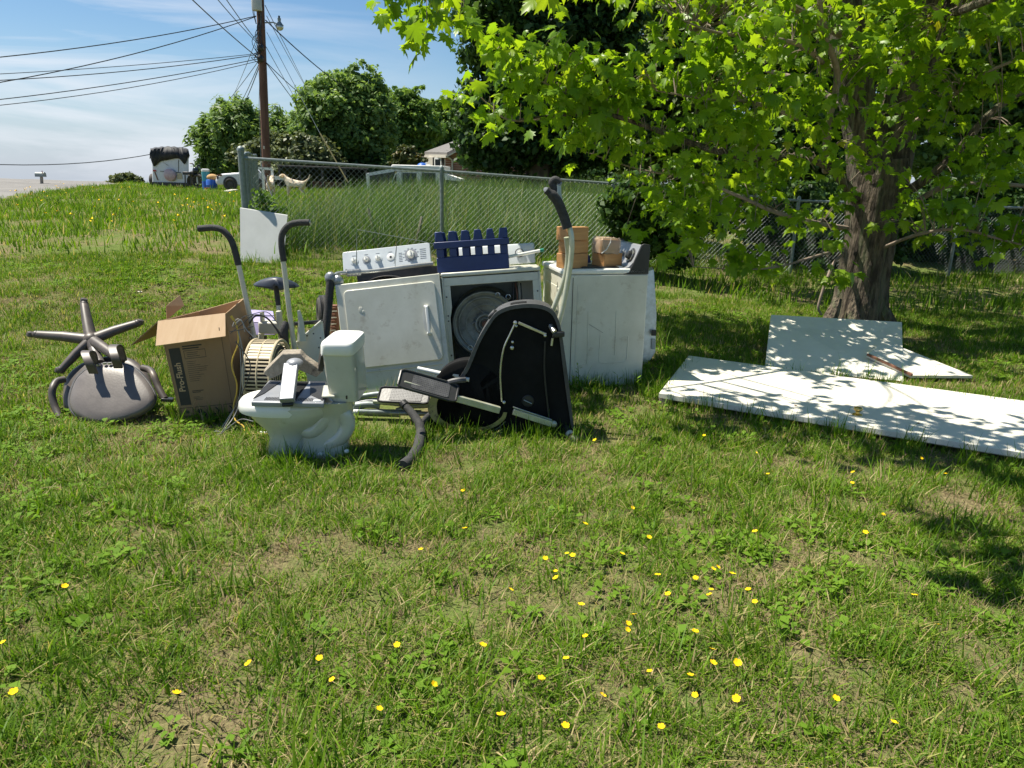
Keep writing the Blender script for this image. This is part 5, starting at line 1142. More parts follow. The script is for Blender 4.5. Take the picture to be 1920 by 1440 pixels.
w0 = MB().slab([hv(815, zg+1.0, 1.25), hv(828, zg+1.0, .55), hv(828, zg+1.85, .55), hv(815, zg+1.85, 1.25)], (-.02, -.03, 0)).build('window', W_LID, ho_, smooth=False); MB().slab([hv(817, zg+1.08, 1.1), hv(826, zg+1.08, .63), hv(826, zg+1.77, .63), hv(817, zg+1.77, 1.1)], (-.03, -.04, 0)).build('pane', DARKG, w0, smooth=False)
for a, d_ in ((812, 1.42), (829.5, .47)): MB().slab([hv(a, zg+.98, d_), hv(a+2.4, zg+.98, d_-.12), hv(a+2.4, zg+1.87, d_-.12), hv(a, zg+1.87, d_)], (-.02, -.03, 0)).build('shutter', DARKM, ho_, smooth=False)
MB().tube(smooth_path([Hh(838, 294, -.1), Hh(847, 300, -.06), Hh(848, 310, -.06), hv(848, zg, -.06)], 3), .04, 6).build('downpipe', CREAMP, ho_)
# brick courses as joined relief
m = MB()
for k in range(22):
    z = zg+.1*k+.05; m.add([hv(836, z, -.004), hv(1009, z, -.004), hv(1009, z+.012, -.004), hv(836, z+.012, -.004)], [(0, 1, 2, 3)])
o = m.build('mortar_courses', CREAMP, ho_, smooth=False); o['kind'] = 'stuff'
# ---- dark shed and white frame under the trees
q = pz(600, 340, 33); sd = thing('dark_shed', 'low dark open shed in deep shade under the far trees', 'shed', q)
def S(px, z, dy=0): v = P(px, 320, 33+dy); v.z = q.z+z; return v
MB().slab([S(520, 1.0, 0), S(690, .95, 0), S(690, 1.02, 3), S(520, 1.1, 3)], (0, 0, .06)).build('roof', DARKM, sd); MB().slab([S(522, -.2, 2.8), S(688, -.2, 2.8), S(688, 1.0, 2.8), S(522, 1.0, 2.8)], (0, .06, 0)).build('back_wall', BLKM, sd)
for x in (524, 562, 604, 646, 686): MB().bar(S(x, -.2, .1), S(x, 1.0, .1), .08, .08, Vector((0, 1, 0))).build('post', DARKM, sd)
MB().slab([S(585, .1, 1), S(640, .05, 1), S(640, .4, 1), S(585, .42, 1)], (0, .1, 0)).build('rusty_sheet', RUST, sd)
q2 = pz(500, 342, 26.0); wf = thing('white_table', 'white garden table beside the utility pole base', 'table', q2)
def Wf(px, py, dy=0): return P(px, py, 26.0+dy)
for x, pt_ in ((494, 318), (511, 318)): v = Wf(x, 345); v.z = q2.z; MB().bar(v, Wf(x-1, pt_), .07, .07, Vector((0, 1, 0))).build('leg', W_LID, wf)
MB().bar(Wf(484, 315), Wf(510, 317), .07, .08).build('top_rail', W_LID, wf); MB().bar(Wf(508, 333), Wf(528, 334), .3, .12).build('shelf', CANVAS, wf)

# ---- dogs
def dog(px, py, Y, yaw, L_, label, turn=0):
    q = pz(px, py, Y); s = L_
    vs = [(0, 0, .42), (.22, 0, .43), (.40, 0, .46), (.50, 0, .58), (.56, 0, .66), (.70, 0, .62),   # pelvis..neck..head..muzzle
          (-.14, 0, .44), (-.28, 0, .58), (-.34, 0, .70),                                         # tail
          (.38, .07, .34), (.40, .07, .17), (.39, .07, .02), (.38, -.07, .34), (.43, -.07, .17), (.45, -.07, .02),
          (-.06, .08, .33), (-.02, .08, .24), (-.13, .08, .15), (-.10, .08, .02), (-.06, -.08, .33), (.01, -.08, .24), (-.09, -.08, .15), (-.05, -.08, .02)]
    es = [(0, 1), (1, 2), (2, 3), (3, 4), (4, 5), (0, 6), (6, 7), (7, 8), (2, 9), (9, 10), (10, 11), (2, 12), (12, 13), (13, 14), (0, 15), (15, 16), (16, 17), (17, 18), (0, 19), (19, 20), (20, 21), (21, 22)]
    rd = [.12, .115, .13, .075, .085, .04, .06, .022, .014, .05, .03, .028, .05, .03, .028, .065, .045, .027, .028, .065, .045, .027, .028]
    me = bpy.data.meshes.new('dog'); me.from_pydata([Vector(v)*s for v in vs], es, []); me.materials.append(FURW)
    o = bpy.data.objects.new('dog', me); C.objects.link(o); o.location = q; o.rotation_euler = (0, 0, yaw)
    o.modifiers.new('skin', 'SKIN'); 
    for i, r in enumerate(rd): me.skin_vertices[0].data[i].radius = (r*s, r*s)
    me.skin_vertices[0].data[0].use_root = True
    o.modifiers.new('sub', 'SUBSURF').levels = 1; o.modifiers['sub'].render_levels = 1
    tag(o, label, 'dog', 'dogs standing behind the fence')
    for sy in (-1, 1): m = MB(); m.slab([Vector((.53, sy*.05, .70))*s, Vector((.56, sy*.10, .62))*s, Vector((.50, sy*.09, .60))*s], (.01, 0, .0)); m.build('ear', GREYB, o, False)
dog(563, 344, 22.0, R(170), .95, 'white and tan dog with raised tail standing in the tall grass behind the fence')
dog(506, 345, 22.5, R(100), .9, 'tan dog beside the utility pole base')

# ============================================================ far trees
def crown(name, blobs, Y, n, size, mat, parent, seed=0, clumps=26, depth=1.0, droop=0, mode='tree'):
    r = np.random.default_rng(seed); cs = []; rad = []
    for (px, py, rx, ry) in blobs:
        c = P(px, py, Y); k = Y/FPX; cs.append([c.x, c.y+r.uniform(-.3, .3)*rx*k, c.z]); rad.append([rx*k, max(rx, ry)*k*.8*depth, ry*k])
    cs = np.array(cs); rad = np.array(rad); wts = (rad[:, 0]*rad[:, 2]); wts /= wts.sum()
    K_ = int(clumps*1.6)*len(blobs); bi = r.choice(len(blobs), K_, p=wts)
    d = r.normal(size=(K_, 3)); d /= np.linalg.norm(d, axis=1)[:, None]; rr = .40+.85*r.random(K_)**.85
    cc = cs[bi]+d*rad[bi]*rr[:, None]; cr_ = rad[bi].mean(1)*r.uniform(.10, .34, K_)*(1.45-.75*rr)
    li = r.choice(K_, n, p=cr_**2/np.sum(cr_**2)); e = r.normal(size=(n, 3)); e /= np.linalg.norm(e, axis=1)[:, None]
    e = r.normal(size=(n, 3))*.62; pos = cc[li]+e*cr_[li][:, None]*np.array([1.25, 1.25, .8+droop])
    pos[:, 2] -= droop*np.abs(e[:, 0])*cr_[li]*.5
    nrm = e*.8+r.normal(size=(n, 3))*.55+np.array([0, 0, .55]); nrm /= np.linalg.norm(nrm, axis=1)[:, None]
    t = np.cross(nrm, r.normal(size=(n, 3))); t /= np.linalg.norm(t, axis=1)[:, None]; b2 = np.cross(nrm, t)
    s = size*r.uniform(.45, 1.3, n)[:, None]; lw = .6 if not droop else .3
    v = np.stack([pos-t*s, pos-b2*s*lw+nrm*s*.1, pos+t*s, pos+b2*s*lw+nrm*s*.1], 1).reshape(-1, 3)
    val = np.repeat(np.clip(.5+r.normal(size=n)*.16+(r.random(K_)[li]-.5)*.3, 0, 1), 4)
    f = np.arange(n*4).reshape(-1, 4); me = np_mesh(name, v, f, val)
    o = link_mesh(name, me, mat, parent, smooth=False)
    off = rootloc(parent) if parent else Vector((0, 0, 0)); me.transform(Matrix.Translation(-off)); o['kind'] = 'stuff' if parent is None else None
    if parent is not None: del o['kind']
    return o, cc
def tree(name, label, blobs, Y, n, size, mat, base_px, seed, trunk_r=.2, cat='tree', group=None, limbs=7, clumps=26, droop=0, depth=1, bark=None):
    g = P(base_px, 340, Y); g.z = H(g.x, g.y); root = thing(name, label, cat, g, group=group)
    o, cc = crown('crown', blobs, Y, n, size, mat, root, seed, clumps, depth, droop)
    r = random.Random(seed); m = MB(); top = max(cc[:, 2]); hz = g.z+(top-g.z)*.72
    m.tube(smooth_path([g-Vector((0, 0, .3)), Vector((g.x+r.uniform(-.2, .2), g.y, g.z+(hz-g.z)*.5)), Vector((float(cc[:, 0].mean()), g.y, hz))], 4), [trunk_r*(1-.75*i/8) for i in range(9)], 8)
    m.build('trunk', bark or BARKD, root)
    m = MB()
    for k in range(limbs*2):
        c = cc[r.randrange(len(cc))]; t = r.uniform(.3, .9); s_ = Vector((g.x+(cc[:, 0].mean()-g.x)*t, g.y, g.z+(hz-g.z)*t)); e = Vector(c)
        m.tube(smooth_path([s_, s_.lerp(e, .5)+Vector((0, 0, .2)), e], 3), [trunk_r*.35, trunk_r*.3, trunk_r*.25, trunk_r*.2, trunk_r*.15, trunk_r*.1, trunk_r*.05], 5)
    m.build('limbs', bark or BARKD, root); return root
gA = leafmat('far_leaf_mid', [(0, (.07, .135, .04)), (.5, (.155, .26, .07)), (1, (.24, .36, .11))], .5)
gB = leafmat('far_leaf_dark', [(0, (.02, .05, .014)), (.5, (.05, .11, .028)), (1, (.12, .21, .05))], .45)  # dark leaf tone also carries the shaded darkness of crowns and undergrowth
gC = leafmat('far_leaf_bright', [(0, (.08, .15, .028)), (.5, (.155, .27, .055)), (1, (.24, .36, .08))], .5)
gD = leafmat('far_leaf_olive', [(0, (.06, .085, .036)), (.5, (.12, .155, .06)), (1, (.19, .22, .09))], .3)
gO = leafmat('shrub_leaf_orange', [(0, (.04, .06, .015)), (.6, (.08, .10, .025)), (1, (.30, .14, .03))], .3)
gH = leafmat('far_leaf_pale', [(0, (.07, .12, .035)), (.5, (.13, .20, .06)), (1, (.20, .26, .085))], .5)  # lighter olive foliage right of the dark maple
tree('weeping_tree', 'dark green weeping tree with drooping crown left of the utility pole', [(400, 262, 34, 28), (388, 245, 22, 22), (440, 230, 38, 36), (455, 262, 46, 50), (420, 295, 36, 42), (500, 262, 34, 44), (470, 305, 46, 34), (415, 335, 28, 12), (540, 245, 26, 30)], 42, 56000, .19, gA, 432, 11, .3, droop=.6, clumps=60)
tree('olive_tree', 'dull olive bushy tree behind the foot of the utility pole', [(470, 290, 34, 22), (520, 285, 42, 30), (570, 292, 46, 32), (600, 300, 36, 30), (545, 320, 60, 20)], 36, 34000, .12, gD, 530, 12, .2, clumps=50)
tree('deciduous_tree', 'tall mid green tree right of the utility pole with a ragged top', [(640, 170, 54, 30), (600, 190, 30, 30), (680, 160, 34, 34), (640, 205, 66, 42), (615, 240, 52, 44), (690, 215, 42, 48), (660, 265, 66, 52), (610, 300, 50, 36), (675, 305, 50, 36)], 40, 85000, .14, gA, 650, 13, .3, clumps=60)
tree('deciduous_tree', 'rounded green tree between the ragged tree and the dark maple', [(745, 200, 34, 28), (775, 195, 26, 26), (750, 235, 46, 40), (720, 260, 36, 40), (780, 240, 36, 40), (740, 295, 50, 30)], 46, 46000, .15, gC, 750, 14, .3, clumps=60)
tree('deciduous_tree', 'bright pale green tree just left of the dark maple', [(825, 215, 26, 28), (845, 240, 34, 40), (815, 260, 30, 36), (850, 285, 30, 24)], 52, 22000, .18, gC, 830, 15, .25, clumps=60)
tree('ornamental_shrub', 'green and orange shrub at the corner of the brick house', [(765, 290, 22, 14), (750, 302, 16, 12), (780, 302, 18, 12)], 31, 7000, .07, gO, 765, 16, .05, cat='shrub')
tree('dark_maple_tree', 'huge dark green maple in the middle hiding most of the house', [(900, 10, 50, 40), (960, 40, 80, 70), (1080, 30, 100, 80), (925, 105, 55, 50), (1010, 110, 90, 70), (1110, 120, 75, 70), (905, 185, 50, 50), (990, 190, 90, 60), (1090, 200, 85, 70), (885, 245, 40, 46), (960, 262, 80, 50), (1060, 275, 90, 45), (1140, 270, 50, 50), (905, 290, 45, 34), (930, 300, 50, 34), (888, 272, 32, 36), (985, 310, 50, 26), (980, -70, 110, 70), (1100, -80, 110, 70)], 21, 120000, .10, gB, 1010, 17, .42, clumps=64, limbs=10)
tree('light_maple_tree', 'lighter olive green tree filling the gap right of the dark maple', [(1240, 30, 40, 50), (1290, 20, 60, 60), (1260, 100, 60, 50), (1330, 90, 70, 60), (1230, 180, 50, 60), (1300, 190, 80, 60), (1250, 260, 70, 50), (1330, 290, 80, 50), (1210, 300, 50, 40), (1380, 20, 60, 60), (1170, 130, 20, 60)], 25, 52000, .125, gH, 1280, 18, .3, clumps=60)
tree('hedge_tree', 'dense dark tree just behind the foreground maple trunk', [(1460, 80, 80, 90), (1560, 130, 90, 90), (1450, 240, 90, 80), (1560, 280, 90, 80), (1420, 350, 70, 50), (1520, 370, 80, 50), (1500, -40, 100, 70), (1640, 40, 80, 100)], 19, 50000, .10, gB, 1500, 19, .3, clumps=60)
tree('hedge_tree', 'dense dark tree at the far right edge behind the fence', [(1740, 60, 80, 90), (1860, 60, 90, 90), (1960, 160, 80, 120), (1710, 190, 60, 70), (1900, 180, 60, 60), (1700, 300, 60, 50), (1930, 290, 60, 60), (1800, -60, 140, 70), (1800, 240, 70, 70), (1840, 330, 90, 50), (1760, 150, 60, 60)], 20, 60000, .105, gA, 1830, 20, .3, clumps=60)
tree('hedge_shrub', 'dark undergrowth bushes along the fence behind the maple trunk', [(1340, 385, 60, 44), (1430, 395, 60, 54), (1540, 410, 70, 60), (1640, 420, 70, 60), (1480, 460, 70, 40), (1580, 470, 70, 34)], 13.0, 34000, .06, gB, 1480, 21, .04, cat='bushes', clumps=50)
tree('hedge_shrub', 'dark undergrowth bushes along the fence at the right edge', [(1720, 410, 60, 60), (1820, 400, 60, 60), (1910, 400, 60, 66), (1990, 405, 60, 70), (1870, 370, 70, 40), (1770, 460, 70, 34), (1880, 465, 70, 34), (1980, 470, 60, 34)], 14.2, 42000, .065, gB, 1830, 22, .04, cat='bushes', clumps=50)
tree('roadside_bush', 'small round bush at the road crest left of the trailer', [(232, 336, 22, 8), (245, 338, 18, 6), (220, 340, 14, 5)], 44, 4500, .13, gD, 232, 23, .05, cat='bush')
tree('hedgerow', 'far trees under the crowns behind the fence between shed and house', [(560, 325, 40, 12), (620, 320, 50, 14), (680, 322, 40, 16), (720, 312, 30, 20), (890, 320, 30, 26), (960, 325, 60, 26), (1050, 325, 60, 26), (1130, 330, 50, 26)], 38.5, 26000, .16, gB, 700, 24, .1, cat='trees', clumps=40)
# leafy vine shrub by the fence, near the maple tips
tree('fence_shrub', 'leafy green shrub growing through the fence right of the washer', [(1150, 390, 34, 34), (1190, 370, 50, 40), (1230, 420, 60, 46), (1180, 440, 40, 40), (1290, 400, 60, 40), (1265, 470, 40, 34)], 10.6, 7000, .055, leafmat('shrub_leaf', [(0, (.02, .05, .012)), (.5, (.05, .11, .02)), (1, (.11, .19, .03))], .4), 1210, 25, .03, cat='shrub', clumps=50)
tree('corner_weed', 'leafy green weed sprawling the fence just right of the corner post', [(478, 352, 9, 8), (492, 372, 18, 14), (508, 396, 24, 12), (470, 390, 12, 10)], 10.2, 330, .045, leafmat('weed_leaf', [(0, (.06, .13, .02)), (.5, (.12, .24, .03)), (1, (.18, .30, .05))], .5), 492, 26, .012, cat='weed', clumps=30)

# ============================================================ foreground maple
MLEAF = leafmat('young_maple_leaf', [(0, (.07, .15, .012)), (.45, (.18, .33, .02)), (.8, (.29, .42, .028)), (1, (.40, .40, .04))], .58, world_scale=.9, amp=.2, rough=.38, tcol=(1.5, 1.35, .5), spec=.4)
tb = G(1612, 606); YM = tb.y
mt = thing('maple_tree', 'large maple with thick rough trunk and bright drooping leaves at the right', 'tree', tb)
def B(px, py, dy=0): return P(px, py, YM+dy)
def rough_tube(pts, rs, name, n=26, amp=.07, seed=1):
    rng_ = np.random.default_rng(seed); pts = smooth_path(pts, 8); m = len(pts); ridge = rng_.normal(size=n)*amp; rings = []
    rs = np.interp(np.linspace(0, 1, m), np.linspace(0, 1, len(rs)), rs)
    for i, q in enumerate(pts):
        t = (pts[min(i+1, m-1)]-pts[max(i-1, 0)]).normalized(); u = t.cross(Vector((0, 1, 0))).normalized(); v = t.cross(u)
        ridge = ridge*.93+rng_.normal(size=n)*amp*.3; rings.append([q+(u*math.cos(2*math.pi*k/n)+v*math.sin(2*math.pi*k/n))*rs[i]*(1+ridge[k]) for k in range(n)])
    return MB().loft(rings).build(name, BARK, mt, ang=80)
m_ = YM/FPX
rough_tube([B(1610, 622), B(1612, 590), B(1620, 520), B(1632, 440), B(1645, 360), B(1650, 300)], [62*m_, 50*m_, 44*m_, 44*m_, 50*m_, 46*m_], 'trunk', seed=3)
rough_tube([B(1638, 350), B(1625, 260), B(1605, 180), B(1590, 80), B(1580, -60), B(1575, -200)], [38*m_, 34*m_, 30*m_, 28*m_, 25*m_, 20*m_], 'main_stem', seed=4)
rough_tube([B(1662, 350), B(1680, 260), B(1690, 180), B(1710, 90), B(1735, -30), B(1750, -200)], [38*m_, 30*m_, 27*m_, 25*m_, 22*m_, 18*m_], 'main_stem', seed=5)
rough_tube([B(1690, 200, .1), B(1740, 100, .2), B(1790, 10, .2), B(1830, -100, .2)], [26*m_, 24*m_, 18*m_, 14*m_], 'main_stem', seed=6)
for k, (px, lean) in enumerate(((1565, -1), (1655, 1), (1600, 0))): MB().tube(smooth_path([B(px-6*lean, 560, -.2), B(px+8*lean, 596, -.26), B(px+26*lean, 618, -.38)], 4), [.05, .06, .07, .08, .085, .08, .07, .05, .03], 8).build('root_flare', BARK, mt)
skel = []
def limb(pts, r0, r1, nm='branch'):
    pts[0] = pts[0]+Vector((0, .16, 0)); q = smooth_path(pts, 5); n = len(q); m = MB(); m.tube(q, [r0+(r1-r0)*i/(n-1) for i in range(n)], 8); m.build(nm, TWIG if r0 < .05 else BARK, mt)
    for i, v in enumerate(q): skel.append((v, r0+(r1-r0)*i/(n-1)))
limb([B(1620, 380, -.2), B(1580, 340, -.5), B(1540, 305, -.8), B(1470, 295, -1.2), B(1400, 296, -1.5), B(1300, 270, -1.8), B(1200, 232, -2.0), B(1130, 214, -2.1), B(1050, 216, -2.2), B(975, 224, -2.3)], .055, .008)
limb([B(1130, 214, -2.1), B(1060, 175, -2.2), B(1000, 145, -2.3), B(950, 120, -2.4)], .012, .004)
limb([B(1050, 216, -2.2), B(960, 226, -2.3), B(920, 200, -2.4), B(885, 165, -2.4)], .01, .004)
limb([B(1560, 320, -.6), B(1552, 240, -.9), B(1570, 140, -1.2), B(1545, 60, -1.4), B(1530, -60, -1.5)], .04, .02)
limb([B(1575, 130, -1.2), B(1500, 85, -1.6), B(1420, 70, -1.9), B(1340, 60, -2.0), B(1260, 30, -2.2)], .025, .006)
limb([B(1552, 250, -.9), B(1480, 215, -1.4), B(1400, 190, -1.7), B(1320, 185, -2.0), B(1230, 170, -2.1)], .025, .006)
limb([B(1600, 430, -.3), B(1540, 420, -.7), B(1460, 400, -1.1), B(1390, 370, -1.4), B(1300, 335, -1.6), B(1200, 318, -1.7), B(1090, 282, -1.8)], .03, .004)
limb([B(1590, 480, -.3), B(1560, 500, -.5), B(1535, 570, -.6), B(1540, 590, -.6)], .02, .012, 'sucker')
limb([B(1590, 470, -.3), B(1530, 480, -.8), B(1460, 500, -1.0), B(1390, 505, -1.2), B(1300, 500, -1.3)], .018, .004)
limb([B(1680, 380, -.2), B(1730, 340, -.4), B(1790, 290, -.5), B(1860, 210, -.6), B(1950, 150, -.6)], .06, .03)
limb([B(1700, 400, -.2), B(1770, 350, -.3), B(1850, 345, -.4), B(1950, 350, -.5)], .035, .02)
limb([B(1660, 470, -.3), B(1720, 440, -.9), B(1800, 430, -1.2), B(1880, 450, -1.4), B(1960, 470, -1.5)], .022, .006)
limb([B(1690, 250, -.2), B(1760, 200, -.8), B(1840, 140, -1.2), B(1940, 100, -1.4)], .03, .01)
limb([B(1590, 60, -.3), B(1480, 10, -1.0), B(1380, -30, -1.6), B(1200, -60, -2.2), B(1000, -50, -2.8), B(800, -45, -3.2)], .04, .008)
limb([B(1700, 60, -.3), B(1800, 20, -1.5), B(1900, -20, -2.6), B(2000, -80, -3.2)], .05, .02)
limb([B(1600, 200, .2), B(1500, 150, 1.0), B(1400, 120, 1.6), B(1300, 60, 2.2)], .04, .01)
limb([B(1590, 20, 0), B(1450, -120, -1.5), B(1300, -220, -2.5)], .05, .015)
limb([B(1740, -30, 0), B(1800, -200, -2.0), B(1850, -350, -3.5), B(1900, -500, -4.5)], .05, .02)
# leaf template (palmate, deeply cut)
half = [(0, .0), (.10, .02), (.36, -.08), (.30, .08), (.60, .14), (.43, .26), (.66, .52), (.40, .46), (.36, .58), (.20, .48), (.26, .72), (.13, .74), (0, 1.0)]
outl = [Vector((x, y, 0)) for x, y in half]+[Vector((-x, y, 0)) for x, y in half[::-1][1:-1]]
nl = len(outl)
LV = np.array([[v.x, v.y-.0, -.22*(v.x*v.x)*1.2-.28*v.y*v.y+.05*abs(v.x)] for v in outl]+[[0, .22, .03]])
LF = np.array([[i, (i+1) % nl, nl] for i in range(nl)])
# where leaves hang: sprays as (px, py, rx, ry, depth offset, number)
sprays = [(1600, 130, 70, 60, -.9, 150), (1660, 220, 70, 50, -.9, 90), (1600, 300, 50, 40, -.9, 70), (1690, 90, 60, 70, -.9, 130), (1570, 380, 40, 40, -.8, 60), (1700, 380, 50, 30, -.9, 50), (1790, 440, 60, 24, -.9, 60), (920, 60, 34, 36, -2.6, 34), (960, 90, 50, 50, -2.5, 60), (880, 165, 24, 22, -2.4, 24), (930, 205, 50, 22, -2.4, 50), (985, 140, 60, 36, -2.35, 90), (1040, 90, 60, 40, -2.3, 75), (1130, 120, 60, 40, -2.2, 90), (1060, 180, 80, 34, -2.2, 110),
          (1150, 180, 70, 40, -2.1, 110), (1100, 240, 80, 34, -2.0, 110), (1190, 250, 80, 40, -1.9, 130), (1060, 270, 26, 18, -1.9, 22), (1230, 130, 60, 50, -2.0, 90), (1260, 60, 40, 40, -2.1, 50), (1320, 110, 80, 60, -1.9, 160), (1300, 200, 80, 50, -1.9, 160),
          (1400, 60, 90, 60, -1.8, 210), (1420, 150, 90, 60, -1.6, 230), (1400, 240, 90, 60, -1.6, 230), (1300, 290, 90, 50, -1.7, 190), (1500, 50, 80, 60, -1.4, 190), (1520, 160, 70, 60, -1.3, 150), (1500, 250, 70, 60, -1.1, 160), (1470, 320, 80, 50, -1.2, 160), (1380, 330, 90, 45, -1.4, 170), (1250, 340, 90, 45, -1.6, 160),
          (1220, 400, 70, 40, -1.2, 100), (1330, 410, 80, 40, -1.3, 130), (1440, 400, 80, 45, -1.1, 130), (1380, 480, 80, 40, -1.2, 110), (1290, 470, 50, 40, -1.2, 60), (1480, 500, 60, 50, -.9, 80), (1540, 450, 50, 60, -.9, 55), (1620, 60, 70, 60, -1.2, 120), (1640, 120, 60, 40, -1.2, 60), (1620, 200, 60, 30, -1.0, 30), (1640, 320, 60, 24, -1.0, 26), (1640, 410, 50, 20, -.9, 34),
          (1760, 60, 80, 60, -1.2, 170), (1860, 50, 90, 60, -1.3, 200), (1780, 160, 60, 50, -1.1, 110), (1880, 160, 70, 60, -1.2, 170), (1760, 240, 60, 40, -1.0, 80), (1860, 260, 70, 50, -1.1, 150), (1850, 330, 90, 40, -1.1, 130), (1760, 330, 50, 30, -1.0, 50), (1800, 400, 60, 36, -1.3, 120), (1890, 420, 50, 40, -1.3, 110), (1720, 130, 50, 60, -1.0, 50), (1850, 460, 60, 20, -1.3, 40), (1560, 510, 30, 36, -.8, 24),
          (790, 30, 44, 36, -3.3, 42), (775, -20, 60, 40, -3.2, 60), (860, 10, 40, 25, -3.0, 30), (1500, -60, 200, 60, -1.0, 300), (1750, -60, 200, 60, -1.0, 300), (1200, -50, 200, 50, -2.2, 200), (1900, -150, 200, 90, -2.5, 260)]
r = np.random.default_rng(5); poss = []; twigs = MB(); SK = np.array([list(v) for v, q in skel])
tipmb = MB()
for (px, py, rx, ry, dy, cnt) in sprays:
    c = P(px, py, YM+dy); k = c.y/FPX; R3 = np.array([rx*k, max(rx, ry)*k*.9, ry*k])
    nsp = max(2, cnt//7)
    nsp = max(2, int(nsp*(.95 if px < 1180 else .50 if (1340 < px < 1580 and py > 230) else .62)))
    for s_ in range(nsp):
        d = r.normal(size=3); d /= np.linalg.norm(d); sc = np.array(c)+d*R3*r.random()**.45
        j = np.argmin(np.linalg.norm(SK-sc, axis=1)+np.where(SK[:, 0] < sc[0]-.2, .25, 0)); a = SK[j]; mid = (a+sc)/2+np.array([0, 0, .08])
        if np.linalg.norm(a-sc) < 1.6:
            tw = smooth_path([Vector(a), Vector(mid), Vector(sc)], 3); twigs.tube(tw, [.006-.0006*i for i in range(len(tw))], 4, caps=False)
        for q in range(7 if cnt >= 14 else cnt):
            poss.append(np.append(sc+r.normal(size=3)*np.array([.085, .085, .065]), 0))
poss = np.array(poss)[:, :3]; n = len(poss)
# the part of the crown outside the picture that shades the ground at the right (same tree, overhead)
ov = []
for (cx, cy, cz, rx, ry, rz, cnt) in ((tb.x-1.6, tb.y-.9, 4.3, 2.0, 1.6, .7, 30), (tb.x+.6, tb.y-1.2, 4.9, 2.0, 1.8, .9, 100), (tb.x+2.2, tb.y-.6, 4.2, 2.0, 2.0, 1.2, 800), (tb.x-1.0, tb.y-2.4, 4.0, 1.5, 1.0, .4, 330), (1.7, 4.3, 3.55, 1.2, .9, .25, 330), (.6, 3.25, 3.5, .4, .4, .2, 110), (.2, 5.0, 3.05, .8, .5, .15, 200), (1.0, 4.7, 3.3, .9, .6, .2, 300), (tb.x-.2, tb.y+1.6, 4.5, 2.6, 1.8, 1.2, 900), (.3, 8.1, 4.1, 1.2, 1.1, .35, 1200), (4.6, 8.4, 4.6, 1.4, 1.2, .5, 900), (4.0, 6.9, 4.3, .9, .8, .4, 250), (6.5, 7.5, 4.7, 2.0, 1.8, .6, 1400), (tb.x-.3, tb.y+2.4, 4.6, 3.2, 1.4, .8, 2000), (tb.x+3.2, tb.y+2.0, 4.8, 3.0, 2.6, 1.0, 2600), (tb.x+.5, tb.y+4.6, 5.4, 4.5, 1.4, .9, 2000), (tb.x+.5, tb.y, 6.3, 2.8, 2.6, 1.4, 700), (tb.x+2.6, tb.y-2.6, 4.4, 1.6, 1.5, .6, 700)):
    K2 = cnt//8; d = r.normal(size=(K2, 3)); d /= np.linalg.norm(d, axis=1)[:, None]; cc = np.array([cx, cy, cz])+d*np.array([rx, ry, rz])*(r.random(K2)**.4)[:, None]
    cc = np.repeat(cc, 8, 0); ov.append(cc+r.normal(size=cc.shape)*.12)
    for q in cc[::40]:
        j = np.argmin(np.linalg.norm(SK-q, axis=1)); twigs.tube(smooth_path([Vector(SK[j]), Vector((SK[j]+q)/2+np.array([0, 0, .15])), Vector(q)], 3), [.012-.0013*i for i in range(7)], 4, caps=False)
ov = np.concatenate(ov); allp_ = np.concatenate([poss, ov]); n = len(allp_)
twigs.build('twigs', TWIG, mt)
def leaf_frames(n):
    az = r.uniform(0, 2*math.pi, n); dr = r.uniform(.1, 1.15, n)      # droop of the blade axis
    t = np.stack([np.cos(az)*np.cos(dr), np.sin(az)*np.cos(dr), -np.sin(dr)], 1)
    up = np.array([0, 0, 1.0])+r.normal(size=(n, 3))*.28; x = np.cross(t, up); x /= np.linalg.norm(x, axis=1)[:, None]; z = np.cross(x, t); return x, t, z
Xf, Tf, Zf = leaf_frames(n); S_ = .115*r.uniform(.42, 1.3, n)
S_[len(poss):] *= 1.1
CV = r.uniform(.2, 2.6, n); TW = r.normal(size=n)*.35
V4 = allp_[:, None, :]+S_[:, None, None]*(LV[None, :, 0:1]*Xf[:, None, :]+LV[None, :, 1:2]*Tf[:, None, :]+(LV[None, :, 2:3]*CV[:, None, None]+TW[:, None, None]*LV[None, :, 0:1]*LV[None, :, 1:2])*Zf[:, None, :])
val = np.clip(.48+r.normal(size=n)*.15, 0, 1); nv = LV.shape[0]
# biggest 300 in view become leaves of their own
CMi = np.array(CM.inverted()); rel = (poss-np.array([0, 0, CAMZ])) @ CMi.T
uu = rel[:, 0]/-rel[:, 2]*FPX+960; vv = 720-rel[:, 1]/-rel[:, 2]*FPX
inv = (uu > 0) & (uu < 1920) & (vv > 0) & (vv < 1440); score = np.where(inv, S_[:len(poss)]/-rel[:, 2], 0); big = set(np.argsort(-score)[:300].tolist())
keep = np.array([i not in big for i in range(n)])
F4 = (np.arange(keep.sum())[:, None, None]*nv+LF[None]).reshape(-1, 3)
me = np_mesh('foliage', V4[keep].reshape(-1, 3)-np.array(tb), F4, np.repeat(val[keep], nv)); o = link_mesh('foliage', me, MLEAF, mt, smooth=False); me.shade_smooth(); o['kind'] = 'stuff'
protos = []
for k in range(6):
    lv = LV.copy(); lv[:, 2] *= (.3, .8, 1.3, 1.8, 2.4, 1.0)[k]; lv[:, 2] += (-.3, .2, .35, -.15, 0, .1)[k]*lv[:, 0]*lv[:, 1]+.05*np.sin(lv[:, 0]*7+k)+.04*np.cos(lv[:, 1]*5+k*2)
    me = np_mesh('leaf', lv, LF, np.full(nv, .35+.07*k)); me.materials.append(MLEAF); me.shade_smooth(); protos.append(me)
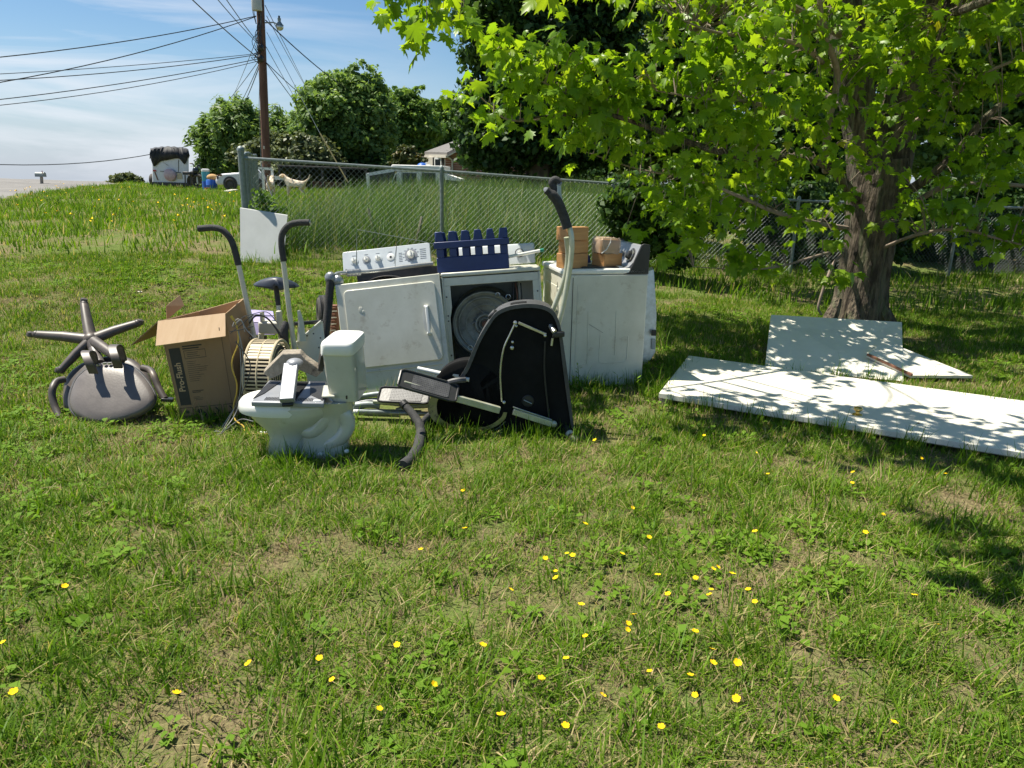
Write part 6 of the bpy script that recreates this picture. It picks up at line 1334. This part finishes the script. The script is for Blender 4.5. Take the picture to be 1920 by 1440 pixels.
for i in sorted(big):
    o = bpy.data.objects.new('leaf', protos[i % 6]); C.objects.link(o); o.parent = mt
    M0 = Matrix.Identity(4)
    for c_, ax in enumerate((Xf[i], Tf[i], Zf[i])):
        for j in range(3): M0[j][c_] = float(ax[j])*float(S_[i])
    M0.translation = Vector(allp_[i])-tb; o.matrix_local = M0

# ============================================================ grass
def blade_mesh(name, n, rad, hmin, hmax, wd, lean, dry=.15, seed=0, seg=3, flop=.5):
    r = np.random.default_rng(seed); V=[]; Fq=[]; val=[]
    for i in range(n):
        a = r.uniform(0, 2*math.pi); d = rad*math.sqrt(r.random()); bx, by = d*math.cos(a), d*math.sin(a); h = r.uniform(hmin, hmax); az = r.uniform(0, 2*math.pi); ln = lean*r.uniform(.3, 1.3)
        w0 = wd*r.uniform(.6, 1.3); dx, dy = math.cos(az), math.sin(az); sx, sy = -dy, dx; s0 = len(V); bend = r.uniform(.2, 1)*flop
        for k in range(seg+1):
            t = k/seg; hh = h*(t-bend*t*t*.45); of = ln*h*(t*.35+bend*t*t); ww = w0*(1-t)**.7 if k < seg else 0.0003
            V += [(bx+dx*of-sx*ww, by+dy*of-sy*ww, hh), (bx+dx*of+sx*ww, by+dy*of+sy*ww, hh)]
        for k in range(seg): Fq.append((s0+2*k, s0+2*k+1, s0+2*k+3, s0+2*k+2))
        v = .9+.1*r.random() if r.random() < dry else .12+.55*r.random(); val += [v]*(2*(seg+1))
    return np_mesh(name, np.array(V), np.array(Fq), np.array(val))
def weed_mesh(name, n, rad, size, seed, hgt=.03):
    r = np.random.default_rng(seed); V=[]; Fq=[]; val=[]
    for i in range(n):
        az = r.uniform(0, 2*math.pi); d = rad*r.random(); s = size*r.uniform(.6, 1.2); c = np.array([d*math.cos(az), d*math.sin(az), hgt*r.uniform(.4, 1)]); t = np.array([math.cos(az), math.sin(az), r.uniform(-.2, .5)]); x = np.cross(t, [0, 0, 1]); x /= np.linalg.norm(x)
        s0 = len(V); V += [c, c+t*s*.5+x*s*.38+np.array([0, 0, .15*s]), c+t*s, c+t*s*.5-x*s*.38+np.array([0, 0, .15*s])]; Fq.append((s0, s0+1, s0+2, s0+3)); val += [.35+.4*r.random()]*4
    return np_mesh(name, np.array(V), np.array(Fq), np.array(val))
GRASS = leafmat('lawn_blade', [(0, (.045, .10, .008)), (.38, (.115, .225, .012)), (.68, (.20, .32, .020)), (.85, (.30, .35, .05)), (.94, (.42, .35, .15)), (1, (.52, .42, .23))], .42, world_scale=.8, amp=.16, rough=.5, tcol=(1.15, 1.2, .6), spec=.2)
TALL = leafmat('tall_grass_blade', [(0, (.045, .095, .024)), (.4, (.09, .175, .04)), (.75, (.15, .24, .06)), (1, (.32, .30, .16))], .4, world_scale=.5, amp=.18, rough=.42, tcol=(1.2, 1.2, .7))
WEED = leafmat('lawn_weed', [(0, (.07, .14, .012)), (.5, (.14, .26, .022)), (1, (.22, .34, .04))], .4, world_scale=1.1, amp=.15, rough=.65, tcol=(1.3, 1.2, .6), spec=.15)
STRAW = leafmat('dead_thatch', [(0, (.16, .12, .065)), (.5, (.27, .20, .11)), (1, (.40, .31, .18))], .15, world_scale=1.1, amp=.15, rough=.8)
def scatter(name, pos, protos_, mat, scl, label, seed=0, cat=None):
    r = np.random.default_rng(seed); n = len(pos)
    col = bpy.data.collections.new(name+'_blades')
    for i, me in enumerate(protos_):
        me.materials.append(mat); po = bpy.data.objects.new('%s_%02d' % (name, i), me); col.objects.link(po)
    me = bpy.data.meshes.new(name); me.vertices.add(n); me.vertices.foreach_set('co', pos.astype(np.float32).ravel())
    a = me.attributes.new('rot', 'FLOAT_VECTOR', 'POINT'); rot = np.stack([r.normal(size=n)*.12, r.normal(size=n)*.12, r.uniform(0, 6.28, n)], 1); a.data.foreach_set('vector', rot.astype(np.float32).ravel())
    a = me.attributes.new('scl', 'FLOAT', 'POINT'); a.data.foreach_set('value', (scl*r.uniform(.55, 1.45, n)).astype(np.float32))
    a = me.attributes.new('idx', 'INT', 'POINT'); a.data.foreach_set('value', r.integers(0, len(protos_), n).astype(np.int32))
    o = bpy.data.objects.new(name, me); C.objects.link(o); tag(o, label, cat or 'grass', None, 'stuff')
    ng = bpy.data.node_groups.new(name, 'GeometryNodeTree'); ng.interface.new_socket('Geometry', in_out='INPUT', socket_type='NodeSocketGeometry'); ng.interface.new_socket('Geometry', in_out='OUTPUT', socket_type='NodeSocketGeometry')
    gi = ng.nodes.new('NodeGroupInput'); go = ng.nodes.new('NodeGroupOutput'); ip = ng.nodes.new('GeometryNodeInstanceOnPoints'); ci = ng.nodes.new('GeometryNodeCollectionInfo')
    ci.inputs['Collection'].default_value = col; ci.inputs['Separate Children'].default_value = True; ci.inputs['Reset Children'].default_value = True
    def at(nm, ty): q = ng.nodes.new('GeometryNodeInputNamedAttribute'); q.data_type = ty; q.inputs['Name'].default_value = nm; return q.outputs['Attribute']
    l = ng.links; l.new(gi.outputs[0], ip.inputs['Points']); l.new(ci.outputs[0], ip.inputs['Instance']); ip.inputs['Pick Instance'].default_value = True
    l.new(at('idx', 'INT'), ip.inputs['Instance Index']); e2 = ng.nodes.new('FunctionNodeEulerToRotation'); l.new(at('rot', 'FLOAT_VECTOR'), e2.inputs[0]); l.new(e2.outputs[0], ip.inputs['Rotation'])
    l.new(at('scl', 'FLOAT'), ip.inputs['Scale']); l.new(ip.outputs[0], go.inputs[0])
    md = o.modifiers.new('scatter', 'NODES'); md.node_group = ng; return o
def inpoly(x, y, poly):
    inside = np.zeros(len(x), bool); n = len(poly); j = n-1
    for i in range(n):
        xi, yi = poly[i]; xj, yj = poly[j]
        c = ((yi > y) != (yj > y)) & (x < (xj-xi)*(y-yi)/((yj-yi) if yj != yi else 1e-9)+xi); inside ^= c; j = i
    return inside
def xy(*v): return [(p.x, p.y) for p in v]
def rectpoly(root, w_, d_, mx=.0): 
    M0 = root.matrix_world; return [((M0 @ Vector(c)).x, (M0 @ Vector(c)).y) for c in ((-w_/2, mx, 0), (w_/2, mx, 0), (w_/2, d_, 0), (-w_/2, d_, 0))]
slab_poly = xy(Adw+(ddir+wv)*.02, Adw+ddir*(Ld_-.02)+wv*.02, Adw+ddir*(Ld_-.02)+wv*(Wd_-.02), Adw+wv*(Wd_-.02)+ddir*.02)
excl = [slab_poly, xy(a2, b3, tr2, tl), [(p_.x, p_.y) for p_ in pts] if False else xy(a2, b3, tr2, tl), rectpoly(dry, Wd-.05, .55, .05), rectpoly(dr2, W2, D2, .02), rectpoly(wa, W3, D3, .01), xy(G(652, 800), G(800, 812), G(1062, 812), G(1062, 765), G(652, 755)), xy(FBL, FBR, BBR, BBL), road_poly]
tb3p = [P(1622, 668, AY+.22), P(1652, 642, AY+.52), P(1692, 656, AY+.50), P(1812, 744, AY-.12), P(1700, 731, AY-.16)]; excl.append(xy(*tb3p))
def pts_in(y0, y1, dens, tanh=.80, margin=.6, seed=0, dfun=None, power=1.0):
    r = np.random.default_rng(seed); A_ = (y1-y0)*(tanh*(y0+y1)+2*margin); n = int(A_*dens)
    y = y0+(y1-y0)*r.random(n*2); x = (r.random(n*2)*2-1)*(tanh*y1+margin); k = np.abs(x) < tanh*y+margin; x, y = x[k][:n], y[k][:n]
    for pl_ in excl: m0 = ~inpoly(x, y, pl_); x, y = x[m0], y[m0]
    if dfun is not None: m0 = r.random(len(x)) < dfun(x, y); x, y = x[m0], y[m0]
    return np.stack([x, y, HH(x, y)-.004], 1)
def patch(x, y): return np.clip((vnoise(x, y, 1.6)*.55+vnoise(x, y, 4.3)*.45-.20)*3.0, .30, 1)*np.clip((vnoise(x, y, 11.)-.22)*3, .25, 1)
def fence_side(x, y): fx = [q.x for q in FTOP]; fy = [q.y for q in FTOP]; return y-np.interp(x, fx, fy)
infield = lambda x, y: (x > FTOP[0].x+.15) & (fence_side(x, y) > .1)
lawn = lambda x, y: patch(x, y)*(~infield(x, y))
tufts = [blade_mesh('t', 30, .07, .012, .055, .0023, 1.3, .16, s, flop=.8) for s in range(8)]+[blade_mesh('t', 14, .05, .05, .12, .0030, 1.0, .08, 50+s, flop=.8) for s in range(2)]
p1 = pts_in(1.3, 4.2, 900, seed=1, dfun=lawn)
scatter('lawn_grass', p1, tufts, GRASS, 1.0, 'short patchy sunlit lawn grass in the foreground', 1)
tufts2 = [blade_mesh('t', 34, .12, .02, .058, .0030, .9, .14, 20+s, seg=2) for s in range(6)]
p2 = pts_in(4.2, 9.5, 420, seed=2, dfun=lawn); scatter('lawn_grass', p2, tufts2, GRASS, 1.0, 'lawn grass around the heap of discarded things', 2)
tufts3 = [blade_mesh('t', 26, .28, .05, .14, .0065, .8, .12, 40+s, seg=2) for s in range(5)]
p3 = pts_in(9.5, 42, 26, seed=3, dfun=lambda x, y: lawn(x, y)*np.clip(30/y/2, .25, 1)); scatter('lawn_grass', p3, tufts3, GRASS, 1.25, 'rough grass on the bank rising to the road', 3)
longt = [blade_mesh('t', 11, .04, .09, .22, .0034, .8, .10, 70+s, seg=4, flop=.7) for s in range(5)]
p4 = pts_in(1.3, 9, 16, seed=4, dfun=lambda x, y: lawn(x, y)*np.clip((vnoise(x, y, .9)-.35)*3, 0, 1)); scatter('long_grass_tufts', p4, longt, GRASS, 1.0, 'scattered longer grass tufts in the lawn', 4)
wd_ = [weed_mesh('w', 12, .05, .030, 80+s) for s in range(5)]
p5 = pts_in(1.3, 9, 95, seed=5, dfun=lambda x, y: (~infield(x, y))*np.clip((vnoise(x, y, 1.1)-.38)*3.4, .08, 1)); scatter('lawn_weeds', p5, wd_, WEED, 1.0, 'low broad leaved weeds and clover in the lawn', 5, 'weeds')
st_ = [blade_mesh('t', 22, .09, .008, .030, .0018, 2.4, 0, 90+s, seg=2, flop=.2) for s in range(4)]
p6_ = pts_in(1.3, 8, 300, seed=6, dfun=lambda x, y: (~infield(x, y))*np.clip((1-patch(x, y))*1.3, .15, 1)); scatter('dead_thatch', p6_, st_, STRAW, 1.0, 'tan dead thatch lying between the blades', 6, 'thatch')
tallt = [blade_mesh('t', 26, .16, .30, .62, .0042, .55, .10, 100+s, seg=4, flop=.6) for s in range(6)]
p7 = pts_in(9.2, 17, 44, seed=7, dfun=lambda x, y: infield(x, y)*np.clip(1.0-.9*np.maximum(x-2.6, 0), 0, 1)); scatter('tall_field_grass', p7, tallt, TALL, 1.08, 'tall uncut green grass behind the chain link fence', 7)
p8 = pts_in(17, 40, 9, seed=8, dfun=lambda x, y: infield(x, y)*np.clip(1.0-.5*np.maximum(x-6, 0), 0, 1)); scatter('tall_field_grass', p8, tallt, TALL, 1.15, 'far part of the uncut field beyond the fence', 8)
# rim of taller grass round the objects and the fence
rim_pts = []
rr = np.random.default_rng(9)
def rim(poly, n, wd__=.07):
    L_ = len(poly)
    for _ in range(n):
        i = rr.integers(L_); a_, b__ = np.array(poly[i]), np.array(poly[(i+1) % L_]); q_ = a_+(b__-a_)*rr.random()+rr.normal(size=2)*wd__*.4; c_ = np.mean(poly, 0); d_ = q_-c_; q_ = q_+d_/np.linalg.norm(d_)*wd__; rim_pts.append(q_)
rim(slab_poly, 230); rim(rectpoly(wa, W3, D3), 150); rim(rectpoly(dry, Wd, Dd), 60); rim(xy(FBL, FBR, BBR, BBL), 60)
for i in range(len(FTOP)-1):
    for _ in range(60): t = rr.random(); rim_pts.append(np.array([FTOP[i].x+(FTOP[i+1].x-FTOP[i].x)*t, FTOP[i].y+(FTOP[i+1].y-FTOP[i].y)*t-.1])+rr.normal(size=2)*.12)
for _ in range(40): rim_pts.append(np.array([qm.x+.0, qm.y-.02])+rr.normal(size=2)*np.array([.42, .09]))
for _ in range(25): rim_pts.append(np.array([qt.x+.05, qt.y+.1])+rr.normal(size=2)*np.array([.22, .14]))
for _ in range(50): rim_pts.append(np.array([PQ.x+.35, PQ.y-.05])+rr.normal(size=2)*np.array([.4, .05]))
rp = np.array(rim_pts); 
for pl_ in excl[:-2]: rp = rp[~inpoly(rp[:, 0], rp[:, 1], pl_)]
rp = np.concatenate([rp, HH(rp[:, 0], rp[:, 1])[:, None]], 1); scatter('edge_grass', rp, [blade_mesh('t', 14, .05, .05, .15, .0026, .6, .1, 120+s, seg=3) for s in range(5)], GRASS, 1.0, 'uncut grass fringing the discarded appliances and boards', 10)
# broad leaved weeds at the washer foot
def stalk_weed(px, py, h, n, label, seed):
    q_ = G(px, py); r2_ = random.Random(seed); root = thing('tall_weed', label, 'weed', q_, group='tall weeds in front of the washer'); m = MB(); tp_ = q_+Vector((r2_.uniform(-.04, .04), 0, h)); m.tube([q_, tp_], [.004, .002], 5); m.build('stem', WEED, root)
    V = []; Fq = []; vl = []
    for i in range(n):
        t = (i+1)/n; c = np.array(q_.lerp(tp_, t)); az = r2_.uniform(0, 6.28); s = r2_.uniform(.03, .06)*(1.2-.5*t); tt = np.array([math.cos(az), math.sin(az), r2_.uniform(0, .6)]); x = np.cross(tt, [0, 0, 1.]); x /= np.linalg.norm(x); k = len(V); V += [c, c+tt*s*.5+x*s*.2, c+tt*s, c+tt*s*.5-x*s*.2]; Fq.append((k, k+1, k+2, k+3)); vl += [.6]*4
    me = np_mesh('leaves', np.array(V)-np.array(q_), np.array(Fq), np.array(vl)); link_mesh('leaves', me, WEED, root, smooth=False)
for k, (px, py, h, n, lb) in enumerate(((1068, 742, .16, 22, 'leftmost tall weed at the washer foot beside the stepper'), (1088, 738, .22, 30, 'tallest leafy weed in front of the washer'), (1100, 742, .14, 20, 'short leafy weed right of the tallest washer weed'), (1160, 735, .14, 12, 'broad leaved weed below the washer side ribs'), (1196, 738, .15, 14, 'weed at the right hand corner of the washer'))): stalk_weed(px, py, h, n, lb, k)

# ---- buttercups
PET = pbr('buttercup_petal', (.85, .58, .01), (.8, .48, .01), 30, .7, spec=.1); 
def flower_mesh(seed):
    r2_ = random.Random(seed); h = r2_.uniform(.05, .09); m = MB(); V = []; Fq = []
    top = Vector((r2_.uniform(-.015, .015), r2_.uniform(-.015, .015), h)); m.tube([Vector((0, 0, 0)), top], .0009, 4)
    nst = len(m.f); tx = r2_.uniform(-.4, .4); ty = r2_.uniform(-.5, .1)
    for k in range(5):
        a = 2*math.pi*k/5; s = .0105; c = Vector((math.cos(a), math.sin(a), .35)); x = Vector((-math.sin(a), math.cos(a), 0))
        E_ = Euler((tx, ty, 0)).to_matrix(); P_ = [E_@v for v in (Vector((0, 0, 0)), c*s*.6+x*s*.5, c*s*1.05+x*s*.35, c*s*1.05-x*s*.35, c*s*.6-x*s*.5)]; m.add([top+v for v in P_], [(0, 1, 2, 3, 4)])
    me = bpy.data.meshes.new('buttercup'); me.from_pydata([tuple(v) for v in m.v], [], m.f); me.materials.append(WEED); me.materials.append(PET)
    for i, p_ in enumerate(me.polygons): p_.material_index = 0 if i < nst else 1
    return me
fm = [flower_mesh(s) for s in range(7)]
fl = [(1060, 1030), (1079, 1031), (1030, 1048), (1043, 1055), (1047, 1071), (1172, 1033), (961, 1098), (1229, 1079), (1255, 1104), (1309, 1086), (1336, 1089), (1337, 1104), (1342, 1062), (1350, 1056), (1371, 1075), (1402, 1094), (1415, 1130), (1092, 1125), (1195, 1143), (1180, 1165), (1181, 1174), (909, 1209), (1055, 1220), (1090, 1192), (1305, 1175), (1341, 1209), (1384, 1238), (1385, 1250), (1341, 1243), (1288, 1247), (1208, 1253), (1014, 1262), (1129, 1294), (1298, 1295), (1379, 1317), (1572, 1311), (1671, 1331), (928, 1342), (1058, 1349), (807, 1270), (617, 1262), (460, 1247), (600, 1235), (713, 1304), (336, 1297), (1655, 953), (1182, 938), (1410, 992), (1595, 882), (1320, 812), (1420, 833), (1100, 980), (1597, 893), (1725, 845), (872, 985), (25, 1142), (0, 1202), (35, 1284), (135, 1099), (1240, 1345), (1512, 1422), (1715, 1110), (1755, 1165), (1437, 882), (1630, 988), (1225, 1008), (790, 1015), (1117, 815), (1172, 762), (1600, 905), (1770, 880), (870, 910), (750, 1215)]
for k, (px, py) in enumerate(fl):
    q_ = G(px, py+8, .07); q_.z = H(q_.x, q_.y); o = bpy.data.objects.new('buttercup', fm[k % 7]); C.objects.link(o); o.location = q_; o.rotation_euler = (0, 0, k*1.7); s_ = .85+.3*((k*37) % 10)/10; o.scale = (s_,)*3
    tag(o, 'small yellow buttercup flower standing in the lawn grass', 'flower', 'yellow buttercups scattered over the lawn')
fy = []
for (px, py, n, sx, sy) in ((60, 365, 16, 20, 5), (130, 358, 14, 20, 4), (250, 360, 22, 60, 10), (380, 400, 26, 30, 8), (200, 400, 16, 100, 20), (440, 380, 6, 8, 8), (865, 425, 10, 20, 6), (1000, 370, 14, 60, 8), (60, 385, 8, 20, 4), (300, 420, 10, 60, 12)):
    for _ in range(n):
        g_ = G(px+rr.normal()*sx, min(py+rr.normal()*sy, 440)); fy.append([g_.x, g_.y, H(g_.x, g_.y)+.03])
fmesh = np_mesh('f', np.array([[0, 0, .10], [.022, .012, .115], [.0, .03, .10], [-.022, .012, .115]]), np.array([[0, 1, 2, 3]]), np.zeros(4))
fs_ = scatter('wild_flowers', np.array(fy), [fmesh], PET, 1.3, 'tiny yellow wild flowers specking the bank', 11, 'flowers')
# pale fluff and dead leaves on the lawn
for k, (px, py) in enumerate(((262, 548), (125, 690), (205, 785), (546, 845), (520, 905))):
    q_ = G(px, py); s_ = .05; m = MB(); m.ball((0, 0, .01), (s_, s_*.7, .012), 8, 4); o = m.build('litter_scrap', CREAMP if k < 3 else CARDL, None, False); o.location = q_; o.scale = (.6, .6, .6)
    tag(o, ['whitish scrap in the grass behind the chair', 'pale scrap in the grass left of the chair back', 'pale scrap under the overturned chair', 'tan scrap in the grass by the toilet foot', 'tan leaf scrap below the toilet'][k], 'litter')
